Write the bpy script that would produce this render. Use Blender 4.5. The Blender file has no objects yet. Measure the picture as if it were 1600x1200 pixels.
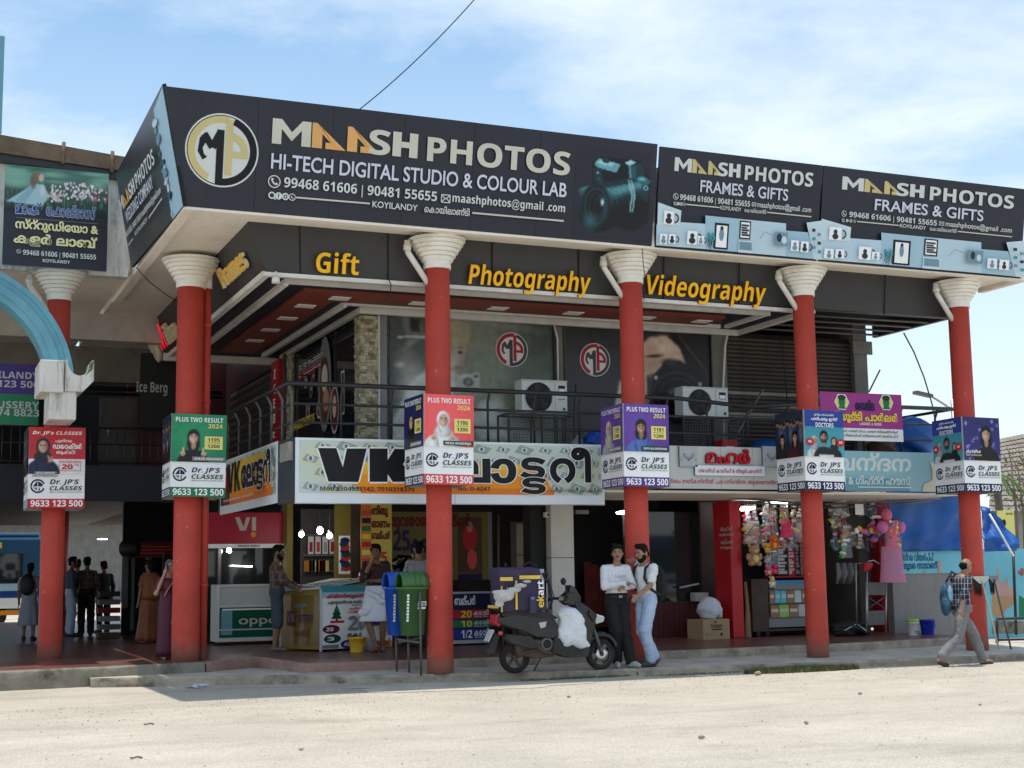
import bpy,math,random
from mathutils import Vector,Matrix
random.seed(11)
sc = bpy.context.scene
COL = sc.collection
R = math.radians
V = Vector
# ------------------------------------------------------------------ camera
FPX = 2226.07
CAMP = V((-7.0759,-19.3327,1.3168))
PITCH,ROLL,YAW = R(7.6126),R(-0.8504),R(23.0992)
fw = V((math.sin(YAW)*math.cos(PITCH),math.cos(YAW)*math.cos(PITCH),math.sin(PITCH)))
r0 = V((math.cos(YAW),-math.sin(YAW),0)); u0 = r0.cross(fw)
rt = r0*math.cos(ROLL) + u0*math.sin(ROLL); up = u0*math.cos(ROLL) - r0*math.sin(ROLL)
cd = bpy.data.cameras.new('camera'); cam = bpy.data.objects.new('camera',cd); COL.objects.link(cam)
cd.sensor_width = 36; cd.lens = FPX/1600*36; cd.clip_end = 3000; cd.clip_start = 0.1
cam.matrix_world = Matrix(((rt.x,up.x,-fw.x,CAMP.x),(rt.y,up.y,-fw.y,CAMP.y),(rt.z,up.z,-fw.z,CAMP.z),(0,0,0,1)))
sc.camera = cam
# ------------------------------------------------------------------ light
SUN = V((-0.25,0.62,7.9)).normalized()
world = bpy.data.worlds.new('World'); sc.world = world; world.use_nodes = True
SKY_STRENGTH = 0.15
def build_world():
    nt = world.node_tree; nt.nodes.clear()
    N = nt.nodes.new; L = nt.links.new
    out = N('ShaderNodeOutputWorld'); bg = N('ShaderNodeBackground'); bg.inputs[1].default_value = SKY_STRENGTH
    sky = N('ShaderNodeTexSky'); sky.sky_type = 'NISHITA'; sky.sun_disc = False
    sky.sun_elevation = math.asin(SUN.z); sky.sun_rotation = math.atan2(SUN.x,SUN.y)
    sky.air_density = 1.0; sky.dust_density = 1.2; sky.ozone_density = 1.0; sky.altitude = 10
    tc = N('ShaderNodeTexCoord'); sep = N('ShaderNodeSeparateXYZ'); L(tc.outputs['Generated'],sep.inputs[0])
    # project the direction onto a flat cloud deck
    mx = N('ShaderNodeMath'); mx.operation = 'MAXIMUM'; mx.inputs[1].default_value = 0.0; L(sep.outputs['Z'],mx.inputs[0])
    ad = N('ShaderNodeMath'); ad.operation = 'ADD'; ad.inputs[1].default_value = 0.16; L(mx.outputs[0],ad.inputs[0])
    dv = N('ShaderNodeVectorMath'); dv.operation = 'DIVIDE'; L(tc.outputs['Generated'],dv.inputs[0])
    cb = N('ShaderNodeCombineXYZ')
    for i in range(3): L(ad.outputs[0],cb.inputs[i])
    L(cb.outputs[0],dv.inputs[1])
    mp = N('ShaderNodeMapping'); mp.inputs['Scale'].default_value = (0.85,1.25,0); mp.inputs['Location'].default_value = (CLX,CLY,0)
    mp.inputs['Rotation'].default_value = (0,0,R(20))
    L(dv.outputs[0],mp.inputs[0])
    n1 = N('ShaderNodeTexNoise'); n1.inputs['Scale'].default_value = 1.3; n1.inputs['Detail'].default_value = 8; n1.inputs['Roughness'].default_value = 0.60; n1.inputs['Distortion'].default_value = 0.35
    L(mp.outputs[0],n1.inputs['Vector'])
    cr = N('ShaderNodeValToRGB'); cr.color_ramp.elements[0].position = CL0; cr.color_ramp.elements[1].position = CL1
    cr.color_ramp.elements[0].color = (0,0,0,1); cr.color_ramp.elements[1].color = (1,1,1,1); cr.color_ramp.interpolation = 'EASE'
    L(n1.outputs['Fac'],cr.inputs[0])
    # haze grows towards the horizon
    hz = N('ShaderNodeMapRange'); hz.inputs['From Min'].default_value = 0.02; hz.inputs['From Max'].default_value = 0.42
    hz.inputs['To Min'].default_value = 0.9; hz.inputs['To Max'].default_value = 0.0; L(sep.outputs['Z'],hz.inputs['Value'])
    mxx = N('ShaderNodeMath'); mxx.operation = 'MAXIMUM'; L(cr.outputs[0],mxx.inputs[0]); L(hz.outputs[0],mxx.inputs[1])
    sm = N('ShaderNodeMath'); sm.operation = 'MULTIPLY'; sm.inputs[1].default_value = 0.93; L(mxx.outputs[0],sm.inputs[0])
    mix = N('ShaderNodeMix'); mix.data_type = 'RGBA'; L(sm.outputs[0],mix.inputs['Factor'])
    gm = N('ShaderNodeMix'); gm.data_type = 'RGBA'; gm.blend_type = 'MULTIPLY'; gm.inputs['Factor'].default_value = 1
    gm.inputs[7].default_value = SKYTINT; L(sky.outputs[0],gm.inputs[6])
    L(gm.outputs[2],mix.inputs[6]); mix.inputs[7].default_value = CLOUD
    L(mix.outputs[2],bg.inputs[0]); L(bg.outputs[0],out.inputs[0])
CLX,CLY,CL0,CL1 = 2.2,7.5,0.33,0.80
SKYTINT = (0.54,0.71,0.74,1); CLOUD = (4.2,4.5,4.65,1)
build_world()
sl = bpy.data.lights.new('sun','SUN'); so = bpy.data.objects.new('sun',sl); COL.objects.link(so)
sl.energy = 2.2; sl.angle = R(0.53); sl.color = (1.0,0.94,0.84)
so.rotation_euler = SUN.to_track_quat('Z','Y').to_euler()
vs = sc.view_settings
vs.view_transform = 'Standard'; vs.look = 'None'; vs.gamma = 1.0; vs.exposure = 0.78; vs.use_curve_mapping = False
sc.render.engine = 'CYCLES'
sc.cycles.max_bounces = 8; sc.cycles.diffuse_bounces = 5; sc.cycles.glossy_bounces = 3; sc.cycles.transmission_bounces = 4; sc.cycles.transparent_max_bounces = 12
sc.cycles.use_denoising = True; sc.cycles.caustics_reflective = False; sc.cycles.caustics_refractive = False
sc.cycles.sample_clamp_indirect = 6

# ------------------------------------------------------------------ helpers
def wp(px,py,axis,val):
    """world point on the plane axis = val that lies on the line of sight of one photo pixel"""
    d = fw + rt*((px-800)/FPX) - up*((py-600)/FPX)
    i = 'xyz'.index(axis)
    return CAMP + d*((val-CAMP[i])/d[i])
MT = {}
def srgb(r,g,b):
    f = lambda c: (c/255/12.92 if c <= 10 else ((c/255+0.055)/1.055)**2.4)
    return (f(r),f(g),f(b),1)
def mat(name,rgb,rough=0.65,var=0.12,scale=4.0,bump=0.0,bscale=None,metal=0.0,emit=0.0,spec=0.4,dirt=0.0,dirtcol=(0.06,0.05,0.04),streak=False,alpha=1.0,trans=0.0):
    m = bpy.data.materials.new(name); m.use_nodes = True; nt = m.node_tree
    N = nt.nodes.new; L = nt.links.new; b = nt.nodes['Principled BSDF']
    col = (rgb[0],rgb[1],rgb[2],1)
    b.inputs['Roughness'].default_value = rough; b.inputs['Metallic'].default_value = metal
    b.inputs['Specular IOR Level'].default_value = spec
    tc = N('ShaderNodeTexCoord')
    src = None
    if var > 0:
        n = N('ShaderNodeTexNoise'); n.inputs['Scale'].default_value = scale; n.inputs['Detail'].default_value = 6; n.inputs['Roughness'].default_value = 0.6
        L(tc.outputs['Object'],n.inputs['Vector'])
        mr = N('ShaderNodeMapRange'); mr.inputs['From Min'].default_value = 0.3; mr.inputs['From Max'].default_value = 0.7
        mr.inputs['To Min'].default_value = 1-var; mr.inputs['To Max'].default_value = 1+var; L(n.outputs['Fac'],mr.inputs['Value'])
        mx = N('ShaderNodeMix'); mx.data_type = 'RGBA'; mx.blend_type = 'MULTIPLY'; mx.inputs['Factor'].default_value = 1
        mx.inputs[6].default_value = col; L(mr.outputs[0],mx.inputs[7]); src = mx.outputs[2]
    if dirt > 0:
        mp = N('ShaderNodeMapping'); L(tc.outputs['Object'],mp.inputs[0])
        mp.inputs['Scale'].default_value = (3.0,3.0,0.5) if streak else (1.1,1.1,1.1)
        n2 = N('ShaderNodeTexNoise'); n2.inputs['Scale'].default_value = 2.2; n2.inputs['Detail'].default_value = 9; n2.inputs['Roughness'].default_value = 0.68
        L(mp.outputs[0],n2.inputs['Vector'])
        cr = N('ShaderNodeMapRange'); cr.inputs['From Min'].default_value = 0.5; cr.inputs['From Max'].default_value = 0.72
        cr.inputs['To Max'].default_value = dirt; L(n2.outputs['Fac'],cr.inputs['Value'])
        md = N('ShaderNodeMix'); md.data_type = 'RGBA'; L(cr.outputs[0],md.inputs['Factor'])
        if src: L(src,md.inputs[6])
        else: md.inputs[6].default_value = col
        md.inputs[7].default_value = (*dirtcol,1); src = md.outputs[2]
    if src: L(src,b.inputs['Base Color'])
    else: b.inputs['Base Color'].default_value = col
    if bump > 0:
        nb = N('ShaderNodeTexNoise'); nb.inputs['Scale'].default_value = bscale or scale*6; nb.inputs['Detail'].default_value = 5
        L(tc.outputs['Object'],nb.inputs['Vector'])
        bp = N('ShaderNodeBump'); bp.inputs['Strength'].default_value = bump; bp.inputs['Distance'].default_value = 0.02
        L(nb.outputs['Fac'],bp.inputs['Height']); L(bp.outputs[0],b.inputs['Normal'])
    if emit > 0:
        b.inputs['Emission Color'].default_value = col; b.inputs['Emission Strength'].default_value = emit
    if alpha < 1: b.inputs['Alpha'].default_value = alpha
    if trans > 0: b.inputs['Transmission Weight'].default_value = trans
    MT[name] = m
    return m
def flat(name,r,g,b,rough=0.5,var=0.05,k=1.0,spec=0.3):
    """print or paint colour given as the sRGB value it has under plain light"""
    c = srgb(r,g,b); return mat(name,(c[0]*k,c[1]*k,c[2]*k),rough,var,1.5,spec=spec)

class MB:
    """collects faces (world or local coordinates); build() links them as one mesh object"""
    def __init__(s): s.v = []; s.f = []; s.m = []; s.s = []
    def add(s,vs_,fs,m,smooth=False):
        o = len(s.v); s.v.extend([tuple(p) for p in vs_])
        for f in fs: s.f.append([i+o for i in f]); s.m.append(m); s.s.append(smooth)
        return s
    def quad(s,a,b,c,d,m): return s.add([a,b,c,d],[(0,1,2,3)],m)
    def box(s,x0,x1,y0,y1,z0,z1,m):
        p = [(x0,y0,z0),(x1,y0,z0),(x1,y1,z0),(x0,y1,z0),(x0,y0,z1),(x1,y0,z1),(x1,y1,z1),(x0,y1,z1)]
        return s.add(p,[(0,3,2,1),(4,5,6,7),(0,1,5,4),(1,2,6,5),(2,3,7,6),(3,0,4,7)],m)
    def hexa(s,bot,top,m):
        n = len(bot); p = list(bot)+list(top)
        fs = [tuple(range(n))[::-1],tuple(range(n,2*n))]+[(i,(i+1) % n,(i+1) % n+n,i+n) for i in range(n)]
        return s.add(p,fs,m)
    def obox(s,c,ax,ay,az,m):
        c,ax,ay,az = V(c),V(ax),V(ay),V(az)
        p = [c+ax*i+ay*j+az*k for k in (-1,1) for i,j in ((-1,-1),(1,-1),(1,1),(-1,1))]
        return s.hexa(p[:4],p[4:],m)
    def bar(s,a,b,w,h,m,upv=(0,0,1)):
        a,b = V(a),V(b); d = (b-a); L = d.length; d.normalize(); sd = d.cross(V(upv))
        if sd.length < 1e-4: sd = d.cross(V((0,1,0)))
        sd.normalize(); u = sd.cross(d)
        return s.obox((a+b)/2,d*L/2,sd*w/2,u*h/2,m)
    def tube(s,pts,r,m,seg=8,cap=True,closed=False):
        pts = [V(p) for p in pts]; n = len(pts); rr = r if isinstance(r,(list,tuple)) else [r]*n
        rings = []; prev = None
        for i,p in enumerate(pts):
            if closed: d = pts[(i+1) % n]-pts[i-1]
            else: d = pts[min(i+1,n-1)]-pts[max(i-1,0)]
            if d.length < 1e-9: d = V((0,0,1))
            d.normalize()
            if prev is None: a = d.cross(V((0,0,1)) if abs(d.z) < 0.9 else V((0,1,0)))
            else: a = prev-d*prev.dot(d)
            a.normalize(); prev = a; b = d.cross(a)
            rings.append([p+(a*math.cos(2*math.pi*k/seg)+b*math.sin(2*math.pi*k/seg))*rr[i] for k in range(seg)])
        vs_ = [q for rg in rings for q in rg]; fs = []
        for i in range(n if closed else n-1):
            j = (i+1) % n
            for k in range(seg): fs.append((i*seg+k,i*seg+(k+1) % seg,j*seg+(k+1) % seg,j*seg+k))
        s.add(vs_,fs,m,True)
        if cap and not closed:
            o = len(s.v)-len(vs_)
            s.f.append([o+k for k in range(seg)][::-1]); s.m.append(m); s.s.append(False)
            s.f.append([o+(n-1)*seg+k for k in range(seg)]); s.m.append(m); s.s.append(False)
        return s
    def lathe(s,prof,c,m,seg=24,ax=None,smooth=True,cap=True):
        """prof: (radius, height) from bottom to top along the axis"""
        c = V(c); ax = V(ax or (0,0,1)).normalized(); a = ax.cross(V((0,1,0)) if abs(ax.y) < 0.9 else V((0,0,1))).normalized(); b = ax.cross(a)
        vs_ = [c+ax*h+(a*math.cos(2*math.pi*k/seg)+b*math.sin(2*math.pi*k/seg))*r for r,h in prof for k in range(seg)]
        fs = [(i*seg+k,i*seg+(k+1) % seg,(i+1)*seg+(k+1) % seg,(i+1)*seg+k) for i in range(len(prof)-1) for k in range(seg)]
        s.add(vs_,fs,m,smooth)
        if cap:
            o = len(s.v)-len(vs_); n = len(prof)
            s.f.append([o+k for k in range(seg)][::-1]); s.m.append(m); s.s.append(False)
            s.f.append([o+(n-1)*seg+k for k in range(seg)]); s.m.append(m); s.s.append(False)
        return s
    def ell(s,c,rx,ry,rz,m,seg=12,rings=8,rot=None):
        vs_ = []; c = V(c)
        for i in range(rings+1):
            t = math.pi*i/rings
            for k in range(seg):
                a = 2*math.pi*k/seg; p = V((rx*math.sin(t)*math.cos(a),ry*math.sin(t)*math.sin(a),rz*math.cos(t)))
                vs_.append(c+(rot @ p if rot else p))
        fs = [(i*seg+k,(i+1)*seg+k,(i+1)*seg+(k+1) % seg,i*seg+(k+1) % seg) for i in range(rings) for k in range(seg)]
        return s.add(vs_,fs,m,True)
    def prism(s,pts,off,m,m2=None):
        """pts: polygon of world points, extruded by the vector off"""
        pts = [V(p) for p in pts]; n = len(pts); off = V(off)
        s.add(pts,[tuple(range(n))],m); s.add([p+off for p in pts],[tuple(range(n))[::-1]],m2 or m)
        return s.add(pts+[p+off for p in pts],[(i,i+n,(i+1) % n+n,(i+1) % n) for i in range(n)],m2 or m)
    def build(s,name,parent=None,local=False,bev=0.0,kind=None):
        me = bpy.data.meshes.new(name); o = V((0,0,0))
        q = parent
        while q is not None and not local: o = o+V(q.location); q = q.parent
        me.from_pydata([(p[0]-o.x,p[1]-o.y,p[2]-o.z) for p in s.v],[],s.f)
        names = []
        for m in s.m:
            if m not in names: names.append(m)
        for m in names: me.materials.append(MT[m])
        me.polygons.foreach_set('material_index',[names.index(m) for m in s.m])
        me.polygons.foreach_set('use_smooth',s.s)
        me.update()
        ob = bpy.data.objects.new(name,me); COL.objects.link(ob); ob.parent = parent
        if bev > 0:
            b = ob.modifiers.new('bevel','BEVEL'); b.width = bev; b.segments = 2; b.limit_method = 'ANGLE'; b.angle_limit = R(40)
        if kind: ob['kind'] = kind
        return ob
def thing(name,label,cat,loc=(0,0,0),rotz=0.0,group=None):
    o = bpy.data.objects.new(name,None); COL.objects.link(o); o.location = loc; o.rotation_euler = (0,0,rotz)
    o.empty_display_size = 0.1; return tag(o,label,cat,group)
def tag(o,label,cat,group=None):
    o['label'] = label; o['category'] = cat; o['kind'] = 'thing'
    if group: o['group'] = group
    return o
def struct(o): o['kind'] = 'structure'; return o
def copy_tree(o,loc=None,rotz=None,label=None,group=None,parent=None):
    c = o.copy(); COL.objects.link(c)
    if parent is not None: c.parent = parent
    if loc is not None: c.location = loc
    if rotz is not None: c.rotation_euler = (0,0,rotz)
    if label: c['label'] = label
    if group: c['group'] = group
    for ch in list(o.children): copy_tree(ch,parent=c)
    return c
# ------------------------------------------------------------------ lettering and flat print
TXT = {}
SANS_BOLD = {chr(b+i): chr(u+i) for b,u,n in ((65,0x1D5D4,26),(97,0x1D5EE,26),(48,0x1D7EC,10)) for i in range(n)}
def text2d(body,bold=0.0,shear=0.0,space=1.0,bev=True):
    key = (body,bold,shear,space,bev)
    if key in TXT: return TXT[key]
    ml = any(0x0D00 <= ord(ch) < 0x0D80 for ch in body)
    if bold >= .015 and not ml: body = ''.join(SANS_BOLD.get(ch,ch) for ch in body); bold = .008 if bold > .034 else 0
    c = bpy.data.curves.new('lettering','FONT'); c.body = body; c.size = 1; c.offset = bold; c.shear = shear; c.space_character = space
    c.resolution_u = 4
    if bev and bold > 0 and ml: c.offset = 0; c.bevel_depth = bold*0.8; c.bevel_resolution = 0
    o = bpy.data.objects.new('lettering',c); me = bpy.data.meshes.new_from_object(o)
    vs_ = [(v.co.x,v.co.y,v.co.z) for v in me.vertices]; fs = [tuple(p.vertices) for p in me.polygons]
    bpy.data.objects.remove(o); bpy.data.meshes.remove(me); bpy.data.curves.remove(c)
    if not vs_: vs_ = [(0,0,0)]
    bb = (min(p[0] for p in vs_),min(p[1] for p in vs_),max(p[0] for p in vs_),max(p[1] for p in vs_))
    TXT[key] = (vs_,fs,bb); return TXT[key]
class Sheet:
    """a flat printed face in the world: origin at its lower left, u to the right, v up, n towards the viewer"""
    def __init__(s,o,u,v,root,n=None):
        s.o = V(o); s.W = V(u).length; s.H = V(v).length; s.u = V(u).normalized(); s.v = V(v).normalized()
        s.n = V(n).normalized() if n else s.u.cross(s.v).normalized()
        s.root = root; s.l = 0.002
    def p(s,u,v,lift=None): return s.o+s.u*u+s.v*v+s.n*(s.l if lift is None else lift)
    def up(s,d=0.0012): s.l += d; return s
    def uv(s,px,py):
        d = fw+rt*((px-800)/FPX)-up*((py-600)/FPX); t = (s.o-CAMP).dot(s.n)/d.dot(s.n); q = CAMP+d*t-s.o
        return q.dot(s.u),q.dot(s.v)
    def poly(s,mb,pts,m): mb.add([s.p(*q) for q in pts],[tuple(range(len(pts)))],m); s.up()
    def rect(s,mb,u0,v0,u1,v1,m): s.poly(mb,[(u0,v0),(u1,v0),(u1,v1),(u0,v1)],m)
    def ell(s,mb,cu,cv,ru,rv,m,seg=20,a0=0,a1=360):
        s.poly(mb,[(cu+ru*math.cos(R(a0+(a1-a0)*k/seg)),cv+rv*math.sin(R(a0+(a1-a0)*k/seg))) for k in range(seg if a1-a0 >= 360 else seg+1)],m)
    def arc(s,mb,cu,cv,r1,r2,a0,a1,m,seg=24,sq=1.0):
        vs_ = []
        for k in range(seg+1):
            a = R(a0+(a1-a0)*k/seg)
            vs_ += [s.p(cu+r1*math.cos(a)*sq,cv+r1*math.sin(a)),s.p(cu+r2*math.cos(a)*sq,cv+r2*math.sin(a))]
        mb.add(vs_,[(2*k,2*k+1,2*k+3,2*k+2) for k in range(seg)],m); s.up()
    def line(s,mb,pts,w,m):
        for (a,b) in zip(pts[:-1],pts[1:]):
            d = V((b[0]-a[0],b[1]-a[1],0));
            if d.length < 1e-6: continue
            d.normalize(); q = (-d.y*w/2,d.x*w/2)
            mb.add([s.p(a[0]-q[0],a[1]-q[1]),s.p(b[0]-q[0],b[1]-q[1]),s.p(b[0]+q[0],b[1]+q[1]),s.p(a[0]+q[0],a[1]+q[1])],[(0,1,2,3)],m)
            s.l += 0.0001
        s.up()
    def text(s,mb,body,u0,v0,w,h,m,bold=0.015,shear=0.0,ref='H',space=1.0,align='l'):
        """left end u0, baseline v0, total width w (None: natural), height h of the reference letter"""
        vs_,fs,bb = text2d(body,bold,shear,space); rb = text2d(ref,bold)[2]
        ky = h/(rb[3]-max(rb[1],-0.05)); kx = ky if w is None else w/(bb[2]-bb[0])
        if align == 'c': u0 = u0-kx*(bb[2]-bb[0])/2
        mb.add([s.p(u0+(x-bb[0])*kx,v0+y*ky,s.l+z*0.06) for x,y,z in vs_],fs,m); s.up(.004 if len(body) and ord(body[0]) > 3000 else .0012)
        return kx*(bb[2]-bb[0])
    def tpx(s,mb,body,pl_,pr_,ptop,m,bold=0.015,shear=0.0,ref='H',space=1.0):
        a = s.uv(*pl_); b = s.uv(*pr_); t = s.uv(*ptop)
        return s.text(mb,body,a[0],(a[1]+b[1])/2,b[0]-a[0],t[1]-a[1],m,bold,shear,ref,space)
    def solid(s,body,u0,v0,w,h,depth,mf,ms,bold=0.02,shear=0.0,ref='H',base=0.02,name='letter'):
        """raised letters, one mesh each"""
        vs_,fs,bb = text2d(body,bold,shear,1.0,False); rb = text2d(ref,bold,0,1.0,False)[2]
        ky = h/(rb[3]-rb[1]); kx = w/(bb[2]-bb[0])
        par = list(range(len(vs_)))
        def fd(i):
            while par[i] != i: par[i] = par[par[i]]; i = par[i]
            return i
        for f in fs:
            for i in f[1:]: par[fd(i)] = fd(f[0])
        groups = {}
        for f in fs: groups.setdefault(fd(f[0]),[]).append(f)
        items = []
        for g in groups.values():
            ids = {i for f in g for i in f}; items.append([min(vs_[i][0] for i in ids),max(vs_[i][0] for i in ids),g])
        items.sort(key=lambda t: t[0]); merged = []
        for it in items:                               # dots and marks join the letter they stand over
            if merged and it[1] < merged[-1][1]+0.02 and it[0] > merged[-1][0]-0.06: merged[-1][2] += it[2]; merged[-1][1] = max(merged[-1][1],it[1])
            else: merged.append(it)
        for a,b,g in merged:
            mb = MB(); P = lambda i,d: s.p(u0+(vs_[i][0]-bb[0])*kx,v0+vs_[i][1]*ky,d)
            edges = {}
            for f in g:
                for i,j in zip(f,f[1:]+f[:1]): edges[(i,j)] = 1
                mb.add([P(i,base+depth) for i in f],[tuple(range(len(f)))],mf)
            for (i,j) in edges:
                if (j,i) not in edges: mb.add([P(i,base+depth),P(i,base),P(j,base),P(j,base+depth)],[(0,1,2,3)],ms)
            mb.build(name,s.root)
def panel(mb,s,th,mface,mside=None,lift=0.0):
    """the board behind a Sheet: a slab of thickness th whose front is the sheet's plane"""
    a = [s.p(0,0,lift),s.p(s.W,0,lift),s.p(s.W,s.H,lift),s.p(0,s.H,lift)]
    mb.prism(a,s.n*-th,mface,mside or mface)
def ysheet(px0,py0,px1,py1,y,root=None):
    """sheet on the plane y, its lower left and upper right given as photo pixels"""
    a = wp(px0,py0,'y',y); b = wp(px1,py1,'y',y)
    return Sheet(a,(b.x-a.x,0,0),(0,0,b.z-a.z),root)

# ------------------------------------------------------------------ materials
mat('road',(0.49,0.44,0.365),0.9,0.12,0.5,bump=0.5,bscale=60,spec=0.2,dirt=0.30,dirtcol=(0.30,0.27,0.225))
def speckle(name,amt=0.25,sc_=90):
    nt = MT[name].node_tree; N = nt.nodes.new; L = nt.links.new; b = nt.nodes['Principled BSDF']
    src = b.inputs['Base Color'].links[0].from_socket
    tc = N('ShaderNodeTexCoord'); n = N('ShaderNodeTexNoise'); n.inputs['Scale'].default_value = sc_; n.inputs['Detail'].default_value = 3; L(tc.outputs['Object'],n.inputs['Vector'])
    mr = N('ShaderNodeMapRange'); mr.inputs['From Min'].default_value = 0.3; mr.inputs['From Max'].default_value = 0.7; mr.inputs['To Min'].default_value = 1-amt; mr.inputs['To Max'].default_value = 1+amt
    L(n.outputs['Fac'],mr.inputs['Value']); mx = N('ShaderNodeMix'); mx.data_type = 'RGBA'; mx.blend_type = 'MULTIPLY'; mx.inputs['Factor'].default_value = 1
    L(src,mx.inputs[6]); L(mr.outputs[0],mx.inputs[7]); L(mx.outputs[2],b.inputs['Base Color'])
speckle('road',0.22,45)
def stains():
    nt = MT['road'].node_tree; N = nt.nodes.new; L = nt.links.new; b = nt.nodes['Principled BSDF']; src = b.inputs['Base Color'].links[0].from_socket
    tc = N('ShaderNodeTexCoord'); prev = src
    for sx,sy,sc_,lo,hi,col in ((.12,.6,1.0,.48,.74,(.74,.74,.75)),(.35,.6,.8,.54,.72,(.72,.70,.66)),(1,1,3.5,.60,.70,(1.14,1.10,1.02)),(.6,1.5,1.3,.66,.78,(.74,.72,.69))):
        mp = N('ShaderNodeMapping'); mp.inputs['Scale'].default_value = (sx,sy,1); mp.inputs['Rotation'].default_value = (0,0,R(-9)); L(tc.outputs['Object'],mp.inputs[0])
        n = N('ShaderNodeTexNoise'); n.inputs['Scale'].default_value = sc_; n.inputs['Detail'].default_value = 7; n.inputs['Roughness'].default_value = .62; L(mp.outputs[0],n.inputs['Vector'])
        mr = N('ShaderNodeMapRange'); mr.inputs['From Min'].default_value = lo; mr.inputs['From Max'].default_value = hi; mr.interpolation_type = 'SMOOTHSTEP'; L(n.outputs['Fac'],mr.inputs['Value'])
        mx = N('ShaderNodeMix'); mx.data_type = 'RGBA'; mx.blend_type = 'MULTIPLY'; L(mr.outputs[0],mx.inputs['Factor']); L(prev,mx.inputs[6]); mx.inputs[7].default_value = (*col,1); prev = mx.outputs[2]
    L(prev,b.inputs['Base Color'])
stains()
mat('road_patch',(0.50,0.46,0.38),0.9,0.15,2,bump=0.4,bscale=40,dirt=0.4,dirtcol=(0.34,0.30,0.25)); speckle('road_patch',0.2,50)
mat('sidewalk',(0.52,0.47,0.40),0.9,0.2,1.5,bump=0.4,bscale=30,dirt=0.6,dirtcol=(0.27,0.245,0.205)); speckle('sidewalk',0.2,60)
mat('kerb',(0.38,0.315,0.24),0.92,0.25,3,bump=0.6,bscale=18,dirt=0.8,dirtcol=(0.06,0.06,0.045))
mat('kerb_moss',(0.27,0.245,0.19),0.95,0.3,3,bump=0.8,bscale=14,dirt=0.95,dirtcol=(0.05,0.055,0.025))
mat('kerb_red',(0.38,0.22,0.18),0.9,0.25,2.5,bump=0.5,bscale=18,dirt=0.8,dirtcol=(0.13,0.115,0.095))
mat('white_stain',(0.72,0.71,0.67),0.8,0.1,2,bump=0.15,dirt=0.9,dirtcol=(0.035,0.035,0.03),streak=True)
mat('soffit',(0.88,0.82,0.73),0.85,0.08,1.2,bump=0.15,bscale=8,dirt=0.22,dirtcol=(0.30,0.25,0.19))
mat('capital',(0.84,0.81,0.74),0.7,0.07,3,bump=0.1,dirt=0.28,dirtcol=(0.30,0.26,0.2))
mat('col_red',(0.56,0.068,0.046),0.55,0.15,1.6,bump=0.08,bscale=7,dirt=0.45,dirtcol=(0.36,0.075,0.055),streak=True,spec=.25)
def splash():
    # dust and splashed mud dried on the lowest hand's breadths of the shafts, chips and glue scars higher up
    nt = MT['col_red'].node_tree; N = nt.nodes.new; L = nt.links.new; b = nt.nodes['Principled BSDF']; prev = b.inputs['Base Color'].links[0].from_socket; tc = N('ShaderNodeTexCoord'); sep = N('ShaderNodeSeparateXYZ'); L(tc.outputs['Object'],sep.inputs[0])
    n = N('ShaderNodeTexNoise'); n.inputs['Scale'].default_value = 5; n.inputs['Detail'].default_value = 8; n.inputs['Roughness'].default_value = .7; L(tc.outputs['Object'],n.inputs['Vector'])
    z = N('ShaderNodeMapRange'); z.inputs['From Min'].default_value = 0; z.inputs['From Max'].default_value = .55; z.inputs['To Min'].default_value = .62; z.inputs['To Max'].default_value = -.15; L(sep.outputs['Z'],z.inputs['Value'])
    ad = N('ShaderNodeMath'); L(n.outputs['Fac'],ad.inputs[0]); L(z.outputs[0],ad.inputs[1]); mr = N('ShaderNodeMapRange'); mr.inputs['From Min'].default_value = .62; mr.inputs['From Max'].default_value = 1.0; mr.inputs['To Max'].default_value = .75; L(ad.outputs[0],mr.inputs['Value'])
    mx = N('ShaderNodeMix'); mx.data_type = 'RGBA'; L(mr.outputs[0],mx.inputs['Factor']); L(prev,mx.inputs[6]); mx.inputs[7].default_value = (.34,.19,.14,1)
    n2 = N('ShaderNodeTexNoise'); n2.inputs['Scale'].default_value = 9; n2.inputs['Detail'].default_value = 4; L(tc.outputs['Object'],n2.inputs['Vector']); m2 = N('ShaderNodeMapRange'); m2.inputs['From Min'].default_value = .70; m2.inputs['From Max'].default_value = .74; m2.inputs['To Max'].default_value = .55; L(n2.outputs['Fac'],m2.inputs['Value'])
    m3 = N('ShaderNodeMix'); m3.data_type = 'RGBA'; L(m2.outputs[0],m3.inputs['Factor']); L(mx.outputs[2],m3.inputs[6]); m3.inputs[7].default_value = (.50,.30,.25,1); L(m3.outputs[2],b.inputs['Base Color'])
splash()
mat('pipe_white',(0.75,0.73,0.68),0.5,0.08,4,dirt=0.25,dirtcol=(0.4,0.36,0.3))
mat('fascia',(0.046,0.046,0.048),0.5,0.12,1,spec=0.35,dirt=0.15,dirtcol=(0.06,0.06,0.06))
mat('seam',(0.006,0.006,0.006),0.8,0)
mat('ceil_dark',(0.012,0.014,0.024),0.6,0.1,2)
mat('ceil_red',(0.21,0.045,0.032),0.55,0.1,2)
mat('trim',(0.74,0.72,0.68),0.5,0.08,5,dirt=0.3,dirtcol=(0.35,0.33,0.3))
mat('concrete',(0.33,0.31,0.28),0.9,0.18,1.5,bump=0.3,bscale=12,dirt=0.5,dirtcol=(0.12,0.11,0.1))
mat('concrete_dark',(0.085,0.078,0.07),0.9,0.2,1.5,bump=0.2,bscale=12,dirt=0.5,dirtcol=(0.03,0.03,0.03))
mat('grey_paint',(0.22,0.22,0.225),0.6,0.08,2,dirt=0.35,dirtcol=(0.4,0.4,0.4))
mat('pillar_grey',(0.19,0.185,0.17),0.85,0.15,2,bump=0.2,dirt=0.4,dirtcol=(0.09,0.085,0.08),streak=True)
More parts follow.
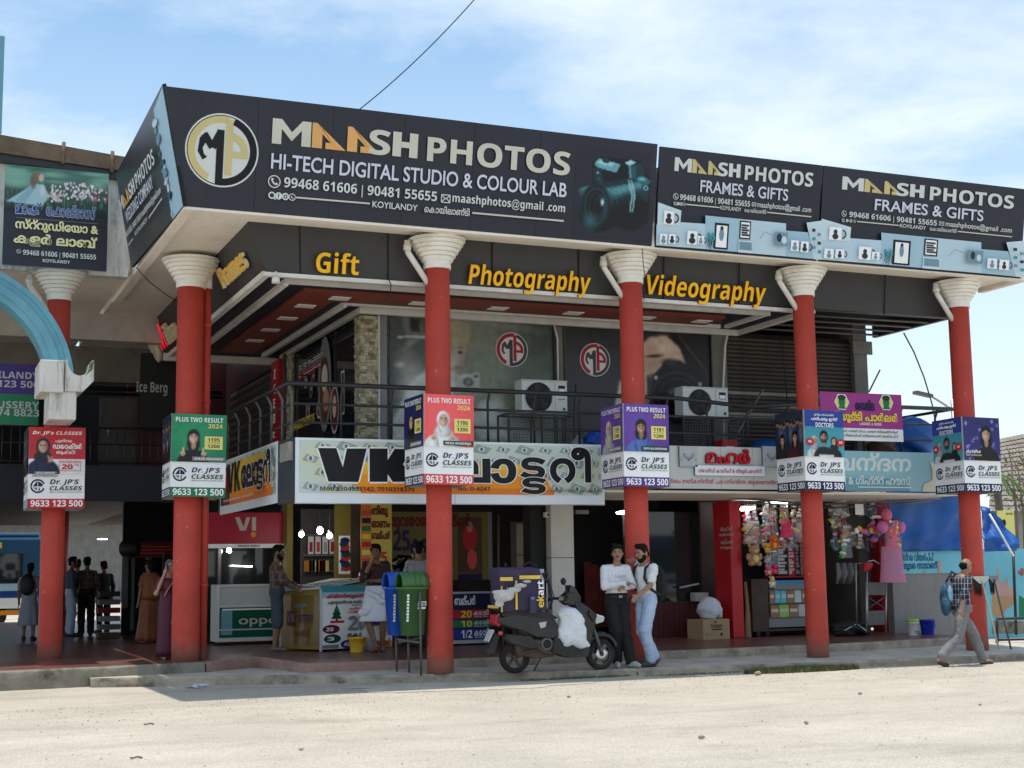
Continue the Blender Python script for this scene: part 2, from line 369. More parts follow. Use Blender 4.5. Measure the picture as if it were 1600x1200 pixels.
mat('black',(0.012,0.012,0.012),0.6,0.05)
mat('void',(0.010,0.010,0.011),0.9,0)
mat('iron',(0.022,0.022,0.024),0.45,0.15,6,metal=0.0,spec=0.5)
mat('iron_grey',(0.10,0.10,0.10),0.45,0.15,6,spec=0.5)
mat('steel',(0.42,0.42,0.42),0.35,0.12,5,metal=0.7)
mat('shutter',(0.060,0.048,0.038),0.55,0.25,2,dirt=0.4,dirtcol=(0.02,0.018,0.016))
mat('shutter_pale',(0.30,0.27,0.22),0.55,0.2,2,dirt=0.4,dirtcol=(0.10,0.09,0.08))
mat('beige_tile',(0.76,0.73,0.66),0.35,0.07,1.5)
mat('maroon',(0.10,0.022,0.022),0.5,0.15,2)
mat('red_panel',(0.52,0.012,0.022),0.35,0.08,1.5)
mat('stone_a',(0.52,0.47,0.33),0.8,0.25,9,bump=0.4,bscale=30); mat('stone_b',(0.36,0.32,0.22),0.85,0.25,9,bump=0.4,bscale=30); mat('stone_c',(0.22,0.19,0.13),0.85,0.25,9,bump=0.4,bscale=30)
mat('roof_edge',(0.17,0.12,0.08),0.9,0.35,3,bump=0.5,bscale=14,dirt=0.7,dirtcol=(0.05,0.04,0.03))
mat('arch_blue',(0.13,0.36,0.47),0.6,0.14,1.5,bump=0.15,bscale=14,dirt=0.5,dirtcol=(0.32,0.48,0.52),streak=True)
mat('light_panel',(0.85,0.84,0.80),0.4,0)
mat('bulb',(1,0.96,0.90),0.3,0,emit=28); mat('tube_on',(1,1,1),0.3,0,emit=18); mat('lamp_soft',(1,0.95,0.85),0.3,0,emit=10)
# dark glossy glass of the shop windows
mat('glass',(0.018,0.022,0.024),0.04,0,spec=0.6)
mat('wood_dark',(0.055,0.032,0.024),0.5,0.3,4)
# floor tiles
def floor_mat():
    m = mat('floor',(0.20,0.085,0.068),0.30,0.15,0.8,spec=0.4,dirt=0.5,dirtcol=(0.16,0.115,0.10)); nt = m.node_tree; N = nt.nodes.new; L = nt.links.new; b = nt.nodes['Principled BSDF']
    tc = N('ShaderNodeTexCoord'); br = N('ShaderNodeTexBrick'); br.offset = 0; br.inputs['Scale'].default_value = 1; br.inputs['Brick Width'].default_value = 0.4; br.inputs['Row Height'].default_value = 0.4
    br.inputs['Mortar Size'].default_value = 0.006; br.inputs['Color1'].default_value = (1,1,1,1); br.inputs['Color2'].default_value = (0.86,0.86,0.86,1); br.inputs['Mortar'].default_value = (0.35,0.35,0.35,1)
    L(tc.outputs['Object'],br.inputs['Vector']); src = b.inputs['Base Color'].links[0].from_socket
    mx = N('ShaderNodeMix'); mx.data_type = 'RGBA'; mx.blend_type = 'MULTIPLY'; mx.inputs['Factor'].default_value = 1; L(src,mx.inputs[6]); L(br.outputs['Color'],mx.inputs[7]); L(mx.outputs[2],b.inputs['Base Color'])
floor_mat()
# common print colours
for n_,c_ in dict(p_white=(248,248,248),p_offwhite=(205,203,186),p_black=(26,26,30),p_navy=(28,32,78),p_red=(196,40,52),p_coral=(222,84,86),p_yellow=(246,214,70),p_paleyellow=(240,226,130),
                   p_gold=(226,168,88),p_palegold=(206,190,120),p_green=(34,124,84),p_dkgreen=(20,70,50),p_blue=(36,62,150),p_teal=(60,150,165),p_purple=(92,60,140),p_violet=(70,52,128),p_skin=(226,182,154),p_skin2=(192,142,114),
                   p_orange=(226,140,36),p_grey=(130,132,134),p_lgrey=(188,192,194),p_pink=(214,120,180),p_magenta=(168,62,142),p_denim=(88,120,190),p_cream=(226,216,190),p_brown=(92,62,44),p_sky=(170,205,222),p_maroon=(110,20,30)).items(): flat(n_,*c_)

# ------------------------------------------------------------------ ground
def grid_sheet(name,x0,x1,y0,y1,z,m,nx=40,ny=40,amp=0.0,kind='structure'):
    mb = MB(); vs_ = []; rnd = random.Random(3)
    for j in range(ny+1):
        for i in range(nx+1):
            x = x0+(x1-x0)*i/nx; y = y0+(y1-y0)*j/ny
            vs_.append((x,y,z(x,y) if callable(z) else z))
    mb.add(vs_,[(j*(nx+1)+i,j*(nx+1)+i+1,(j+1)*(nx+1)+i+1,(j+1)*(nx+1)+i) for j in range(ny) for i in range(nx)],m,True)
    o = mb.build(name); o['kind'] = kind; return o
grid_sheet('road',-400,400,-300,900,-0.16,'road',4,4)
PLAT = [(-9.5,1.6),(-5.62,1.72),(-4.2,1.86),(-2.95,1.98),(-2.02,2.7),(-1.72,1.02),(-0.9,0.98),(-0.2,0.93),(0.5,0.76),(2.2,0.72),(3.85,0.7),(5.2,0.72),(6.7,0.78),(8.6,0.95),(10.5,1.25)]
def PZ(x,y): return 0.085+0.045*min(1,max(0,(y-0.8)/2.4))
def polysolid(name,top,z1,z0,mtop,mside,parent=None,inward=0.0):
    mb = MB(); n = len(top)
    mb.add([(x,y,z1(x,y) if callable(z1) else z1) for x,y in top],[tuple(range(n))],mtop)
    vs_ = []
    for x,y in top: vs_ += [(x,y,z1(x,y) if callable(z1) else z1),(x,y,z0)]
    mb.add(vs_,[(2*i,2*i+1,(2*i+3) % (2*n),(2*i+2) % (2*n)) for i in range(n)],mside)
    return mb.build(name,parent)
# raised arcade floor: a gently sloping strip behind the edge, then level tiles
back = [(x,max(y+0.4,3.3)) for x,y in PLAT]
mb = MB(); n = len(PLAT)
fr = [V((x,y,PZ(x,y))) for x,y in PLAT]; bk = [V((x,3.4,0.13)) for x,y in PLAT]
for i in range(n-1):
    mb.add([fr[i],fr[i+1],bk[i+1],bk[i]],[(0,1,2,3)],'floor')
mb.add([(-9.5,3.4,0.13),(10.5,3.4,0.13),(10.5,26,0.13),(-9.5,26,0.13)],[(0,1,2,3)],'floor')
mb.add([(10.5,1.25,-0.16),(10.5,26,-0.16),(10.5,26,0.13),(10.5,3.4,0.13),(10.5,1.25,PZ(0,1.25))],[(0,1,2,3,4)],'kerb')
floor = struct(mb.build('arcade_floor'))
def subdiv(pts,step=0.12):
    out = []
    for a,b in zip(pts[:-1],pts[1:]):
        L_ = math.dist(a,b); k = max(1,int(L_/step))
        out += [(a[0]+(b[0]-a[0])*i/k,a[1]+(b[1]-a[1])*i/k) for i in range(k)]
    return out+[pts[-1]]
def kerb_face(name,pts,zt,zb,m,parent,proud=0.03,rnd=random.Random(5)):
    """an uneven worn kerb: rounded lip, bulging face"""
    P = subdiv(pts); mb = MB(); rows = []
    for i,(x,y) in enumerate(P):
        a = P[max(i-1,0)]; b = P[min(i+1,len(P)-1)]; d = V((b[0]-a[0],b[1]-a[1],0)).normalized(); nn = V((d.y,-d.x,0))
        t = zt(x,y) if callable(zt) else zt; j = [rnd.uniform(-1,1) for _ in range(5)]; h = t-zb
        pr = V((x,y,0))
        rows.append([pr-nn*0.05+V((0,0,t+0.004)),pr+nn*(proud*0.6+0.010*j[0])+V((0,0,t+0.003+0.006*j[1])),pr+nn*(proud+0.014*j[2])+V((0,0,t-0.03+0.008*j[3])),pr+nn*(proud+0.018*j[4])+V((0,0,t-h*0.55)),pr+nn*(proud+0.012+0.014*j[0])+V((0,0,zb-0.02))])
    k = 5
    mb.add([q for r_ in rows for q in r_],[(i*k+j,i*k+j+1,(i+1)*k+j+1,(i+1)*k+j) for i in range(len(rows)-1) for j in range(k-1)],m,True)
    return mb.build(name,parent)
kerb_face('kerb',PLAT[:4],PZ,-0.17,'kerb_moss',floor)
kerb_face('kerb',PLAT[3:8],PZ,-0.10,'kerb_red',floor)
kerb_face('kerb',PLAT[7:],PZ,-0.10,'kerb',floor)
KERB = [(-4.6,1.62),(-3.4,1.15),(-2.4,0.8),(-0.5,0.02),(0.6,-0.35),(2.75,-0.75),(5.0,-1.05),(8.3,-1.25),(10.5,-1.3),(16,-1.4),(40,-2)]
def SZ(x,y): return -0.06+0.025*min(1,max(0,y/0.9))
mb = MB(); inner = [(-4.6,1.9),(-3.4,2.2),(-2.4,2.75),(-0.5,1.3),(0.6,1.0),(2.75,1.0),(5,1.0),(8.3,1.2),(10.5,1.5),(16,2.3),(40,4)]
for i in range(len(KERB)-1):
    a,b,c,d = KERB[i],KERB[i+1],inner[i+1],inner[i]
    for k in range(4):
        f = lambda p,q,t: V((p[0]+(q[0]-p[0])*t,p[1]+(q[1]-p[1])*t,SZ(0,p[1]+(q[1]-p[1])*t)))
        mb.add([f(a,d,k/4),f(b,c,k/4),f(b,c,(k+1)/4),f(a,d,(k+1)/4)],[(0,1,2,3)],'sidewalk',True)
walk = struct(mb.build('sidewalk'))
kerb_face('kerb',KERB[:6],SZ,-0.165,'kerb',walk,0.02)
kerb_face('kerb',KERB[5:],SZ,-0.165,'kerb',walk,0.02)
# cracked concrete patch and dirt fan on the road beside the kerb
def blob(name,cx,cy,rx,ry,z,m,seedv,rot=0.0,kind='structure',n=40):
    rnd = random.Random(seedv); mb = MB(); pts = []
    ph = [rnd.uniform(0,6.28) for _ in range(5)]
    for k in range(n):
        a = 2*math.pi*k/n; rr_ = 1+0.12*math.sin(3*a+ph[0])+0.10*math.sin(5*a+ph[1])+0.06*math.sin(9*a+ph[2])+0.05*rnd.uniform(-1,1)
        x = rx*rr_*math.cos(a); y = ry*rr_*math.sin(a); pts.append((cx+x*math.cos(rot)-y*math.sin(rot),cy+x*math.sin(rot)+y*math.cos(rot),z))
    mb.add(pts,[tuple(range(n))],m); o = mb.build(name); o['kind'] = kind; return o
blob('road_patch',-0.15,-1.15,1.55,0.75,-0.155,'road_patch',4,-0.25)
mat('road_dark',(0.36,0.335,0.285),0.9,0.15,2,bump=0.4,bscale=50); speckle('road_dark',0.3,50)

# ------------------------------------------------------------------ the shop building
bld = thing('shop_building','two storey corner shop building with a deep canopy on red columns','building',(3,4,0.13))
ZS = 6.30
mb = MB(); mb.prism([(-3.78,-0.52,ZS),(10.68,-0.52,ZS),(10.70,0.62,ZS),(9.8,0.62,ZS),(9.8,12,ZS),(-3.78,12,ZS)],(0,0,0.35),'soffit'); mb.build('canopy_slab',bld)
mb = MB(); mb.box(-3.80,10.70,-0.55,-0.40,6.225,6.60,'soffit'); mb.box(-3.80,-3.65,-0.40,6.5,6.225,6.60,'soffit'); mb.box(10.58,10.703,-0.40,0.60,6.225,6.60,'soffit'); mb.build('canopy_edge',bld,bev=0.01)
mb = MB(); mb.box(-3.6,10.5,-0.3,12,6.652,7.6,'concrete'); mb.build('parapet',bld)
# black fascia with sign letters
mb = MB()
ft = [(-2.78,0.16,ZS+0.02),(9.83,0.20,ZS+0.02)]; fb = [(-2.47,0.27,5.62),(9.83,0.27,5.70)]
mb.hexa([(-2.47,0.27,5.62),(9.83,0.27,5.66),(9.83,0.33,5.66),(-2.41,0.33,5.62)],[(-2.78,0.12,ZS+.004),(9.83,0.16,ZS+.004),(9.83,0.24,ZS+.004),(-2.70,0.20,ZS+.004)],'fascia')
mb.hexa([(-2.47,8.6,5.62),(-2.47,0.273,5.62),(-2.413,0.333,5.62),(-2.41,8.6,5.62)],[(-2.78,8.6,ZS+.003),(-2.78,0.123,ZS+.003),(-2.703,0.203,ZS+.003),(-2.70,8.6,ZS+.003)],'fascia')
mb.box(9.75,9.835,0.335,2.6,5.68,6.28,'fascia')
mb.build('fascia',bld)
mb = MB()
FN = V((0,-1,-0.17)).normalized()
for x in (-2.02,-0.7,0.95,2.4,3.9,5.3,6.7,8.2): mb = MB(); mb.bar((x-0.02,0.118,6.295),(x+0.03,0.262,5.63),0.014,0.012,'seam',upv=(0,1,0)); mb.build('panel_joint',bld)
# ceiling under the fascia with white trims and a red band
mb = MB(); mb.box(-2.40,6.72,0.335,2.75,5.655,5.72,'ceil_dark'); mb.box(-2.40,-0.3,2.752,9,5.655,5.72,'ceil_dark'); mb.build('ceiling_panel',bld)
mb = MB(); mb.box(-1.66,5.72,1.32,2.0,5.60,5.653,'ceil_red'); mb.box(-1.66,-1.02,2.002,7.5,5.60,5.653,'ceil_red'); mb.build('ceiling_band',bld)
for a in ((-2.52,6.80,0.24,0.33,5.565,5.622),(-2.10,6.25,0.74,0.82,5.585,5.65),(-0.80,6.1,2.10,2.17,5.585,5.65),(-0.42,6.72,2.50,2.60,5.55,5.65),(6.70,6.80,0.332,2.62,5.57,5.65),(6.17,6.25,0.822,2.1,5.587,5.648)):
    m2 = MB(); m2.box(*a,'trim'); m2.build('ceiling_trim',bld)
for x0,x1,y0,y1 in ((-2.52,-2.43,0.332,8.4),(-2.10,-2.02,0.822,8.2),(-0.80,-0.73,2.172,7.8),(-0.42,-0.33,2.602,7.9)):
    m2 = MB(); m2.box(x0,x1,y0,y1,5.567,5.652,'trim'); m2.build('ceiling_trim',bld)
m2 = MB(); m2.box(-2.6,-0.3,8.2,8.32,5.5,5.64,'trim'); m2.build('ceiling_trim',bld)
for i,(x,y) in enumerate([(0.3,1.66),(1.65,1.66),(3.0,1.66),(4.35,1.66),(5.45,1.66),(-1.0,1.66),(-1.34,2.45),(-1.34,3.6),(-1.34,4.8),(-1.34,6.0)]):
    m2 = MB(); m2.box(x-0.15,x+0.15,y-0.12,y+0.12,5.585,5.598,'light_panel'); m2.build('ceiling_light',bld)
# open bars of the unfinished ceiling on the right
for k in range(5):
    m2 = MB(); y = 0.5+0.48*k; m2.tube([(6.84,y,5.68),(9.74,y,5.70)],0.022,'iron_grey',6); m2.build('ceiling_bar',bld)
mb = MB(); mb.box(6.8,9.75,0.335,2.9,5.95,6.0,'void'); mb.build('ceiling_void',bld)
# upper storey walls
mb = MB()
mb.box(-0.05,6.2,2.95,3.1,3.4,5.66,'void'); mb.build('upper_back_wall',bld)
mb = MB(); mb.box(-0.05,0.125,2.66,2.9,3.35,5.55,'grey_paint'); mb.box(-0.066,-0.04,2.635,2.655,3.35,5.55,'trim'); mb.build('grey_pilaster',bld)
mb = MB(); mb.box(3.15,3.32,2.66,2.9,3.35,5.55,'pillar_grey'); mb.build('grey_pilaster',bld)
mb = MB(); mb.box(6.22,6.52,2.62,2.9,3.35,5.62,'pillar_grey'); mb.build('grey_pilaster',bld)
mb = MB(); mb.box(9.32,9.62,2.62,9.0,3.35,6.30,'pillar_grey'); mb.box(9.28,9.72,2.58,2.615,5.35,5.60,'pillar_grey'); mb.build('grey_pilaster',bld)
# balcony slab
mb = MB(); mb.box(-1.94,10.2,1.06,9.0,3.02,3.30,'concrete'); mb.build('balcony_slab',bld,bev=0.01)
mb = MB(); mb.box(3.2,10.3,1.1,3.3,2.60,2.64,'soffit'); mb.build('balcony_soffit',bld)
# ground floor: side and back walls of the bays, dark interiors
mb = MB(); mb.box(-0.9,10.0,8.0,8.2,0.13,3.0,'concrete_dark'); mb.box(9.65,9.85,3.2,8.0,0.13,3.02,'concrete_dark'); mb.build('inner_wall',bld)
mb = MB(); mb.box(3.0,3.42,2.70,3.1,0.13,3.02,'beige_tile'); mb.box(2.99,3.43,2.695,3.11,1.58,1.590,'seam'); mb.build('tiled_pillar',bld)
mb = MB(); mb.box(2.70,2.99,2.9,3.2,0.13,3.02,'black'); mb.build('black_pilaster',bld)
mb = MB(); mb.box(6.70,6.93,3.0,3.58,0.13,2.58,'red_panel'); pil = mb.build('red_pillar',bld,bev=0.008)

# ------------------------------------------------------------------ round stepped columns
def column(cx,cy,rad,zb,ztop,label,pipe=None):
    t = thing('column',label,'column',(cx,cy,zb),group='red round columns under the canopy')
    mb = MB(); mb.lathe([(rad*1.02,0),(rad*1.02,0.35),(rad,0.9),(rad*0.985,ztop-zb-0.44)],(cx,cy,zb),'col_red',40); mb.build('shaft',t)
    mb = MB(); h0 = ztop-0.45; prof = [(rad*0.98,0),(rad*1.10,0.0),(rad*1.10,0.10),(rad*1.26,0.12)]
    rr_ = rad*1.26; z = 0.12
    for k in range(5):
        prof += [(rr_,z),(rr_+0.012,z+0.05)]; z += 0.058; prof += [(rr_,z)]; rr_ += 0.038; prof += [(rr_-0.004,z+.001)]
    prof += [(rr_,ztop-h0)]
    mb.lathe(prof,(cx,cy,h0),'capital',40,smooth=False); mb.build('capital',t)
    if pipe == 'diag':
        mb = MB(); z = ztop-0.05; px_ = cx-0.47; mb.tube([(px_,cy-0.02,z),(px_,cy-0.02,z-0.15)],0.046,'pipe_white',10); mb.tube([(px_,cy-0.02,z-0.13),(px_+.012,cy-0.02,z-.18),(cx-rad*0.8,cy-0.02,z-0.62)],0.044,'pipe_white',10); mb.lathe([(0.058,0),(0.058,0.09)],(px_,cy-0.02,z-0.15),'pipe_white',10); mb.build('drain_pipe',t)
    return t
ZT = 6.225
column(0.0,0.0,0.185,-0.05,ZT,'red round column by the green dustbin, carrying the pink photo poster box','diag')
column(3.2,0.0,0.185,-0.05,ZT,'red round column behind the two young men in white tops','diag')
column(6.4,0.0,0.175,-0.05,ZT,'red round column in front of the toy stall, with the doctors poster box','diag')
column(9.6,0.0,0.180,-0.05,ZT,'red round column at the building end, behind the walking man','diag')
colB = column(-3.13,2.53,0.205,0.10,ZT,'red round column with a thin red pipe beside it, next to the old woman',None)
mb = MB(); mb.tube([(-2.86,2.60,0.11),(-2.86,2.60,5.80)],0.062,'col_red',14); mb.tube([(-2.86,2.60,5.8),(-2.86,2.60,6.22)],0.075,'pipe_white',14)
for z in (1.2,2.6,4.0,5.2): mb.lathe([(0.072,0),(0.072,0.05)],(-2.86,2.60,z),'col_red',14)
mb.build('downpipe',colB)
column(-4.92,4.21,0.18,0.10,ZT,'red round column farthest left, behind the blue arch','diag')
bc = thing('column','brownish square-topped column deep inside the left arcade near the buses','column',(-3.9,14.5,0.13),group='red round columns under the canopy')
mb = MB(); mb.lathe([(0.27,0),(0.27,3.0)],(-3.9,14.5,0.13),'col_red',24); mb.build('shaft',bc)

# ------------------------------------------------------------------ printed photographs: fine colour grids
import numpy as np
def pic_mat():
    m = bpy.data.materials.new('photo_print'); m.use_nodes = True; nt = m.node_tree; b = nt.nodes['Principled BSDF']; b.inputs['Roughness'].default_value = .35; b.inputs['Specular IOR Level'].default_value = .35
    a = nt.nodes.new('ShaderNodeAttribute'); a.attribute_name = 'print'; nt.links.new(a.outputs['Color'],b.inputs['Base Color']); MT['photo_print'] = m
pic_mat()
class Pic:
    """a small painted picture; x runs from 0 to asp, y from 0 to 1 upwards, colours in sRGB 0..255"""
    def __init__(s,asp,h,c,c2=None):
        s.asp = asp; s.h = h; s.w = max(4,int(h*asp)); s.X,s.Y = np.meshgrid(np.linspace(0,asp,s.w),np.linspace(0,1,h)); c = np.array(c,float)
        s.a = np.ones((h,s.w,3))*c if c2 is None else c*(1-s.Y[...,None])+np.array(c2,float)*s.Y[...,None]
        s.rng = np.random.default_rng(5)
    def put(s,m,c): s.a = s.a*(1-m[...,None])+np.asarray(c,float)*m[...,None]
    def r(s,cx,cy,rx,ry,rot=0): c_,n_ = math.cos(rot),math.sin(rot); dx,dy = s.X-cx,s.Y-cy; return np.sqrt(((dx*c_+dy*n_)/rx)**2+((-dx*n_+dy*c_)/ry)**2)
    def ell(s,cx,cy,rx,ry,c,soft=.12,rot=0,shade=0.0):
        q = s.r(cx,cy,rx,ry,rot); m = np.clip((1+soft-q)/(2*soft),0,1); c = np.asarray(c,float)
        if shade: c = c*(1-shade*np.clip(((s.X-cx)/rx+.35),-1,1.2)[...,None]**2*.7-shade*.25*np.clip(-(s.Y-cy)/ry,0,1)[...,None])
        s.put(m,c)
    def poly(s,pts,c,blur=1,k=1.0):
        m = np.zeros_like(s.X,bool); n = len(pts)
        for i in range(n):
            (x0,y0),(x1,y1) = pts[i],pts[(i+1) % n]
            if y0 == y1: continue
            m ^= ((y0 > s.Y) != (y1 > s.Y)) & (s.X < (x1-x0)*(s.Y-y0)/(y1-y0)+x0)
        s.put(s.blur(m.astype(float),blur)*k,c)
    def blur(s,m,n):
        for _ in range(n):
            p = np.pad(m,1,'edge'); m = (p[:-2,1:-1]+p[2:,1:-1]+p[1:-1,:-2]+p[1:-1,2:]+2*p[1:-1,1:-1])/6
        return m
    def noise(s,amp,cell):
        k = s.rng.normal(0,amp,(s.h//cell+2,s.w//cell+2)); k = np.kron(k,np.ones((cell,cell)))[:s.h,:s.w]; s.a = s.a*(1+s.blur(k,cell)[...,None])
    def bust(s,cx,b,h,skin,hair,cloth,hijab=None,w=1.0,beard=False):
        skin,hair,cloth = (np.array(q,float) for q in (skin,hair,cloth)); fy = b+.68*h; g = lambda x: x*h
        if hijab is None: s.ell(cx,fy+g(.03),g(.175),g(.215),hair); s.ell(cx,fy-g(.17),g(.185 if not beard else .1),g(.22 if not beard else .1),hair)
        s.ell(cx,b-g(.02),g(.44)*w,g(.37),cloth,.06,0,.35); s.ell(cx-g(.16),b+g(.10),g(.03),g(.2),cloth*.7,.8,.2); s.ell(cx+g(.17),b+g(.08),g(.03),g(.2),cloth*.7,.8,-.2)
        s.ell(cx,fy-g(.21),g(.068),g(.12),skin*.78)
        if hijab is not None: hj = np.array(hijab,float); s.ell(cx,fy+g(.01),g(.185),g(.235),hj,.1,0,.25); s.ell(cx,fy-g(.28),g(.23),g(.17),hj*.95,.15,0,.3); s.ell(cx-g(.09),fy-g(.25),g(.02),g(.13),hj*.75,.8,.4)
        s.ell(cx,fy,g(.125),g(.168),skin,.09,0,.30); s.ell(cx-g(.05),fy-g(.04),g(.03),g(.03),np.minimum(skin*1.1,250),.9)
        if hijab is None: s.ell(cx-g(.06),fy+g(.150),g(.10),g(.055),hair,.2,.5); s.ell(cx+g(.07),fy+g(.145),g(.09),g(.055),hair,.2,-.6)
        for k in (-1,1): s.ell(cx+k*g(.050),fy+g(.018),g(.024),g(.012),(35,25,22),.35); s.ell(cx+k*g(.052),fy+g(.055),g(.034),g(.009),hair*.8+skin*.2,.5)
        s.ell(cx+g(.008),fy-g(.028),g(.018),g(.035),skin*.86,.9); s.ell(cx,fy-g(.052),g(.022),g(.009),skin*.68,.6)
        if beard: s.ell(cx,fy-g(.12),g(.10),g(.07),hair,.3); s.ell(cx,fy-g(.062),g(.05),g(.014),hair,.4)
        s.ell(cx,fy-g(.088),g(.045),g(.018),(160,66,64),.3); s.ell(cx,fy-g(.085),g(.034),g(.009),(240,236,230),.35)
    def emit(s,sh,u0_,v0_,u1,v1,parent,name='photo_print'):
        o = V((0,0,0)); q = parent
        while q is not None: o = o+V(q.location); q = q.parent
        s.a = np.clip(s.a,3,250); U = u0_+(u1-u0_)*s.X/s.asp; W_ = v0_+(v1-v0_)*s.Y; sh.up(.002); b = np.array(sh.o-o+sh.n*sh.l)
        co = b+U[...,None]*np.array(sh.u)+W_[...,None]*np.array(sh.v); me = bpy.data.meshes.new(name); h,w = s.h,s.w
        i = np.arange(h*w).reshape(h,w); f = np.stack([i[:-1,:-1],i[:-1,1:],i[1:,1:],i[1:,:-1]],-1).reshape(-1,4)
        me.vertices.add(h*w); me.vertices.foreach_set('co',co.reshape(-1)); me.loops.add(f.size); me.loops.foreach_set('vertex_index',f.reshape(-1).astype(np.int32)); me.polygons.add(len(f)); me.polygons.foreach_set('loop_start',np.arange(0,f.size,4,dtype=np.int32)); me.update(calc_edges=True)
        at = me.attributes.new('print','FLOAT_COLOR','POINT'); c = s.a/255; c = np.where(c <= .04,c/12.92,((c+.055)/1.055)**2.4); at.data.foreach_set('color',np.concatenate([c.reshape(-1,3),np.ones((h*w,1))],1).reshape(-1).astype(np.float32))
        me.materials.append(MT['photo_print']); me.validate(); ob = bpy.data.objects.new(name,me); COL.objects.link(ob); ob.parent = parent; sh.up(.003); return ob
class PxPic(Pic):
    """a picture laid on part of a sheet whose drawing calls take photo pixels"""
    def __init__(s,sh,u0_,v0_,u1,v1,h,c,c2=None): s.sh = sh; s.b = (u0_,v0_,u1,v1); s.k = v1-v0_; super().__init__((u1-u0_)/(v1-v0_),h,c,c2)
    def q(s,px,py): u,v = s.sh.uv(px,py); return (u-s.b[0])/s.k,(v-s.b[1])/s.k
    def P(s,pts,c,blur=1,k=1.0): s.poly([s.q(*p_) for p_ in pts],c,blur,k)
    def E(s,px,py,rx,ry,c,soft=.12,rot=0,shade=0): x,y = s.q(px,py); x2,_ = s.q(px+rx,py); _,y2 = s.q(px,py-ry); s.ell(x,y,abs(x2-x),abs(y2-y),c,soft,rot,shade)
    def out(s,parent,name='photo_print'): return s.emit(s.sh,*s.b,parent,name)

# ------------------------------------------------------------------ big black banners along the canopy
c_ = srgb(38,39,53); mat('ban_navy',c_[:3],.34,.14,.9,bump=.22,bscale=1.6,dirt=.16,dirtcol=(.05,.05,.055),streak=True); c_ = srgb(52,54,60); mat('ban_grey',c_[:3],.34,.14,.9,bump=.22,bscale=1.6)
flat('ban_edge',20,20,24); flat('t_white',214,218,214,0.5,0.05); flat('t_cream',206,206,190,0.5,0.06); flat('t_gold',228,172,104); flat('t_pale',208,192,134); flat('t_lav',212,216,230)
flat('cam1',18,30,36); flat('cam2',44,92,104); flat('cam3',96,158,172); flat('cam4',150,205,214); flat('cam5',28,58,68)
flat('pb1',190,214,226); flat('pb2',166,198,216); flat('pb3',206,226,234); flat('pb4',120,150,166); flat('ink',44,56,66)
BO = V((-3.81,-0.555,6.262)); BV = V((0,-0.28,1.535))
def ppx(s,mb,pts,m): s.poly(mb,[s.uv(*p) for p in pts],m)
def lpx(s,mb,pts,w,m): s.line(mb,[s.uv(*p) for p in pts],w,m)
def maash(s,mb,u,v,w,h,mw='t_cream',mg='t_gold'):
    q = lambda pts,a=0.0,k=1.0: [(u+w*(a+x*k),v+h*y) for x,y in pts]
    s.poly(mb,q([(0,0),(0,1),(.062,1),(.131,.52),(.131,.16),(.062,.62),(.062,0)]),mw)
    s.poly(mb,q([(.131,.16),(.131,.52),(.2,1),(.258,1),(.258,0),(.196,0),(.196,.62)]),mw)
    A = [[(0,0),(0,1),(.3,.83),(.3,0)],[(.0,1),(.14,1),(1,0),(.74,.0),(.3,.58),(.3,.83)],[(.40,0),(.74,0),(.55,.25),(.40,.25)]]
    for a in (.266,.506):
        for p_ in A: s.poly(mb,q(p_,a,.232),mg)
    s.text(mb,'S',u+w*.655,v-h*.0,w*.15,h,mw,bold=.06)
    for p_ in ([(.822,0),(.822,1),(.882,1),(.882,0)],[(.94,0),(.94,1),(1,1),(1,0)],[(.882,.38),(.882,.62),(.94,.62),(.94,.38)]): s.poly(mb,q(p_),mw)
def mp_logo(s,mb,cu,cv,r,mw,md,mg):
    s.ell(mb,cu,cv,r,r,mw,40); s.ell(mb,cu,cv,r*.955,r*.955,md,40); s.ell(mb,cu,cv,r*.93,r*.93,mw,40)
    s.arc(mb,cu,cv,r*.74,r*.93,80,245,mg,32); s.arc(mb,cu,cv,r*.76,r*.93,-97,70,md,32)
    P = lambda pts: [(cu+x*r,cv+y*r) for x,y in pts]
    s.poly(mb,P([(-.52,-.30),(-.66,-.08),(-.62,.28),(-.46,.46),(-.46,.16),(-.53,.02),(-.49,-.14),(-.40,-.22)]),md)
    s.line(mb,P([(-.50,.40),(-.27,.05),(-.05,.52)]),r*.19,md)
    s.rect(mb,cu-r*.16,cv-r*.93,cu+r*.04,cv+r*.55,md)
    s.rect(mb,cu+r*.09,cv-r*.66,cu+r*.27,cv+r*.84,mg)
    s.arc(mb,cu+r*.20,cv-r*.02,r*.33,r*.50,0,90,mg,16); s.rect(mb,cu+r*.27,cv-r*.17,cu+r*.70,cv-r*.02,mg)
def phone_icon(s,mb,u,v,r,m,mbk):
    s.ell(mb,u,v,r,r,m,18); s.ell(mb,u,v,r*.84,r*.84,mbk,18)
    s.line(mb,[(u-r*.38,v+r*.42),(u-r*.30,v+r*.02),(u,v-r*.34),(u+r*.42,v-r*.40)],r*.24,m)
    s.ell(mb,u-r*.32,v+r*.34,r*.2,r*.2,m,8); s.ell(mb,u+r*.36,v-r*.34,r*.2,r*.2,m,8)
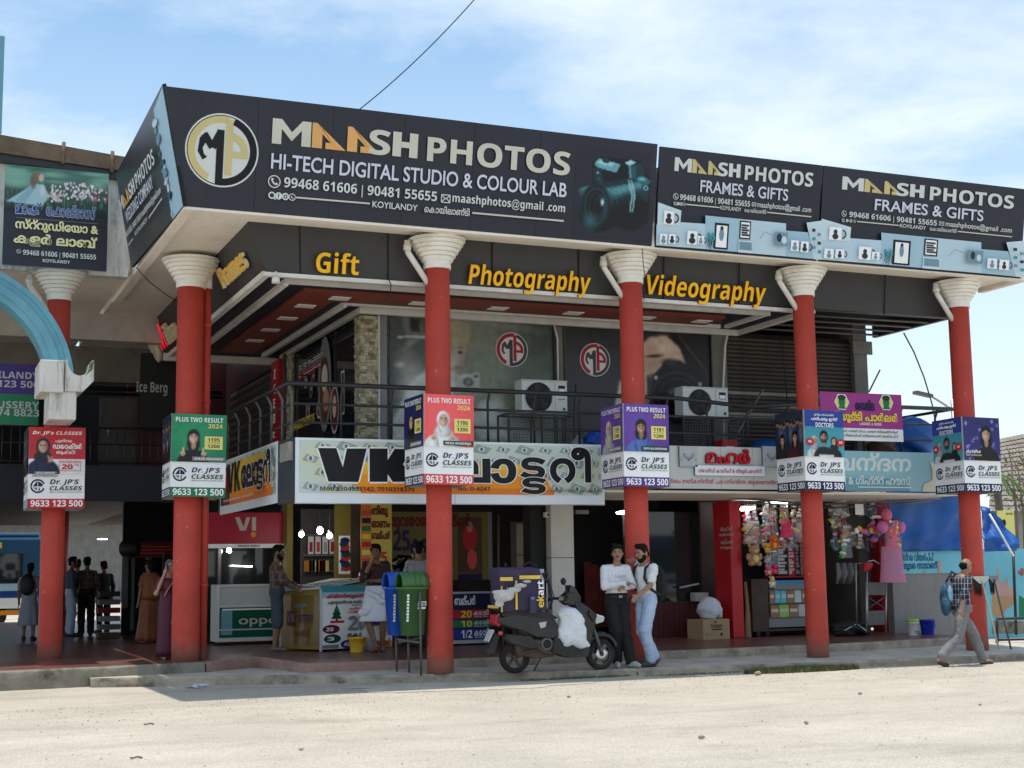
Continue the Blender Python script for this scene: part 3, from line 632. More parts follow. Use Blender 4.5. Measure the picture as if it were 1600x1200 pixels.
def social(s,mb,pts,r,m,bk):
    for k,p_ in enumerate(pts):
        u,v = s.uv(*p_); s.ell(mb,u,v,r,r,m,12)
        if k == 0: s.ell(mb,u,v,r*.62,r*.62,bk,12); s.line(mb,[(u+r*.6,v-r*.6),(u+r*1.1,v-r*1.1)],r*.35,m)
        elif k == 1: s.text(mb,'f',u-r*.25,v-r*.6,r*.5,r*1.2,bk,ref='f')
        elif k == 2: s.rect(mb,u-r*.5,v-r*.5,u+r*.5,v+r*.5,bk); s.ell(mb,u,v,r*.28,r*.28,m,8)
        else: s.ell(mb,u,v,r*.78,r*.78,bk,12); s.line(mb,[(u-r*.3,v+r*.3),(u-r*.1,v-r*.2),(u+r*.35,v-r*.35)],r*.25,m)
def envelope(s,mb,a,b,m,bk):
    u0_,v0_ = s.uv(*a); u1,v1 = s.uv(*b); t = abs(v1-v0_)*.13
    for pts in ([(u0_,v0_),(u1,v0_),(u1,v1),(u0_,v1),(u0_,v0_)],[(u0_,v1),((u0_+u1)/2,(v0_+v1)/2-.005),(u1,v1)],[(u0_,v0_),(u0_+(u1-u0_)*.38,(v0_+v1)/2)],[(u1,v0_),(u1-(u1-u0_)*.38,(v0_+v1)/2)]): s.line(mb,pts,t,m)
# --- main banner
t = thing('banner','long black photo studio banner with round gold logo, camera picture and phone numbers','banner',tuple(BO),group='black photo studio banners round the canopy')
s = Sheet(BO,(7.12,0,0),BV,t); H = s.H
mb = MB(); mb.prism([s.p(0,0,0),s.p(7.10,0,0),s.p(7.10,H,0),s.p(-.31,H,0)],s.n*-.05,'ban_navy','ban_edge'); mb.build('board',t)
L_ = MB(); I_ = MB()
for u in (0.95,2.0,3.05,4.1,5.15): I_ = MB(); s.l = .002; s.rect(I_,u,0.0,u+.006,H,'ban_edge'); I_.build('banner_seam',t)
c = s.uv(347,235); e = s.uv(404,239); mp_logo(s,L_,c[0],c[1],(e[0]-c[0])*1.0,'t_white','ban_edge','t_pale')
a,b,c = s.uv(424,225.5),s.uv(651,246.5),s.uv(426,186); maash(s,L_,a[0],(a[1]+b[1])/2,b[0]-a[0],c[1]-a[1])
s.tpx(L_,'PHOTOS',(665.6,252),(888.5,273.5),(667,214.5),'t_cream',bold=.035)
s.tpx(L_,'HI-TECH DIGITAL STUDIO & COLOUR LAB',(422.4,263.6),(883.4,307.7),(423.6,239.6),'t_lav',bold=.0149)
p_ = s.uv(427.7,284); phone_icon(s,L_,p_[0],p_[1],.088,'t_white','ban_navy')
s.tpx(L_,'99468 61606 | 90481 55655',(442.5,292.4),(681,314.8),(443,277),'t_white',bold=.025)
envelope(s,L_,(688,316),(702,305.5),'t_white','ban_navy')
s.tpx(L_,'maashphotos@gmail .com',(705,316),(880.6,331.5),(705.5,302.5),'t_white',bold=.015,ref='h')
social(s,L_,[(423.5,305.5),(434,306.5),(444.5,307.5),(455,308.5)],.05,'t_white','ban_navy')
lpx(s,L_,[(461,309),(576,318.5)],.022,'t_cream'); lpx(s,L_,[(735.7,333),(878,345.6)],.025,'t_cream')
s.tpx(L_,'KOYILANDY',(579.6,324.5),(650,329.6),(580,314.8),'t_white',bold=.012)
s.tpx(L_,'െകായിലാണ്ടി',(660.6,332),(730.8,337.5),(661,323.5),'t_white',bold=.02,ref='ക')
# printed camera
l_ = s.l; s.l = .001; pc = PxPic(s,*s.uv(893,369),*s.uv(1019,240),110,(38,39,53)); k_ = (14,22,27); t1,t2,t3,t4 = (26,54,62),(48,98,110),(104,168,180),(168,216,222)
pc.P([(926,252),(940,244),(1002,252),(1018,284),(1015,345),(990,362),(950,352),(926,300)],k_,3)
pc.P([(928,256),(936,247),(970,257),(963,270),(934,262)],t3); pc.P([(932,254),(938,249),(960,255),(955,261)],t4,2,.8); pc.E(947,251,6,4,t1); pc.P([(927,262),(939,264),(944,290),(929,282)],t1,2); pc.E(934,270,2,2,t3); pc.E(936,279,1.6,1.6,t2)
pc.P([(976,254),(986,250),(994,254),(984,260)],t4); pc.P([(983,260),(1004,254),(1008,270),(1000,283),(984,284)],t1,2); pc.P([(985,261),(994,258),(994,281),(986,283)],t2,2,.7); pc.P([(982,258),(985,258),(988,292),(984,290)],t3,1,.8)
pc.P([(994,278),(1003,274),(1018,283),(1010,292),(996,290)],t2,1); pc.E(1003,280,6,3,t3,.5); pc.P([(995,291),(1016,294),(1012,316),(996,308)],t1,2); pc.E(1009,294,4,4,t3); pc.E(1009,294,2,2,t1); pc.E(996,317,4,6,t3,.3)
n_ = 26
for q_ in range(60):                                  # the barrel, rear to front, as shaded rings
    f = q_/59; cx,cy = 988-56*f,305+17*f; rx,ry = 13+8*f,25+8*f; d_ = [1,.8,1.05,.55,1,1.1,.5,.95,1.05,.6][int(f*19.9) % 10]
    for a_,c_ in ((0,t1),(-.55,t2),(-.72,t3),(.5,k_)): pc.E(cx-1,cy+a_*ry*.9,rx*(1 if a_ == 0 else .8),ry*(1 if a_ == 0 else .16 if a_ < 0 else .45),np.array(c_)*d_,.12 if a_ == 0 else .9)
for q_ in (981,985): pc.P([(q_,281),(q_+2,281),(q_+8,305),(q_+4,332),(q_+2,332),(q_+5,305)],t4,1,.8)
pc.E(930,322,22,35,t1); pc.E(930,322,20.5,33,k_); pc.E(931,322,18,29,t2,.05); pc.E(931,322,17,27.5,(12,20,24)); pc.E(933,322,13.5,22,t1,.1); pc.E(934,322,12.5,20.5,(10,16,20)); pc.E(938,323,8,15,t2,.5); pc.E(935,325,8,14,(12,20,24),.4); pc.E(941,316,2.5,5,t4,.6); pc.E(922,345,8,10,t2,.9); pc.noise(.05,2); pc.out(t,'camera_print'); s.l = l_
L_.build('lettering',t)
# --- the two frames & gifts banners
x2 = 3.33
def gift_banner(x0,W,label,kx,ref):
    o = BO+V((x0-BO.x,0,0)); t = thing('banner',label,'banner',tuple(o),group='black photo studio banners round the canopy')
    s = Sheet(o,(W,0,0),BV,t)
    if ref: base = ref; s.uv = lambda px,py: (base.uv(px,py)[0]*kx,base.uv(px,py)[1])
    mb = MB(); mb.prism([s.p(.015,-.01,0),s.p(W-.01,-.01,0),s.p(W-.01,H-.03,0),s.p(.015,H-.03,0)],s.n*-.05,'ban_navy','ban_edge'); mb.build('board',t)
    L_ = MB(); I_ = MB(); h = lambda a,b: s.uv(*b)[1]-s.uv(*a)[1]
    a,b,c = s.uv(1053.6,266.9),s.uv(1155.6,278),s.uv(1054.7,245.5); maash(s,L_,a[0],(a[1]+b[1])/2,b[0]-a[0],c[1]-a[1],'t_white','t_pale')
    s.tpx(L_,'PHOTOS',(1162.4,281),(1269,291.5),(1163,258.6),'t_white',bold=.035)
    s.tpx(L_,'FRAMES & GIFTS',(1093,300.6),(1230,312.6),(1093.7,282),'t_lav',bold=.0145)
    p_ = s.uv(1055,307); phone_icon(s,L_,p_[0],p_[1],.05,'t_white','ban_navy')
    s.tpx(L_,'99468 61606 | 90481 55655',(1061,313),(1170.6,322.5),(1061.5,304.2),'t_white',bold=.02)
    envelope(s,L_,(1173.5,322),(1180,317),'t_white','ban_navy')
    s.tpx(L_,'maashphotos@gmail .com',(1181.5,324),(1265.5,331.5),(1182,315.5),'t_white',bold=.01,ref='h')
    social(s,L_,[(1053,318),(1058,318.5),(1062.5,319),(1067,319.3)],.026,'t_white','ban_navy')
    lpx(s,L_,[(1070,319.6),(1122,324.5)],.018,'t_cream'); lpx(s,L_,[(1196,332),(1265,339)],.018,'t_cream')
    s.tpx(L_,'KOYILANDY',(1123,327.5),(1155.6,330.6),(1123,321.5),'t_white',bold=.01)
    s.tpx(L_,'െകായിലാണ്ടി',(1160.5,331.2),(1194,334.6),(1161,326.5),'t_white',bold=.015,ref='ക')
    q = lambda pts: [(1000+x/2.667,220+y/2.667) for x,y in pts]
    ppx(s,I_,q([(62,350),(135,338),(270,347),(270,452),(60,436)]),'pb1'); ppx(s,I_,q([(68,257),(165,292),(160,352),(65,350)]),'pb3')
    ppx(s,I_,q([(265,312),(600,345),(600,482),(265,452)]),'pb2'); ppx(s,I_,q([(440,330),(600,345),(600,482),(440,468)]),'pb1')
    ppx(s,I_,q([(600,375),(690,382),(722,494),(600,482)]),'pb2'); ppx(s,I_,q([(685,342),(750,333),(746,496),(716,494)]),'pb3')
    def rc(a,b,m): u0_,v0_ = s.uv(1000+a[0]/2.667,220+a[1]/2.667); u1,v1 = s.uv(1000+b[0]/2.667,220+b[1]/2.667); s.rect(I_,min(u0_,u1),min(v0_,v1),max(u0_,u1),max(v0_,v1),m)
    rc((298,450),(363,347),'p_black'); rc((306,443),(356,356),'p_white'); u,v = s.uv(*q([(331,392)])[0]); s.ell(I_,u,v,.045,.10,'pb4',10); s.ell(I_,u,v+.10,.03,.035,'ink',8)
    rc((404,408),(454,338),'p_black'); rc((409,403),(449,343),'p_white')
    for k in range(5): rc((413,356+k*10),(445-(k % 2)*7,351+k*10),'ink')
    rc((398,465),(460,420),'pb3')
    for k in range(3): rc((403,432+k*11),(455,425+k*11),'pb4')
    for k in range(5): u,v = s.uv(*q([(276+k*5,395+(k % 3)*9)])[0]); s.ell(I_,u,v,.018,.05,'p_teal',8); s.line(I_,[(u,v-.03),(u-.01,v-.16)],.012,'p_dkgreen')
    def mug(x,y,k,pic):
        a = s.uv(1000+(x-22*k)/2.667,220+(y+26*k)/2.667); b = s.uv(1000+(x+22*k)/2.667,220+(y-26*k)/2.667)
        s.arc(I_,b[0]+.02*k,(a[1]+b[1])/2,.05*k,.075*k,-90,90,'ink',10); s.rect(I_,a[0],a[1],b[0],b[1],'p_white')
        s.ell(I_,(a[0]+b[0])/2,(a[1]+b[1])/2+.03*k,.04*k,.04*k,pic,9); s.ell(I_,(a[0]+b[0])/2,(a[1]+b[1])/2-.045*k,.06*k,.05*k,pic,9)
    mug(108,322,1.0,'ink'); mug(85,410,.75,'pb4'); mug(120,410,.7,'ink'); mug(203,405,1.0,'ink'); mug(238,415,.6,'pb4'); mug(628,438,.8,'pb4'); mug(668,443,.8,'ink')
    rc((542,437),(598,385),'pb4'); u,v = s.uv(*q([(562,405)])[0]); s.ell(I_,u,v,.05,.07,'ink',10); u,v = s.uv(*q([(582,415)])[0]); s.ell(I_,u,v,.05,.06,'pb3',10)
    for k in range(6): rc((698+(k % 2)*22,380+k*18),(712+(k % 2)*22,368+k*18),['ink','pb4','p_teal'][k % 3])
    s.line(I_,[s.uv(*q([(480,410)])[0]),s.uv(*q([(500,380)])[0]),s.uv(*q([(530,395)])[0])],.01,'pb4')
    L_.build('lettering',t); I_.build('gift_pictures',t); return s
s2 = gift_banner(x2,2.98,'black frames and gifts banner in the middle, beside the camera picture',1,None)
gift_banner(x2+2.99,4.20,'stretched black frames and gifts banner at the end of the canopy',1.40,s2)
# --- banner on the left flank
near_b = V((-3.815,-0.60,6.262)); far_b = wp(204,418,'z',6.262); near_t = V((-4.125,-0.84,7.795))
t = thing('banner','narrow black wedding company banner on the left flank of the canopy','banner',tuple(far_b),group='black photo studio banners round the canopy')
uu = (near_b-far_b); n_ = uu.cross(near_t-far_b).normalized(); vv = n_.cross(uu.normalized())
s = Sheet(far_b,uu,vv*1.5,t,n=n_)
mb = MB(); cs = [s.uv(205,418),s.uv(286.5,322),s.uv(254,131),s.uv(181,272)]; mb.prism([s.p(u,v,0) for u,v in cs],s.n*-.05,'ban_grey','ban_edge'); mb.build('board',t)
L_ = MB(); I_ = MB()
ppx(s,I_,[(240,172),(269.5,343),(286,322),(253.7,136)],'pb2')
for k in range(26):
    f = random.random(); x = 243+f*28; y = 185+f*145+random.uniform(-8,14); u,v = s.uv(x,y); s.ell(I_,u,v,random.uniform(.05,.16),random.uniform(.03,.07),random.choice(['pb1','pb4','cam3','pb3','cam2']),8)
a,b,c = s.uv(190.5,327.5),s.uv(246,248),s.uv(187.5,306); ww = b[0]-a[0]; hh = c[1]-a[1]
maash(s,L_,a[0],(a[1]+b[1])/2-.06,ww*.48,hh,'t_white','t_gold'); s.text(L_,'PHOTOS',a[0]+ww*.52,(a[1]+b[1])/2-.06,ww*.48,hh,'t_white',bold=.03)
s.tpx(L_,'WEDDING COMPANY',(203,349),(245,291),(200.5,330),'t_lav',bold=.0149)
s.tpx(L_,'99468 61606 | 90481 55655 maashphotos@gmail.com',(200,375),(257,299),(199,366),'t_white',bold=.015)
lpx(s,L_,[(201,389),(213,372)],.02,'t_cream'); lpx(s,L_,[(238,340),(259,309)],.02,'t_cream')
s.tpx(L_,'KOYILANDY',(217,369),(236,343),(216.5,362),'t_white',bold=.01)
L_.build('lettering',t); I_.build('picture_strip',t)

# ------------------------------------------------------------------ raised yellow letters on the fascia
flat('let_yellow',250,190,30,0.4,0.06); flat('let_side',150,84,20); flat('let_pale',236,225,190); flat('let_red',205,20,40)
fo = V((-2.47,0.262,5.63)); fv = V((0,-0.145,0.67))
def fsheet(root): return Sheet(fo,(12,0,0),fv,root)
for word,pa,pb,pt,lab in (('Gift',(491,425),(558,426),(493,394),'yellow raised letters Gift on the dark fascia'),
                              ('Photography',(729,443),(919,449),(731,413),'yellow raised letters Photography between two columns'),
                              ('Videography',(1005,459),(1192,467),(1007,429),'yellow raised letters Videography, first letter behind the column')):
    f = fsheet(None); a,b,c = f.uv(*pa),f.uv(*pb),f.uv(*pt)
    t = thing('sign_letters',lab,'sign',tuple(f.p(a[0],a[1],0)),group='raised word signs on the fascia'); f.root = t
    v0_ = a[1]
    f.solid(word,a[0],v0_,b[0]-a[0],c[1]-a[1],.05,'let_yellow','let_side',bold=.022,shear=.10 if word != 'Gift' else 0,base=.03)
# left fascia face: x = -2.47 .. -2.78
sf = Sheet(V((-2.475,8.4,5.63)),(0,-8.1,0),V((-0.30,0,0.67)),None)
a,b = sf.uv(354,443),sf.uv(394,413)
t = thing('sign_letters','yellow raised letters Frames on the flank of the fascia','sign',tuple(sf.p(a[0],a[1],0)),group='raised word signs on the fascia'); sf.root = t
sf.solid('Frames',a[0],.22,b[0]-a[0],.30,.05,'let_yellow','let_pale',bold=.035,base=.04)
a,b = sf.uv(255,520),sf.uv(284,487)
t = thing('sign_letters','red raised letter M and pale letters on the flank, partly behind a column','sign',tuple(sf.p(a[0],a[1],0)),group='raised word signs on the fascia'); sf.root = t
mat('glow_red',(0.85,0.02,0.05),0.4,0,emit=0.35)
sf.solid('M',a[0]-.2,.12,.62,.46,.06,'glow_red','let_red',bold=.02,base=.05); sf.solid('illma',a[0]+.5,.12,1.0,.38,.06,'let_pale','let_pale',bold=.02,base=.05,ref='i')
rl = sf.uv(247,518); t = thing('round_sign','round red lit sign with cream rim before the red M letters','sign',tuple(sf.p(rl[0],.35,0)),group='raised word signs on the fascia')
ct = sf.p(rl[0]-.35,.30,.09); mb = MB(); mb.lathe([(0.30,-.05),(0.33,0),(0.33,.06),(.28,.062)],ct,'let_pale',28,ax=sf.n); mb.build('rim',t)
mb = MB(); mb.lathe([(.275,.03),(.275,.05)],ct,'glow_red',28,ax=sf.n); mb.lathe([(.10,.052),(.10,.056)],ct+V((0,0,.04)),'let_pale',12,ax=sf.n); mb.build('face',t)

# ------------------------------------------------------------------ lottery signs
flat('lot_o1',255,206,66); flat('lot_o2',254,184,44); flat('lot_o3',248,158,34); flat('lot_o4',238,130,40); flat('lot_b',118,146,196)
flat('note1',212,222,208); flat('note2',158,174,164); flat('note3',92,112,108); flat('note4',226,222,176); flat('note5',214,222,226); flat('board_white',236,243,250,0.4,0.03); flat('corner_grey',62,66,74)
def notes(s,mb,u0_,v0_,u1,v1,du=.34,dv=.22,seed_=1):
    rnd = random.Random(seed_); s.rect(mb,u0_,v0_,u1,v1,'note1'); j = 0; v = v0_; base = s.l
    while v < v1-.03:
        u = u0_+(j % 2)*du*.5
        while u < u1-.04:
            a = min(du*.96,u1-u); b = min(dv*.95,v1-v); s.l = base+.0006
            s.poly(mb,[(u,v+b*.25),(u+a*.72,v),(u+a,v+b*.6),(u+a*.3,v+b)],rnd.choice(['note5','note2','note4'])); s.l = base+.0016
            s.poly(mb,[(u+a*.14,v+b*.34),(u+a*.70,v+b*.13),(u+a*.88,v+b*.6),(u+a*.32,v+b*.85)],'note2'); s.l = base+.0024
            s.ell(mb,u+a*.5,v+b*.5,a*.16,b*.26,'note5',9); s.l = base+.003
            s.ell(mb,u+a*.5,v+b*.5,a*.07,b*.19,'note3',7)
            u += du
        v += dv; j += 1
    s.l = base+.004
def outlined(s,mb,pts,m,mo,w):
    s.line(mb,pts+pts[:1]+pts[1:2],w,mo); s.poly(mb,pts,m)
def otext(s,mb,body,u,v,w,h,m,mo,bold,ref,ob=.03,shear=0.0):
    vs_,fs,bb = text2d(body,bold,shear); v2,f2,b2 = text2d(body,bold+ob,shear)
    rb = text2d(ref,bold)[2]; ky = h/(rb[3]-max(rb[1],-.05)); kx = w/(bb[2]-bb[0])
    mb.add([s.p(u+(x-bb[0])*kx,v+y*ky,s.l+z*.05) for x,y,z in v2],f2,mo); s.up(.006)
    mb.add([s.p(u+(x-bb[0])*kx,v+y*ky,s.l+z*.05) for x,y,z in vs_],fs,m); s.up(.005)
t = thing('lottery_sign','wide white lottery shop sign with banknotes and huge black letters above the counter','sign',(-1.86,1.0,2.385))
s = Sheet((-1.86,1.0,2.385),(5.03,0,0),(0,0,.965),t)
mb = MB(); mb.prism([s.p(0,0,0),s.p(5.03,0,0),s.p(5.03,.965,0),s.p(0,.965,0)],(0,.058,0),'board_white'); mb.build('board',t)
mb = MB(); mb.box(-1.862,3.17,0.992,1.0,2.385,2.395,'steel'); mb.box(.62,.628,.995,1.0,2.39,2.54,'p_lgrey'); mb.build('edge_strip',t)
I_ = MB(); L_ = MB()
notes(s,I_,.055,.155,4.98,.93,.36,.205,3)
for k,m in enumerate(['lot_o4','lot_o3','lot_o3','lot_o2','lot_o1']):
    v = .155+.095*k; s.poly(I_,[(1.0-.09*k+(.14 if k > 2 else 0),v),(4.15-.05*k,v),(4.1-.05*k,v+.095),(.96-.09*k+(.14 if k > 2 else 0),v+.095)],m)
s.poly(I_,[(1.0,.63),(1.55,.63),(1.5,.78),(1.15,.75)],'lot_b')
q = lambda pts: [s.uv(*p_) for p_ in pts]
outlined(s,L_,q([(496.5,700),(525,700.3),(535.2,730),(541.5,701),(572.5,701),(559.5,753.3),(512.7,752.5)]),'p_black','p_white',.05)
outlined(s,L_,q([(576.7,701),(605,701),(605,719),(616,701.5),(646,702),(629,725),(645,753),(613,753),(605,741),(605,753),(577,753)]),'p_black','p_white',.05)
def put(body,xa,xb,yb,yt,ref,bold=.05): a,b,c = s.uv(xa,yb),s.uv(xb,yb),s.uv(xa,yt); otext(s,L_,body,a[0],(a[1]+b[1])/2,b[0]-a[0],c[1]-a[1],'p_black','p_white',bold,ref,.03)
put('േലാ',655,806,752,712,'ാ'); put('ട',811,852,746,712,'ട'); put('ട',812,853,770,744,'ട',.06); put('റ',857,897,752,713,'ാ'); put('ീ',890,921,752,713,'ാ')
s.tpx(L_,'Mob:8304995142, 7510318370',(498,767),(645,768.5),(498,760.5),'p_black',bold=.03)
s.tpx(L_,'No: D 4247',(713,767),(763,767.5),(713,760.5),'p_black',bold=.03)
s.tpx(L_,'പുതിയസ്റ്റാന്റ് കൊയിലാണ്ടി',(857,769),(938,770.5),(857,765),'p_brown',bold=.01,ref='ക')
I_.build('banknote_print',t); L_.build('lettering',t)
t = thing('lottery_sign','lottery sign on the flank of the balcony, seen at a slant','sign',(-1.95,5.93,2.43))
s = Sheet((-1.95,5.93,2.43),(0,-4.23,0),(0,0,.93),t)
mb = MB(); mb.prism([s.p(0,0,0),s.p(4.23,0,0),s.p(4.23,.93,0),s.p(0,.93,0)],(.008,0,0),'board_white'); mb.build('board',t)
mb = MB(); mb.prism([(-1.948,1.695,2.40),(-1.875,.998,2.40),(-1.866,1.056,2.40),(-1.943,1.695,2.40)],(0,0,.95),'corner_grey'); mb.build('corner_panel',t)
I_ = MB(); L_ = MB()
notes(s,I_,.12,.14,4.15,.90,.42,.20,5)
for k,m in enumerate(['lot_o4','lot_o3','lot_o2','lot_o1','lot_o1','lot_o1']):
    v = .14+.115*k; s.rect(I_,.75+.05*k,v,3.95-.1*k,v+.12,m)
s.rect(I_,.25,.15,.85,.80,'p_maroon'); s.rect(I_,.14,.15,.28,.7,'p_black'); s.ell(I_,.52,.5,.16,.2,'p_red',14); s.ell(I_,.52,.68,.1,.08,'p_skin2',10); s.ell(I_,.65,.3,.15,.12,'p_brown',10)
def put(body,xa,xb,yb,yt,ref,bold=.05): a,b,c = s.uv(xa,yb),s.uv(xb,yb),s.uv(xa,yt); otext(s,L_,body,a[0],a[1],b[0]-a[0],c[1]-a[1],'p_black','p_white',bold,ref,.03)
put('VK',357,377,771,726,'H',.06); put('േലാ',380,407,762,726,'ല'); put('ട',406,416,748,716,'ട'); put('ട',406.5,416.5,765,742,'ട',.04); put('റ',418,425,754,716,'റ'); put('ീ',424,430.5,753,715,'റ')
s.tpx(L_,'Mob:8304995142, 7510318370',(357,787),(404,772),(357,783.5),'p_white',bold=.02)
I_.build('banknote_print',t); L_.build('lettering',t)

# ------------------------------------------------------------------ jewellery sign, gift house sign, parlour sign
flat('mahar_board',206,208,204,0.35,0.05); flat('mahar_side',120,122,122); flat('teal_board',152,194,204); flat('teal_dk',110,160,174); flat('teal_text',216,228,226)
t = thing('jewellery_sign','pale grey jewellery sign with raised red letters and a necklace plate','sign',(3.3,1.0,2.665))
s = Sheet((3.28,1.0,2.665),(3.34,0,0),(0,0,.70),t)
for a,b in ((0,1.09),(1.095,2.05),(2.055,2.68),(2.685,3.34)):
    mb = MB(); mb.prism([s.p(a,0,0),s.p(b,0,0),s.p(b,.70,0),s.p(a,.70,0)],(0,.058,0),'mahar_board','mahar_side'); mb.build('panel',t)
L_ = MB()
a,b,c = s.uv(1101,723),s.uv(1170,724),s.uv(1101,706)
s.root = t; s.solid('മഹർ',a[0],a[1],b[0]-a[0],c[1]-a[1],.05,'let_red','p_maroon',bold=.032,ref='മ',base=.012)
mb = MB(); a,b = s.uv(1084,743),s.uv(1192,729); mb.prism([s.p(a[0],a[1],.05),s.p(b[0],a[1],.05),s.p(b[0],b[1],.05),s.p(a[0],b[1],.05)],(0,.05,0),'board_white','mahar_side'); mb.build('name_strip',t)
s.l = .053; s.tpx(L_,'ഗോൾഡ് കവറിംഗ് & തിരൂർപൊന്ന്',(1089,738.5),(1188,739.5),(1089,733.5),'p_red',bold=.03,ref='ക'); s.l = .003
s.tpx(L_,'916 ഗ്രാം തങ്കത്തിൽ പൊതിഞ്ഞ ആഭരണങ്ങൾ',(1030,754),(1223,757.5),(1030,748.5),'p_red',bold=.02,ref='ക')
for px in (1060,1190):
    mb = MB(); a,b = s.uv(px,729),s.uv(px+27,698); mb.prism([s.p(a[0],a[1],.05),s.p(b[0],a[1],.05),s.p(b[0],b[1],.05),s.p(a[0],b[1],.05)],(0,.05,0),'p_lgrey','mahar_side'); mb.build('necklace_plate',t)
    s.l = .054; cu,cv = (a[0]+b[0])/2,(a[1]+b[1])/2+.05; s.arc(L_,cu,cv,.085,.105,180,360,'p_grey',14); s.arc(L_,cu,cv,.062,.07,180,360,'p_grey',14); s.ell(L_,cu,cv-.11,.02,.02,'p_grey',8); s.ell(L_,cu-.13,cv-.1,.012,.02,'p_grey',6); s.ell(L_,cu+.13,cv-.1,.012,.02,'p_grey',6)
L_.build('lettering',t)
t = thing('gift_house_sign','faded teal gift house sign with a pale face, between two poster boxes','sign',(6.66,1.0,2.66))
s = Sheet((6.66,1.0,2.66),(3.26,0,0),(0,0,.69),t)
mb = MB(); mb.prism([s.p(0,0,0),s.p(3.26,0,0),s.p(3.26,.69,0),s.p(0,.69,0)],(0,.058,0),'teal_board','mahar_side'); mb.build('board',t)
L_ = MB(); s.rect(L_,.0,.0,2.5,.22,'teal_dk'); s.rect(L_,0,.25,2.3,.255,'teal_dk')
s.tpx(L_,'വന്ദന',(1303,735),(1424,735),(1303,713.5),'teal_text',bold=.04,ref='ന',shear=.1)
s.tpx(L_,'ഫാൻസി & ഗിഫ്റ്റ് ഹൗസ്',(1270,756),(1423,757.5),(1270,745.5),'teal_text',bold=.035,ref='ക')
lpx(s,L_,[(1340,761),(1423,762)],.02,'teal_text')
s.poly(L_,[s.uv(*p_) for p_ in ((1440,768),(1443,757),(1456,750),(1456,735),(1452,722),(1459,722),(1461,726),(1470,724),(1475,730),(1475,769))],'p_cream'); u,v = s.uv(1472,722); s.ell(L_,u,v,.13,.06,'teal_dk',14)
L_.build('lettering',t)
t = thing('parlour_sign','purple ladies beauty parlour sign with two green faces, tied on the balcony rail','sign',(7.3,.9,3.4))
a = wp(1284,687,'y',.92); b = wp(1408,617,'y',.92)
s = Sheet((a.x,.92,a.z),(b.x-a.x,0,0),(0,0,b.z-a.z),t)
mb = MB(); panel(mb,s,.025,'p_magenta','p_grey'); mb.build('board',t)
L_ = MB(); s.rect(L_,0,0,s.W,s.H*.26,'p_white'); s.rect(L_,s.W*.3,s.H*.26,s.W,s.H*.62,'p_magenta')
for px,py in ((1315,628),(1384,629)):
    u,v = s.uv(px,py); s.ell(L_,u,v,.155,.155,'p_white',6); s.ell(L_,u,v,.14,.14,'p_paleyellow',6); s.ell(L_,u,v,.07,.10,'p_green',12); s.ell(L_,u,v+.075,.085,.05,'p_dkgreen',10); s.poly(L_,[(u-.09,v-.12),(u+.09,v-.12),(u+.03,v-.05),(u-.03,v-.05)],'p_green')
s.tpx(L_,'െബല്ല',(1336,640),(1366,641),(1336,628),'p_navy',bold=.05,ref='ബ')
s.tpx(L_,'ബ്യൂട്ടി പാർലർ',(1290,657),(1402,658),(1290,646.5),'p_yellow',bold=.05,ref='പ')
s.tpx(L_,'LADIES & KIDS',(1342,664.5),(1376,665),(1342,660.5),'p_white',bold=.03)
s.tpx(L_,'ഹെയർ കട്ടിംഗ്, ഹെയർ സ്പാ, ഹെയർ സ്ട്രെയ്റ്റനിംഗ്',(1290,675),(1402,676.5),(1290,672),'p_black',bold=.02,ref='ക'); s.tpx(L_,'ഫേഷ്യൽ, ത്രെഡിംഗ്, ബ്രൈഡൽ മേക്കപ്പ്',(1290,682),(1402,683.5),(1290,679),'p_black',bold=.02,ref='ക')
L_.build('lettering',t)

# ------------------------------------------------------------------ poster boxes on the columns
def jp_base(s,mb,strip):
    W,H = s.W,s.H
    s.rect(mb,0,0,W,H,'p_white'); s.rect(mb,0,0,W,H*.115,strip)
    s.text(mb,'9633 123 500',W*.05,H*.02,W*.92,H*.078,'p_white',bold=.035)
    cu,cv,r = W*.17,H*.27,W*.13
    s.arc(mb,cu,cv,r*.78,r,20,340,'p_black',20)
    s.poly(mb,[(cu-r*.7,cv-r*.1),(cu-r*.05,cv+r*.8),(cu-r*.05,cv-r*.1)],'p_navy'); s.poly(mb,[(cu+r*.05,cv+r*.7),(cu+r*.65,cv+r*.3),(cu+r*.65,cv-r*.1),(cu+r*.05,cv-r*.1)],'p_navy')
    s.poly(mb,[(cu-r*.6,cv-r*.2),(cu-r*.1,cv-r*.2),(cu-r*.1,cv-r*.7)],'p_grey'); s.poly(mb,[(cu+r*.1,cv-r*.2),(cu+r*.3,cv-r*.2),(cu+r*.3,cv-r*.8),(cu+r*.1,cv-r*.8)],'p_grey'); s.rect(mb,cu-r*.9,cv-r*.15,cu+r*.9,cv-r*.05,'p_white')
    s.text(mb,"Dr. JP'S",W*.38,H*.295,W*.52,H*.058,'p_navy',bold=.03,shear=.22); s.text(mb,'CLASSES',W*.38,H*.218,W*.58,H*.052,'p_dkgreen',bold=.03,shear=.22)
    s.text(mb,'MEDICAL ENTRANCE COACHING CENTRE',W*.38,H*.19,W*.58,H*.012,'p_navy',bold=.01)
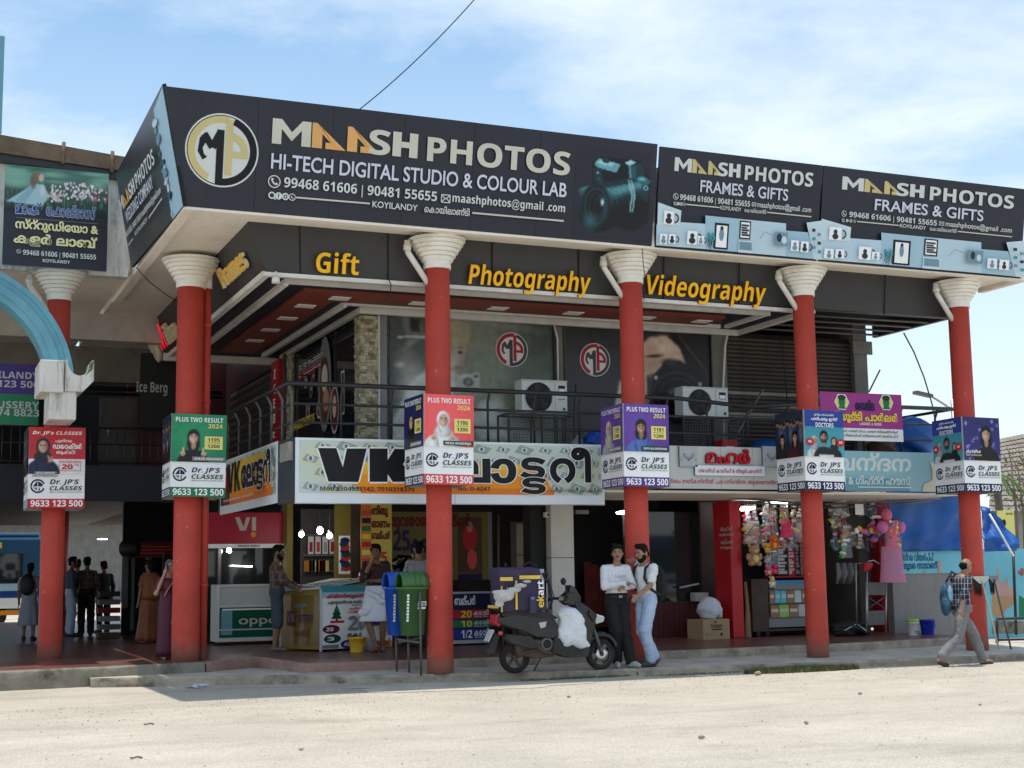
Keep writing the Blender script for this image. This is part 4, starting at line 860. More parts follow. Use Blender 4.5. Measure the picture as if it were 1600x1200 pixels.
def poster(s,mb,kind,**k):
    W,H = s.W,s.H; col = k.get('col','p_red'); jp_base(s,mb,col if kind != 'doctors' and kind != 'lady' else 'p_navy')
    V0 = H*.42
    A = W/(H*.58); c255 = lambda n: [255*(x*12.92 if x <= .0031 else 1.055*x**(1/2.4)-.055) for x in MT[n].node_tree.nodes['Mix'].inputs[6].default_value[:3]]; C_ = lambda n: np.array(c255(n))
    if kind == 'result':
        p = Pic(A,56,C_(col)*.92,C_(col)*1.06); x = A*k.get('x',.38); p.ell(x,.45,A*.42,.5,C_(col)*1.25,.9); p.bust(x,0,.74,C_(k['skin']),C_(k.get('hair','p_black')),C_(k['cloth']),C_(k['hijab']) if k.get('hijab') else None,k.get('w',1.0))
        if k.get('thumbs'):
            for sg in (-1,1): u = x+sg*A*.19; p.poly([(u-.05*sg-.03,0),(u+.05,0),(u+.035,.16),(u-.035,.16)],C_(k['cloth'])*.9,1); p.ell(u,.17,.055,.05,C_(k['skin'])*.95); p.ell(u-sg*.015,.25,.02,.06,C_(k['skin'])); p.ell(u,.15,.04,.012,C_(k['skin'])*.7,.6)
        p.noise(.03,2); p.emit(s,0,V0,W,H,s.root)
        s.text(mb,k.get('title','PLUS TWO RESULT'),W*.07,H*.905,W*.86,H*.055,'p_white',bold=.03); s.text(mb,'2024',W*.66,H*.835,W*.26,H*.05,'p_paleyellow',bold=.03)
        s.rect(mb,W*.60,H*.575,W*.93,H*.735,'p_paleyellow'); s.text(mb,k['a'],W*.655,H*.67,W*.22,H*.045,'p_black',bold=.03); s.text(mb,'1200',W*.655,H*.595,W*.22,H*.04,'p_black',bold=.02); s.rect(mb,W*.64,H*.653,W*.89,H*.657,'p_black')
        s.rect(mb,W*.38,H*.435,W*.98,H*.485,k.get('bar','p_dkgreen')); s.text(mb,k['name'],W*.42,H*.447,W*.52,H*.026,'p_white',bold=.02)
    elif kind == 'why':
        p = Pic(A,56,(238,238,240),(238,238,240)); p.put((p.Y > .31).astype(float),C_(col)); p.bust(A*.25,.05,.78,(214,170,142),(20,20,30),(34,40,78),(38,40,58)); p.poly([(A*.34,.25),(A*.41,.25),(A*.43,.42),(A*.38,.34),(A*.33,.42)],(206,160,132),1); p.noise(.03,2); p.emit(s,0,V0,W,H,s.root)
        s.text(mb,"Dr. JP's CLASSES",W*.06,H*.91,W*.88,H*.04,'p_white',bold=.04,shear=.2)
        s.text(mb,'എന്നെ',W*.46,H*.815,W*.30,H*.03,'p_white',bold=.03,ref='ന'); s.text(mb,'ഡോക്ടർ',W*.42,H*.735,W*.52,H*.055,'p_white',bold=.05,ref='ഡ'); s.text(mb,'ആക്കി?',W*.48,H*.67,W*.34,H*.035,'p_white',bold=.03,ref='ക')
        s.line(mb,[(W*.54,H*.46),(W*.92,H*.46),(W*.92,H*.58),(W*.54,H*.58),(W*.54,H*.46)],W*.008,'p_red'); s.text(mb,'2024 NEET RANK',W*.56,H*.555,W*.34,H*.015,'p_red'); s.text(mb,'20',W*.58,H*.48,W*.2,H*.06,'p_red',bold=.04); s.text(mb,'TH',W*.8,H*.52,W*.08,H*.02,'p_red',bold=.02)
        s.rect(mb,W*.10,H*.415,W*.5,H*.45,'p_grey'); s.text(mb,'AFLA PURVEEN',W*.14,H*.422,W*.32,H*.02,'p_white',bold=.02); s.text(mb,'AIIMS BHUBANESHWAR',W*.06,H*.385,W*.46,H*.018,'p_black',bold=.02)
    elif kind == 'doctors':
        p = Pic(A,56,(80,166,178),(52,140,160)); p.put((p.Y > .64).astype(float),C_('p_blue')); p.bust(A*.24,.03,.46,(206,164,138),(40,40,44),(220,224,228),(190,194,200)); p.bust(A*.74,.03,.44,(206,160,132),(20,20,22),(24,24,28),(26,26,30)); p.bust(A*.48,0,.62,(200,150,120),(20,18,18),(30,32,38),None,1.0,True); p.poly([(A*.34,.0),(A*.72,.0),(A*.74,.05),(A*.34,.05)],(232,232,232),1); p.noise(.03,2); p.emit(s,0,V0,W,H,s.root)
        s.text(mb,'ഇവിടെ പഠിച്ചവരിൽ',W*.25,H*.935,W*.5,H*.02,'p_white',bold=.02,ref='ക'); s.text(mb,'പാതിപേരും ഇന്ന്',W*.16,H*.875,W*.68,H*.032,'p_white',bold=.04,ref='പ'); s.text(mb,'DOCTORS',W*.27,H*.79,W*.46,H*.055,'p_white',bold=.03)
        for u,w_ in ((.12,'6'),(.9,'28')): s.ell(mb,W*u,H*.60,W*.1,H*.05,'p_red',16); s.text(mb,w_,W*(u-.05),H*.59,W*.09,H*.03,'p_white',bold=.03)
    elif kind == 'crowd':
        p = Pic(A,56,(30,34,52),(44,52,70))
        for i in range(8): x = A*(.08+.12*i); p.ell(x,.52-.03*(i % 3),.07,.18,[(40,50,90),(100,104,112),(70,90,130)][i % 3],.3); p.ell(x+.05,.72,.02,.12,(140,108,88),.4,.3); p.ell(x,.76-.03*(i % 3),.04,.055,(170,128,104),.3); p.ell(x,.80-.03*(i % 3),.042,.03,(20,18,18),.3)
        p.bust(A*.25,0,.58,(206,160,132),(16,14,14),(26,26,30)); p.bust(A*.70,0,.62,(210,166,138),(16,14,14),(70,26,36)); p.noise(.05,2); p.emit(s,0,V0,W,H,s.root)
    elif kind == 'lady':
        p = Pic(A,56,(58,46,120),(44,40,104)); rnd = random.Random(2)
        for i in range(70): p.ell(A*rnd.random(),rnd.random(),rnd.uniform(.01,.05),rnd.uniform(.01,.05),rnd.choice([(150,150,200),(40,38,90),(96,110,190),(34,34,80)]),.5)
        p.bust(A*.62,0,.88,(214,168,140),(14,12,14),(20,20,24),None,.95); p.noise(.03,2); p.emit(s,0,V0,W,H,s.root); s.text(mb,'Ayisha',W*.05,H*.52,W*.4,H*.04,'p_white',shear=.3)
        s.text(mb,'GMC KOZHIKODE',W*.05,H*.48,W*.42,H*.02,'p_paleyellow')
def poster_box(cx,cy,px_top,px_bot,front,left,label,hw=.38):
    zt = wp(px_top[0],px_top[1],'y',cy-hw).z; zb = wp(px_bot[0],px_bot[1],'y',cy-hw).z
    t = thing('poster_box',label,'poster box',(cx,cy,zb),group='coaching class poster boxes round the columns')
    mb = MB(); x0,x1,y0,y1 = cx-hw,cx+hw,cy-hw,cy+hw
    for a in ((x0,x1,y0,y0+.012),(x0,x1,y1-.012,y1),(x0,x0+.012,y0+.0125,y1-.0125),(x1-.012,x1,y0+.0125,y1-.0125)): mb.box(*a,zb,zt,'p_lgrey')
    for z in (zb+.06,zt-.09):
        mb.box(x0+.013,x1-.013,cy-.22,cy-.195,z,z+.03,'p_brown'); mb.box(x0+.013,x1-.013,cy+.195,cy+.22,z,z+.03,'p_brown')
    mb.build('board',t); t.rotation_euler = (R(.5*math.sin(cx*3)),R(.7*math.sin(cx*2+1)),R(1.6*math.sin(cx+2)))
    for k,(o,u,prm) in enumerate((((x0,y0,zb),(2*hw,0,0),front),((x0,y1,zb),(0,-2*hw,0),left))):
        s = Sheet(o,u,(0,0,zt-zb),t); m2 = MB(); poster(s,m2,**prm); m2.build('poster',t)
    return t
poster_box(0,0,(672,616),(672,757),dict(kind='result',col='p_coral',skin='p_skin',cloth='p_white',hijab='p_white',a='1186',name='NEHA KHADEEJA',w=1.25,thumbs=True),dict(kind='result',col='p_navy',skin='p_skin',cloth='p_black',hijab='p_black',a='1191',name='DIYA FATHIMA',bar='p_grey',title='PLUS ONE RESULT',w=.9),'coaching poster box with coral front and a girl in a white scarf')
poster_box(3.2,0,(986,631),(986,760),dict(kind='result',col='p_purple',skin='p_skin2',cloth='p_denim',a='1181',name='SURYA BALAKRISHNAN',w=1.1),dict(kind='result',col='p_purple',skin='p_skin',cloth='p_lgrey',hijab='p_cream',a='1185',name='AMNA FATHIMA',bar='p_grey'),'coaching poster box with purple front and a student in a denim shirt')
poster_box(6.4,0,(1268,641),(1268,766),dict(kind='doctors'),dict(kind='crowd',col='p_navy'),'coaching poster box with teal doctors front, beside the parlour sign')
poster_box(9.6,0,(1519,652),(1519,769),dict(kind='lady'),dict(kind='doctors'),'coaching poster box with a woman on starry violet, at the last column')
poster_box(-3.05,2.53,(252,646),(252,776),dict(kind='result',col='p_green',skin='p_skin',cloth='p_black',a='1195',name='SHEZA NAUSHAD',bar='p_grey',thumbs=True,x=.40),dict(kind='crowd',col='p_navy'),'coaching poster box with green front and a girl showing two thumbs up',.41)
poster_box(-4.92,4.21,(46,667),(46,794),dict(kind='why',col='p_red'),dict(kind='crowd',col='p_teal'),'coaching poster box with red and white front and a woman in a dark scarf',.42)

# ------------------------------------------------------------------ tulip sign and town board at the far left
flat('tul1',66,112,98); flat('tul2',100,150,130); flat('tul3',40,78,60); flat('tul4',220,196,200); flat('tul5',232,222,226); flat('tul6',150,184,190); flat('tul7',190,90,110); flat('txt_blue',30,84,160); flat('txt_cream',236,232,176)
t = thing('tulip_sign','square studio sign with a girl among tulips and blue Malayalam lettering','sign',(-5.84,3.6,6.18))
s = Sheet((-5.84,3.6,6.185),(1.57,0,0),(0,0,1.595),t); W,H = s.W,s.H
mb = MB(); panel(mb,s,.06,'ban_navy','p_lgrey'); mb.build('board',t)
I_ = MB(); L_ = MB(); p = Pic(W/(H*.46),70,(30,34,40),(96,146,128)); rnd = random.Random(4); A = p.asp
for k in range(26): p.ell(A*rnd.random(),rnd.uniform(.62,1),rnd.uniform(.1,.4),rnd.uniform(.03,.12),rnd.choice([(70,120,104),(130,176,158),(56,100,84),(110,160,140)]),.9)
for k in range(170): x = A*rnd.uniform(.02,.99); y = rnd.uniform(.12,.42); p.ell(x,y,.008,rnd.uniform(.04,.09),rnd.choice([(60,110,80),(96,146,110),(34,74,56)]),.6,rnd.uniform(-.3,.3))
for k in range(120): x = A*rnd.uniform(.42,.99); y = rnd.uniform(.36,.72)-.08*(x < A*.55); p.ell(x,y,.022,.030,rnd.choice([(226,204,208),(236,228,230),(206,180,186),(190,90,112) if x > A*.85 else (240,232,232)]),.3)
p.poly([(A*.02,.20),(A*.36,.15),(A*.43,.38),(A*.37,.62),(A*.27,.64),(A*.2,.5)],(164,198,206),2); p.poly([(A*.1,.22),(A*.2,.2),(A*.3,.58),(A*.26,.6)],(130,170,182),3,.8); p.ell(A*.30,.80,.085,.12,(126,112,92),.25); p.ell(A*.27,.68,.06,.14,(112,98,80),.4); p.ell(A*.345,.77,.055,.085,(204,178,160),.25); p.ell(A*.42,.40,.14,.025,(206,190,180),.3,-.15); p.ell(A*.36,.5,.05,.12,(200,218,222),.4)
p.emit(s,0,H*.54,W,H,t,'tulip_print')
otext(s,L_,'മാഷ്',W*.11,H*.52,W*.24,H*.09,'txt_blue','p_white',.022,'മ',.03); otext(s,L_,'േഫാേട്ടാസ്',W*.40,H*.52,W*.48,H*.09,'txt_blue','p_white',.022,'സ',.03); s.rect(L_,W*.12,H*.47,W*.9,H*.475,'p_grey')
s.text(L_,'സ്റ്റുഡിേയാ &',W*.11,H*.37,W*.80,H*.075,'txt_cream',bold=.045,ref='സ'); s.text(L_,'കളർ ലാബ്',W*.10,H*.225,W*.80,H*.08,'txt_cream',bold=.045,ref='ക')
phone_icon(s,L_,W*.15,H*.135,.036,'t_white','ban_navy'); s.text(L_,'99468 61606 | 90481 55655',W*.19,H*.105,W*.70,H*.05,'t_white',bold=.025); s.text(L_,'KOYILANDY',W*.38,H*.045,W*.26,H*.032,'t_white',bold=.015)
L_.build('lettering',t)
t = thing('town_board','purple over green board with place names and phone numbers behind the blue arch','sign',(-6.2,5.0,3.7))
a = wp(-70,661,'y',5.0); b = wp(62.5,570,'y',5.0); s = Sheet((a.x,5.0,a.z),(b.x-a.x,0,0),(0,0,b.z-a.z),t); W,H = s.W,s.H
mb = MB(); panel(mb,s,.04,'p_lgrey'); mb.build('board',t)
L_ = MB(); s.rect(L_,0,H*.5,W,H,'p_violet'); s.rect(L_,0,0,W,H*.5,'p_green')
for body,y,h in (('KOYILANDY',590.5,10.5),('9633 123 500',604.5,10.5),('BALUSSERY',637.5,11),('9207 74 8823',649.5,11)):
    c = s.uv(0,y); d = s.uv(0,y-h); e = s.uv(61,y); s.text(L_,body,e[0]-.98*(1 if 'K' in body or 'B' in body else 1.12),c[1],.98*(1 if 'K' in body or 'B' in body else 1.12),d[1]-c[1],'p_lgrey',bold=.02)
L_.build('lettering',t)

# ------------------------------------------------------------------ upper storey: stone pillars, printed windows, shutter
def stone_pillar(x0,x1,y0,y1,z0,z1,seed_):
    rnd = random.Random(seed_); mb = MB(); z = z0
    mb.box(x0+.012,x1-.012,y0+.012,y1,z0,z1,'stone_c')
    while z < z1-.01:
        h = min(rnd.choice([.035,.045,.05,.06]),z1-z)
        for face in (0,1):
            a,b = (x0,x1) if face == 0 else (y0,y1); p = a
            while p < b-.005:
                w_ = min(rnd.uniform(.05,.12),b-p); d = rnd.uniform(0,.018); m = rnd.choice(['stone_a','stone_a','stone_b','stone_b','stone_c'])
                if face == 0: mb.box(p+.002,p+w_-.002,y0-d,y0+.011,z+.002,z+h-.002,m)
                else: mb.box(x0-d,x0+.011,p+.002,p+w_-.002,z+.002,z+h-.002,m)
                p += w_
        z += h
    return mb
sp = stone_pillar(-.37,-.07,2.64,2.95,3.32,5.54,3).build('stone_cladding',bld); sp['kind'] = 'stuff'
sp = stone_pillar(-.40,-.30,7.0,7.35,3.32,5.54,4).build('stone_cladding',bld); sp['kind'] = 'stuff'
flat('logo_red',176,36,58); flat('logo_w',226,226,228); flat('logo_d',74,72,78)
def window(px0,px1,pyt,pyb,label):
    a = wp(px0,pyb,'y',2.66); b = wp(px1,pyt,'y',2.66)
    t = thing('printed_window',label,'window',(a.x,2.66,3.3)); z0,z1 = 3.32,b.z
    mb = MB()
    for q in ((a.x,a.x+.05,z0,z1),(b.x-.05,b.x,z0,z1),(a.x+.051,b.x-.051,z1-.05,z1),(a.x+.051,b.x-.051,z0,z0+.06)): mb.box(q[0],q[1],2.66,2.72,q[2],q[3],'iron')
    mb.build('frame',t)
    s = Sheet((a.x+.051,2.69,z0+.06),(b.x-a.x-.102,0,0),(0,0,z1-z0-.11),t); mb = MB(); panel(mb,s,.01,'glass'); mb.build('pane',t)
    return t,s
q8 = lambda pts: [(580+x/3.333,360+y/3.333) for x,y in pts]
q9 = lambda pts: [(1000+x/2.667,380+y/2.667) for x,y in pts]
t,s = window(605,868,490,690,'shop window printed with a boy holding a camera and a red round logo'); I_ = MB(); s.l = .004; p = PxPic(s,0,0,s.W,s.H,110,(112,124,108),(96,102,98)); P_ = lambda pts,c,b=2,k=1.0: p.P(q8(pts),c,b,k)
def E_(x,y,rx,ry,c,soft=.3,rot=0,shade=0): a = q8([(x,y)])[0]; p.E(*a,rx/3.333,ry/3.333,c,soft,rot,shade)
E_(760,900,260,260,(150,166,140),.9); E_(900,560,160,260,(74,82,78),.9); E_(140,600,120,300,(72,78,76),.9); E_(560,560,120,220,(128,136,124),.9)
P_([(105,1090),(120,980),(200,800),(300,715),(440,735),(480,900),(450,1090)],(196,204,200),3); E_(250,900,60,180,(222,228,224),.9,.3); E_(330,960,30,160,(150,158,156),.9,.1); E_(180,1010,60,70,(166,174,172),.9)
P_([(580,880),(680,895),(745,965),(730,1090),(560,1090),(520,960)],(190,198,194),3); E_(650,980,40,80,(220,226,222),.9); P_([(650,925),(800,980),(910,1090),(740,1090)],(156,164,160),4); E_(760,1030,90,26,(190,194,190),.9,-.6)
E_(440,625,68,112,(186,180,168),.15,0,.35); E_(440,520,70,60,(172,160,132),.3); E_(485,570,28,90,(160,148,122),.5,-.2); E_(400,560,30,90,(150,138,112),.5,.2); E_(462,636,13,7,(40,38,38),.4); E_(462,612,18,4,(110,98,82),.6); E_(470,680,10,22,(150,142,130),.9); E_(455,715,22,8,(140,100,96),.6)
P_([(430,752),(560,742),(566,812),(440,832)],(176,184,178),1); E_(505,790,26,22,(70,74,74),.3); E_(505,790,15,13,(130,140,138),.4); E_(545,760,12,8,(80,84,84),.4)
for k in range(4): E_(450+36*k,838,22,26,(184,172,158),.4); E_(452+36*k,852,18,4,(130,118,106),.8)
P_([(150,440),(232,450),(292,560),(180,545)],(126,132,130),3,.7); P_([(200,455),(250,460),(256,530),(205,525)],(40,42,42),2); P_([(138,547),(305,550),(305,563),(138,560)],(190,196,192),1); P_([(190,566),(262,566),(160,640)],(132,140,134),3,.8); E_(150,700,20,12,(190,190,180),.9); E_(600,480,200,20,(138,144,136),.9,-.1)
p.noise(.05,3); p.out(t,'boy_print')
c_,e_ = s.uv(799.5,546.5),s.uv(824.5,547.5); mp_logo(s,I_,c_[0],c_[1],e_[0]-c_[0],'logo_w','logo_d','logo_red'); I_.build('round_logo',t)
t,s = window(882,1113,512,690,'dark shop window printed with a photographer face behind a black camera'); I_ = MB(); s.l = .004; p = PxPic(s,0,0,s.W,s.H,100,(66,64,70),(54,53,58)); P_ = lambda pts,c,b=2,k=1.0: p.P(q9(pts),c,b,k)
def E_(x,y,rx,ry,c,soft=.3,rot=0,shade=0): a = q9([(x,y)])[0]; p.E(*a,rx/2.667,ry/2.667,c,soft,rot,shade)
E_(260,560,120,260,(34,32,36),.9); P_([(-100,640),(-85,575),(-35,540),(25,535),(30,640),(-40,710),(-110,710)],(202,198,186),2); E_(-40,600,14,60,(150,146,136),.9,.4); E_(-10,660,50,20,(166,160,150),.9)
P_([(-5,430),(40,390),(112,386),(165,435),(195,515),(140,505),(60,545),(-5,545)],(218,190,170),2); E_(40,500,60,40,(190,158,138),.9); E_(110,430,40,30,(234,210,192),.9); E_(60,470,30,6,(60,46,42),.6,.1); P_([(112,386),(150,378),(240,470),(255,570),(205,525),(165,435)],(26,23,25),2)
P_([(55,550),(85,520),(100,490),(160,488),(210,515),(268,575),(285,710),(35,710),(55,560)],(22,22,25),1); E_(130,500,34,16,(52,52,58),.6)
for r_,c in ((112,(56,56,60)),(104,(16,16,18)),(86,(46,46,52)),(80,(14,14,16)),(56,(36,38,46)),(48,(12,12,14))): E_(160,650,r_,r_*1.02,c,.04)
E_(135,620,16,10,(110,116,128),.8,.5); E_(66,560,7,9,(196,196,198),.4); E_(250,588,7,9,(190,190,192),.4)
for k in range(24): a = q9([(170+4*k,400+5*k)])[0]; p.E(*a,9,.8,(74,66,66),.9,-.9)
p.noise(.05,3); p.out(t,'camera_print')
c_,e_ = s.uv(929.5,562.3),s.uv(953,563.5); mp_logo(s,I_,c_[0],c_[1],e_[0]-c_[0],'logo_w','logo_d','logo_red'); I_.build('round_logo',t)
# side glazing with food stickers
t = thing('glazed_front','dark glazed studio front on the flank with round photo stickers','shop front',(-.36,5,3.3))
mb = MB(); mb.box(-.34,-.32,2.96,6.99,3.32,5.52,'glass'); mb.build('pane',t)
mb = MB()
for y in (2.97,4.2,5.0,6.96): mb.box(-.36,-.341,y-.02,y+.02,3.32,5.52,'iron')
mb.build('frame',t)
s = Sheet((-.345,6.98,3.32),(0,-4.0,0),(0,0,2.2),t); I_ = MB(); s.l = .004
for px,py,r_,m in ((517,625,.34,'p_grey'),(502,585,.14,'p_lgrey'),(490,590,.13,'p_grey'),(479,597,.12,'p_lgrey'),(500,640,.16,'p_white'),(483,642,.15,'p_lgrey'),(488,610,.13,'p_grey'),(525,645,.20,'p_offwhite')):
    u,v = s.uv(px,py); s.ell(I_,u,v,r_,r_,m,18); s.ell(I_,u,v,r_*.8,r_*.8,random.choice(['p_brown','p_maroon','p_black']),14); s.ell(I_,u+r_*.2,v+r_*.2,r_*.35,r_*.3,random.choice(['p_cream','p_skin2','p_lgrey']),10)
u,v = s.uv(510,600); s.ell(I_,u,v,.42,.85,'p_grey',20); s.ell(I_,u,v-.1,.33,.6,'p_brown',16); s.ell(I_,u,v+.1,.2,.25,'p_offwhite',12); s.ell(I_,u+.1,v-.3,.2,.2,'p_skin2',12)
u,v = s.uv(526,640); s.ell(I_,u,v,.26,.42,'p_lgrey',18); s.ell(I_,u,v,.22,.37,'p_maroon',16); s.ell(I_,u,v+.05,.12,.2,'p_skin',12)
for k in range(5):
    for j in range(6): u,v = s.uv(470+k*8,575-k*4.5+j*4); s.rect(I_,u,v,u+random.uniform(.2,.5),v+.025,['p_lgrey','p_sky','p_grey','p_coral','p_lgrey','p_red'][j])
a = s.uv(463,674); b = s.uv(498,658); s.text(I_,'MAASHPHOTOS',a[0],a[1],b[0]-a[0],.17,'p_yellow',bold=.03); a = s.uv(466,690); b = s.uv(499,674); s.rect(I_,a[0],.02,b[0],.3,'p_red'); s.text(I_,'Studio Lab & Wedding',a[0]+.1,.15,.9,.08,'p_white')
a = s.uv(500,690); b = s.uv(534,674); s.rect(I_,a[0],.0,b[0],.22,'p_sky'); u,v = s.uv(541,612); s.rect(I_,u-.03,v-.4,u,v+.35,'p_lgrey'); s.rect(I_,u+.14,v-.4,u+.17,v+.35,'p_lgrey'); s.rect(I_,u-.03,v+.3,u+.17,v+.34,'p_lgrey'); s.rect(I_,u-.03,v-.4,u+.17,v-.36,'p_lgrey')
I_.build('sticker_print',t)
t = thing('vertical_sign','narrow red vertical sign with white letters beside the side shutter','sign',(-.5,7.9,3.3))
s = Sheet((-.52,8.15,3.32),(0,-.62,0),(0,0,2.2),t); mb = MB(); panel(mb,s,.15,'red_panel'); mb.build('board',t); I_ = MB()
for k,ch in enumerate('ICEBERG'): s.text(I_,ch,.2,1.85-.29*k,.2,.19,'p_white',bold=.02)
I_.build('lettering',t)
mb = MB(); mb.box(-.45,-.3,7.36,7.50,3.3,5.6,'concrete_dark'); mb.box(-.38,-.3,8.2,16,3.3,6.3,'maroon'); mb.box(-.3,9.3,8.6,8.8,3.3,6.3,'void'); mb.box(-2.6,-.4,13.0,13.2,3.3,6.3,'maroon'); mb.build('upper_side_wall',bld)
def shutter(name,x0,x1,y,z0,z1,pitch,lab,pale=(),axis='x',grp=None):
    t = thing(name,lab,'shutter',((x0+x1)/2 if axis == 'x' else y,y if axis == 'x' else (x0+x1)/2,z0),group=grp); n = int((z1-z0)/pitch); first = {}
    o = V(t.location)
    for k in range(n):
        m = 'shutter_pale' if k in pale else 'shutter'
        if m not in first:
            mb = MB(); prof = [(0,.004),(-.016,pitch*.25),(-.02,pitch*.5),(-.016,pitch*.75),(0,pitch-.004)]
            ends = [[(x,y+dy,z0+dz) if axis == 'x' else (y+dy,x,z0+dz) for dy,dz in prof] for x in (x0,x1)]
            mb.add(ends[0]+ends[1],[(i,i+1,i+6,i+5) for i in range(4)]+[(0,1,2,3,4),(9,8,7,6,5)],m,False); ob = mb.build('slat',t); first[m] = ob; ob.location.z = k*pitch
        else:
            c = first[m].copy(); COL.objects.link(c); c.location.z = k*pitch
    mb = MB()
    if axis == 'x': mb.box(x0,x1,y+.001,y+.02,z0,z1,'void')
    else: mb.box(y+.001,y+.02,x0,x1,z0,z1,'void')
    mb.build('guide_plate',t)
    return t
shutter('roller_shutter',6.53,9.31,2.74,3.34,5.64,.077,'dark brown roller shutter with pale weathered slats on the upper floor',pale=(9,10,12,15))
shutter('roller_shutter',8.3,12.5,-.40,3.34,5.5,.16,'dark roller shutter on the flank behind the balcony rail',axis='y')
# ------------------------------------------------------------------ balcony railing
t = thing('balcony_railing','black pipe balcony railing with bent posts above the shop signs','railing',(-1.9,1.1,3.3))
def post(x,y,dx,dy,m='iron'):
    mb = MB(); mb.tube([(x,y,3.30),(x,y,3.98),(x+dx*.4,y+dy*.4,4.05),(x+dx,y+dy,4.15)],.021,m,8); mb.build('post',t)
for k in range(15):
    x = -1.12+.79*k
    post(x,1.17,0,-.09)
for y in (1.75,2.45,3.2,3.95,4.8,5.65,6.4): post(-1.87,y,-.085,0,'iron_grey')
post(-1.87,1.17,-.07,-.07,'iron_grey')
for z,r_,i in ((4.16,.036,0),(3.87,.021,.08),(3.59,.021,.08)):
    mb = MB(); mb.tube([(-1.945+i,7.2,z),(-1.945+i,1.085+i,z),(4.6,1.085+i,z),(5.9,1.085+i,z-.09*(i == 0)),(6.1,1.09+i,z-.09*(i == 0)),(7.2,1.09+i,z),(10.3,1.09+i,z)],r_,'iron',8); mb.build('rail',t)
mb = MB(); mb.tube([(10.3,1.09,4.16),(10.3,4,4.16)],.028,'iron',8); mb.build('rail',t)
# ------------------------------------------------------------------ air conditioners in cages
flat('ac_white',214,218,216,.4); flat('ac_grille',60,62,64); flat('ac_dark',26,27,29)
def ac(px0,px1,pyt,pyb,y,label):
    a = wp(px0,pyb,'y',y); b = wp(px1,pyt,'y',y); t = thing('air_conditioner',label,'air conditioner',(a.x,y,a.z),group='air conditioner outdoor units on the balcony')
    W = b.x-a.x; H_ = b.z-a.z
    mb = MB(); mb.box(a.x,b.x,y,y+.30,a.z,b.z,'ac_white'); mb.box(a.x-.01,b.x+.01,y-.01,y+.31,b.z+.001,b.z+.02,'ac_white'); mb.build('casing',t,bev=.012)
    s = Sheet((a.x,y,a.z),(W,0,0),(0,0,H_),t); mb = MB(); cu,cv,r_ = W*.36,H_*.5,H_*.44
    s.ell(mb,cu,cv,r_,r_,'ac_dark',28); mb.build('fan_opening',t)
    mb = MB(); s.l = .008
    for k in range(5): a0 = 72*k; s.poly(mb,[(cu+r_*.15*math.cos(R(a0)),cv+r_*.15*math.sin(R(a0))),(cu+r_*.92*math.cos(R(a0+5)),cv+r_*.92*math.sin(R(a0+5))),(cu+r_*.92*math.cos(R(a0+42)),cv+r_*.92*math.sin(R(a0+42))),(cu+r_*.2*math.cos(R(a0+60)),cv+r_*.2*math.sin(R(a0+60)))],'ac_grille'); s.l = .008
    mb.build('fan',t); mb = MB(); s.l = .02
    for k in range(13): u = cu-r_+2*r_*(k+.5)/13; hh_ = math.sqrt(max(0,r_*r_-(u-cu)**2)); s.rect(mb,u-.004,cv-hh_,u+.004,cv+hh_,'ac_grille'); s.l = .02
    for f in (.4,.7,1.0): s.arc(mb,cu,cv,r_*f-.006,r_*f+.006,0,360,'ac_grille',28); s.l = .021
    g = mb.build('grille',t); g['kind'] = 'stuff'
    mb = MB(); s.l = .002; s.rect(mb,W*.80,H_*.64,W*.95,H_*.88,'p_navy'); s.rect(mb,W*.81,H_*.66,W*.94,H_*.78,'p_white'); s.rect(mb,W*.78,H_*.45,W*.95,H_*.47,'p_black'); s.rect(mb,W*.80,H_*.40,W*.9,H_*.41,'p_grey'); s.ell(mb,W*.92,H_*.15,W*.035,W*.035,'p_green',8); s.rect(mb,W*.72,0,W*.725,H_,'ac_grille'); mb.build('label_sticker',t)
    return t
ac(816,886,597,645,2.0,'white air conditioner outdoor unit at the boy window, on a mesh cage')
ac(1068,1137,608,651,1.95,'white air conditioner outdoor unit below the printed black camera')
def cage(px0,px1,pyt,pyb,y,label,dep=.45):
    a = wp(px0,pyb,'y',y); b = wp(px1,pyt,'y',y); t = thing('mesh_cage',label,'cage',(a.x,y,3.3),group='mesh cages under the air conditioners')
    z0,z1 = 3.30,b.z; mb = MB()
    for x in (a.x,b.x,(a.x+b.x)/2):
        for yy in (y,y+dep): mb.box(x-.014,x+.014,yy-.014,yy+.014,z0,z1,'iron')
    for z in (z0+.014,z1-.014): mb.box(a.x,b.x,y-.013,y+.013,z-.013,z+.013,'iron'); mb.box(a.x,b.x,y+dep-.013,y+dep+.013,z-.013,z+.013,'iron'); mb.box(a.x-.013,a.x+.013,y,y+dep,z-.012,z+.012,'iron'); mb.box(b.x-.013,b.x+.013,y,y+dep,z-.012,z+.012,'iron')
    mb.build('frame',t); mb = MB(); x = a.x+.04
    while x < b.x: mb.box(x-.003,x+.003,y-.004,y+.002,z0,z1,'iron_grey'); x += .05
    z = z0+.04
    while z < z1: mb.box(a.x,b.x,y-.008,y-.0045,z-.003,z+.003,'iron_grey'); z += .05
    g = mb.build('wire_mesh',t); g['kind'] = 'stuff'
cage(795,897,648,690,2.02,'black wire mesh cage under the air conditioner at the boy window'); cage(1068,1160,654,690,1.97,'black wire mesh cage under the air conditioner below the camera print')
mat('bag_blue',(0.01,0.10,0.55),0.35,0.25,8,bump=.5,bscale=18); mat('tarp_blue',(0.007,0.10,0.40),0.45,0.25,1.5,bump=.35,bscale=7,dirt=.25,dirtcol=(.02,.06,.2)); mat('red_plastic',(0.5,.02,.03),.4,.1); mat('can_clear',(0.30,.33,.34),.2,.1)
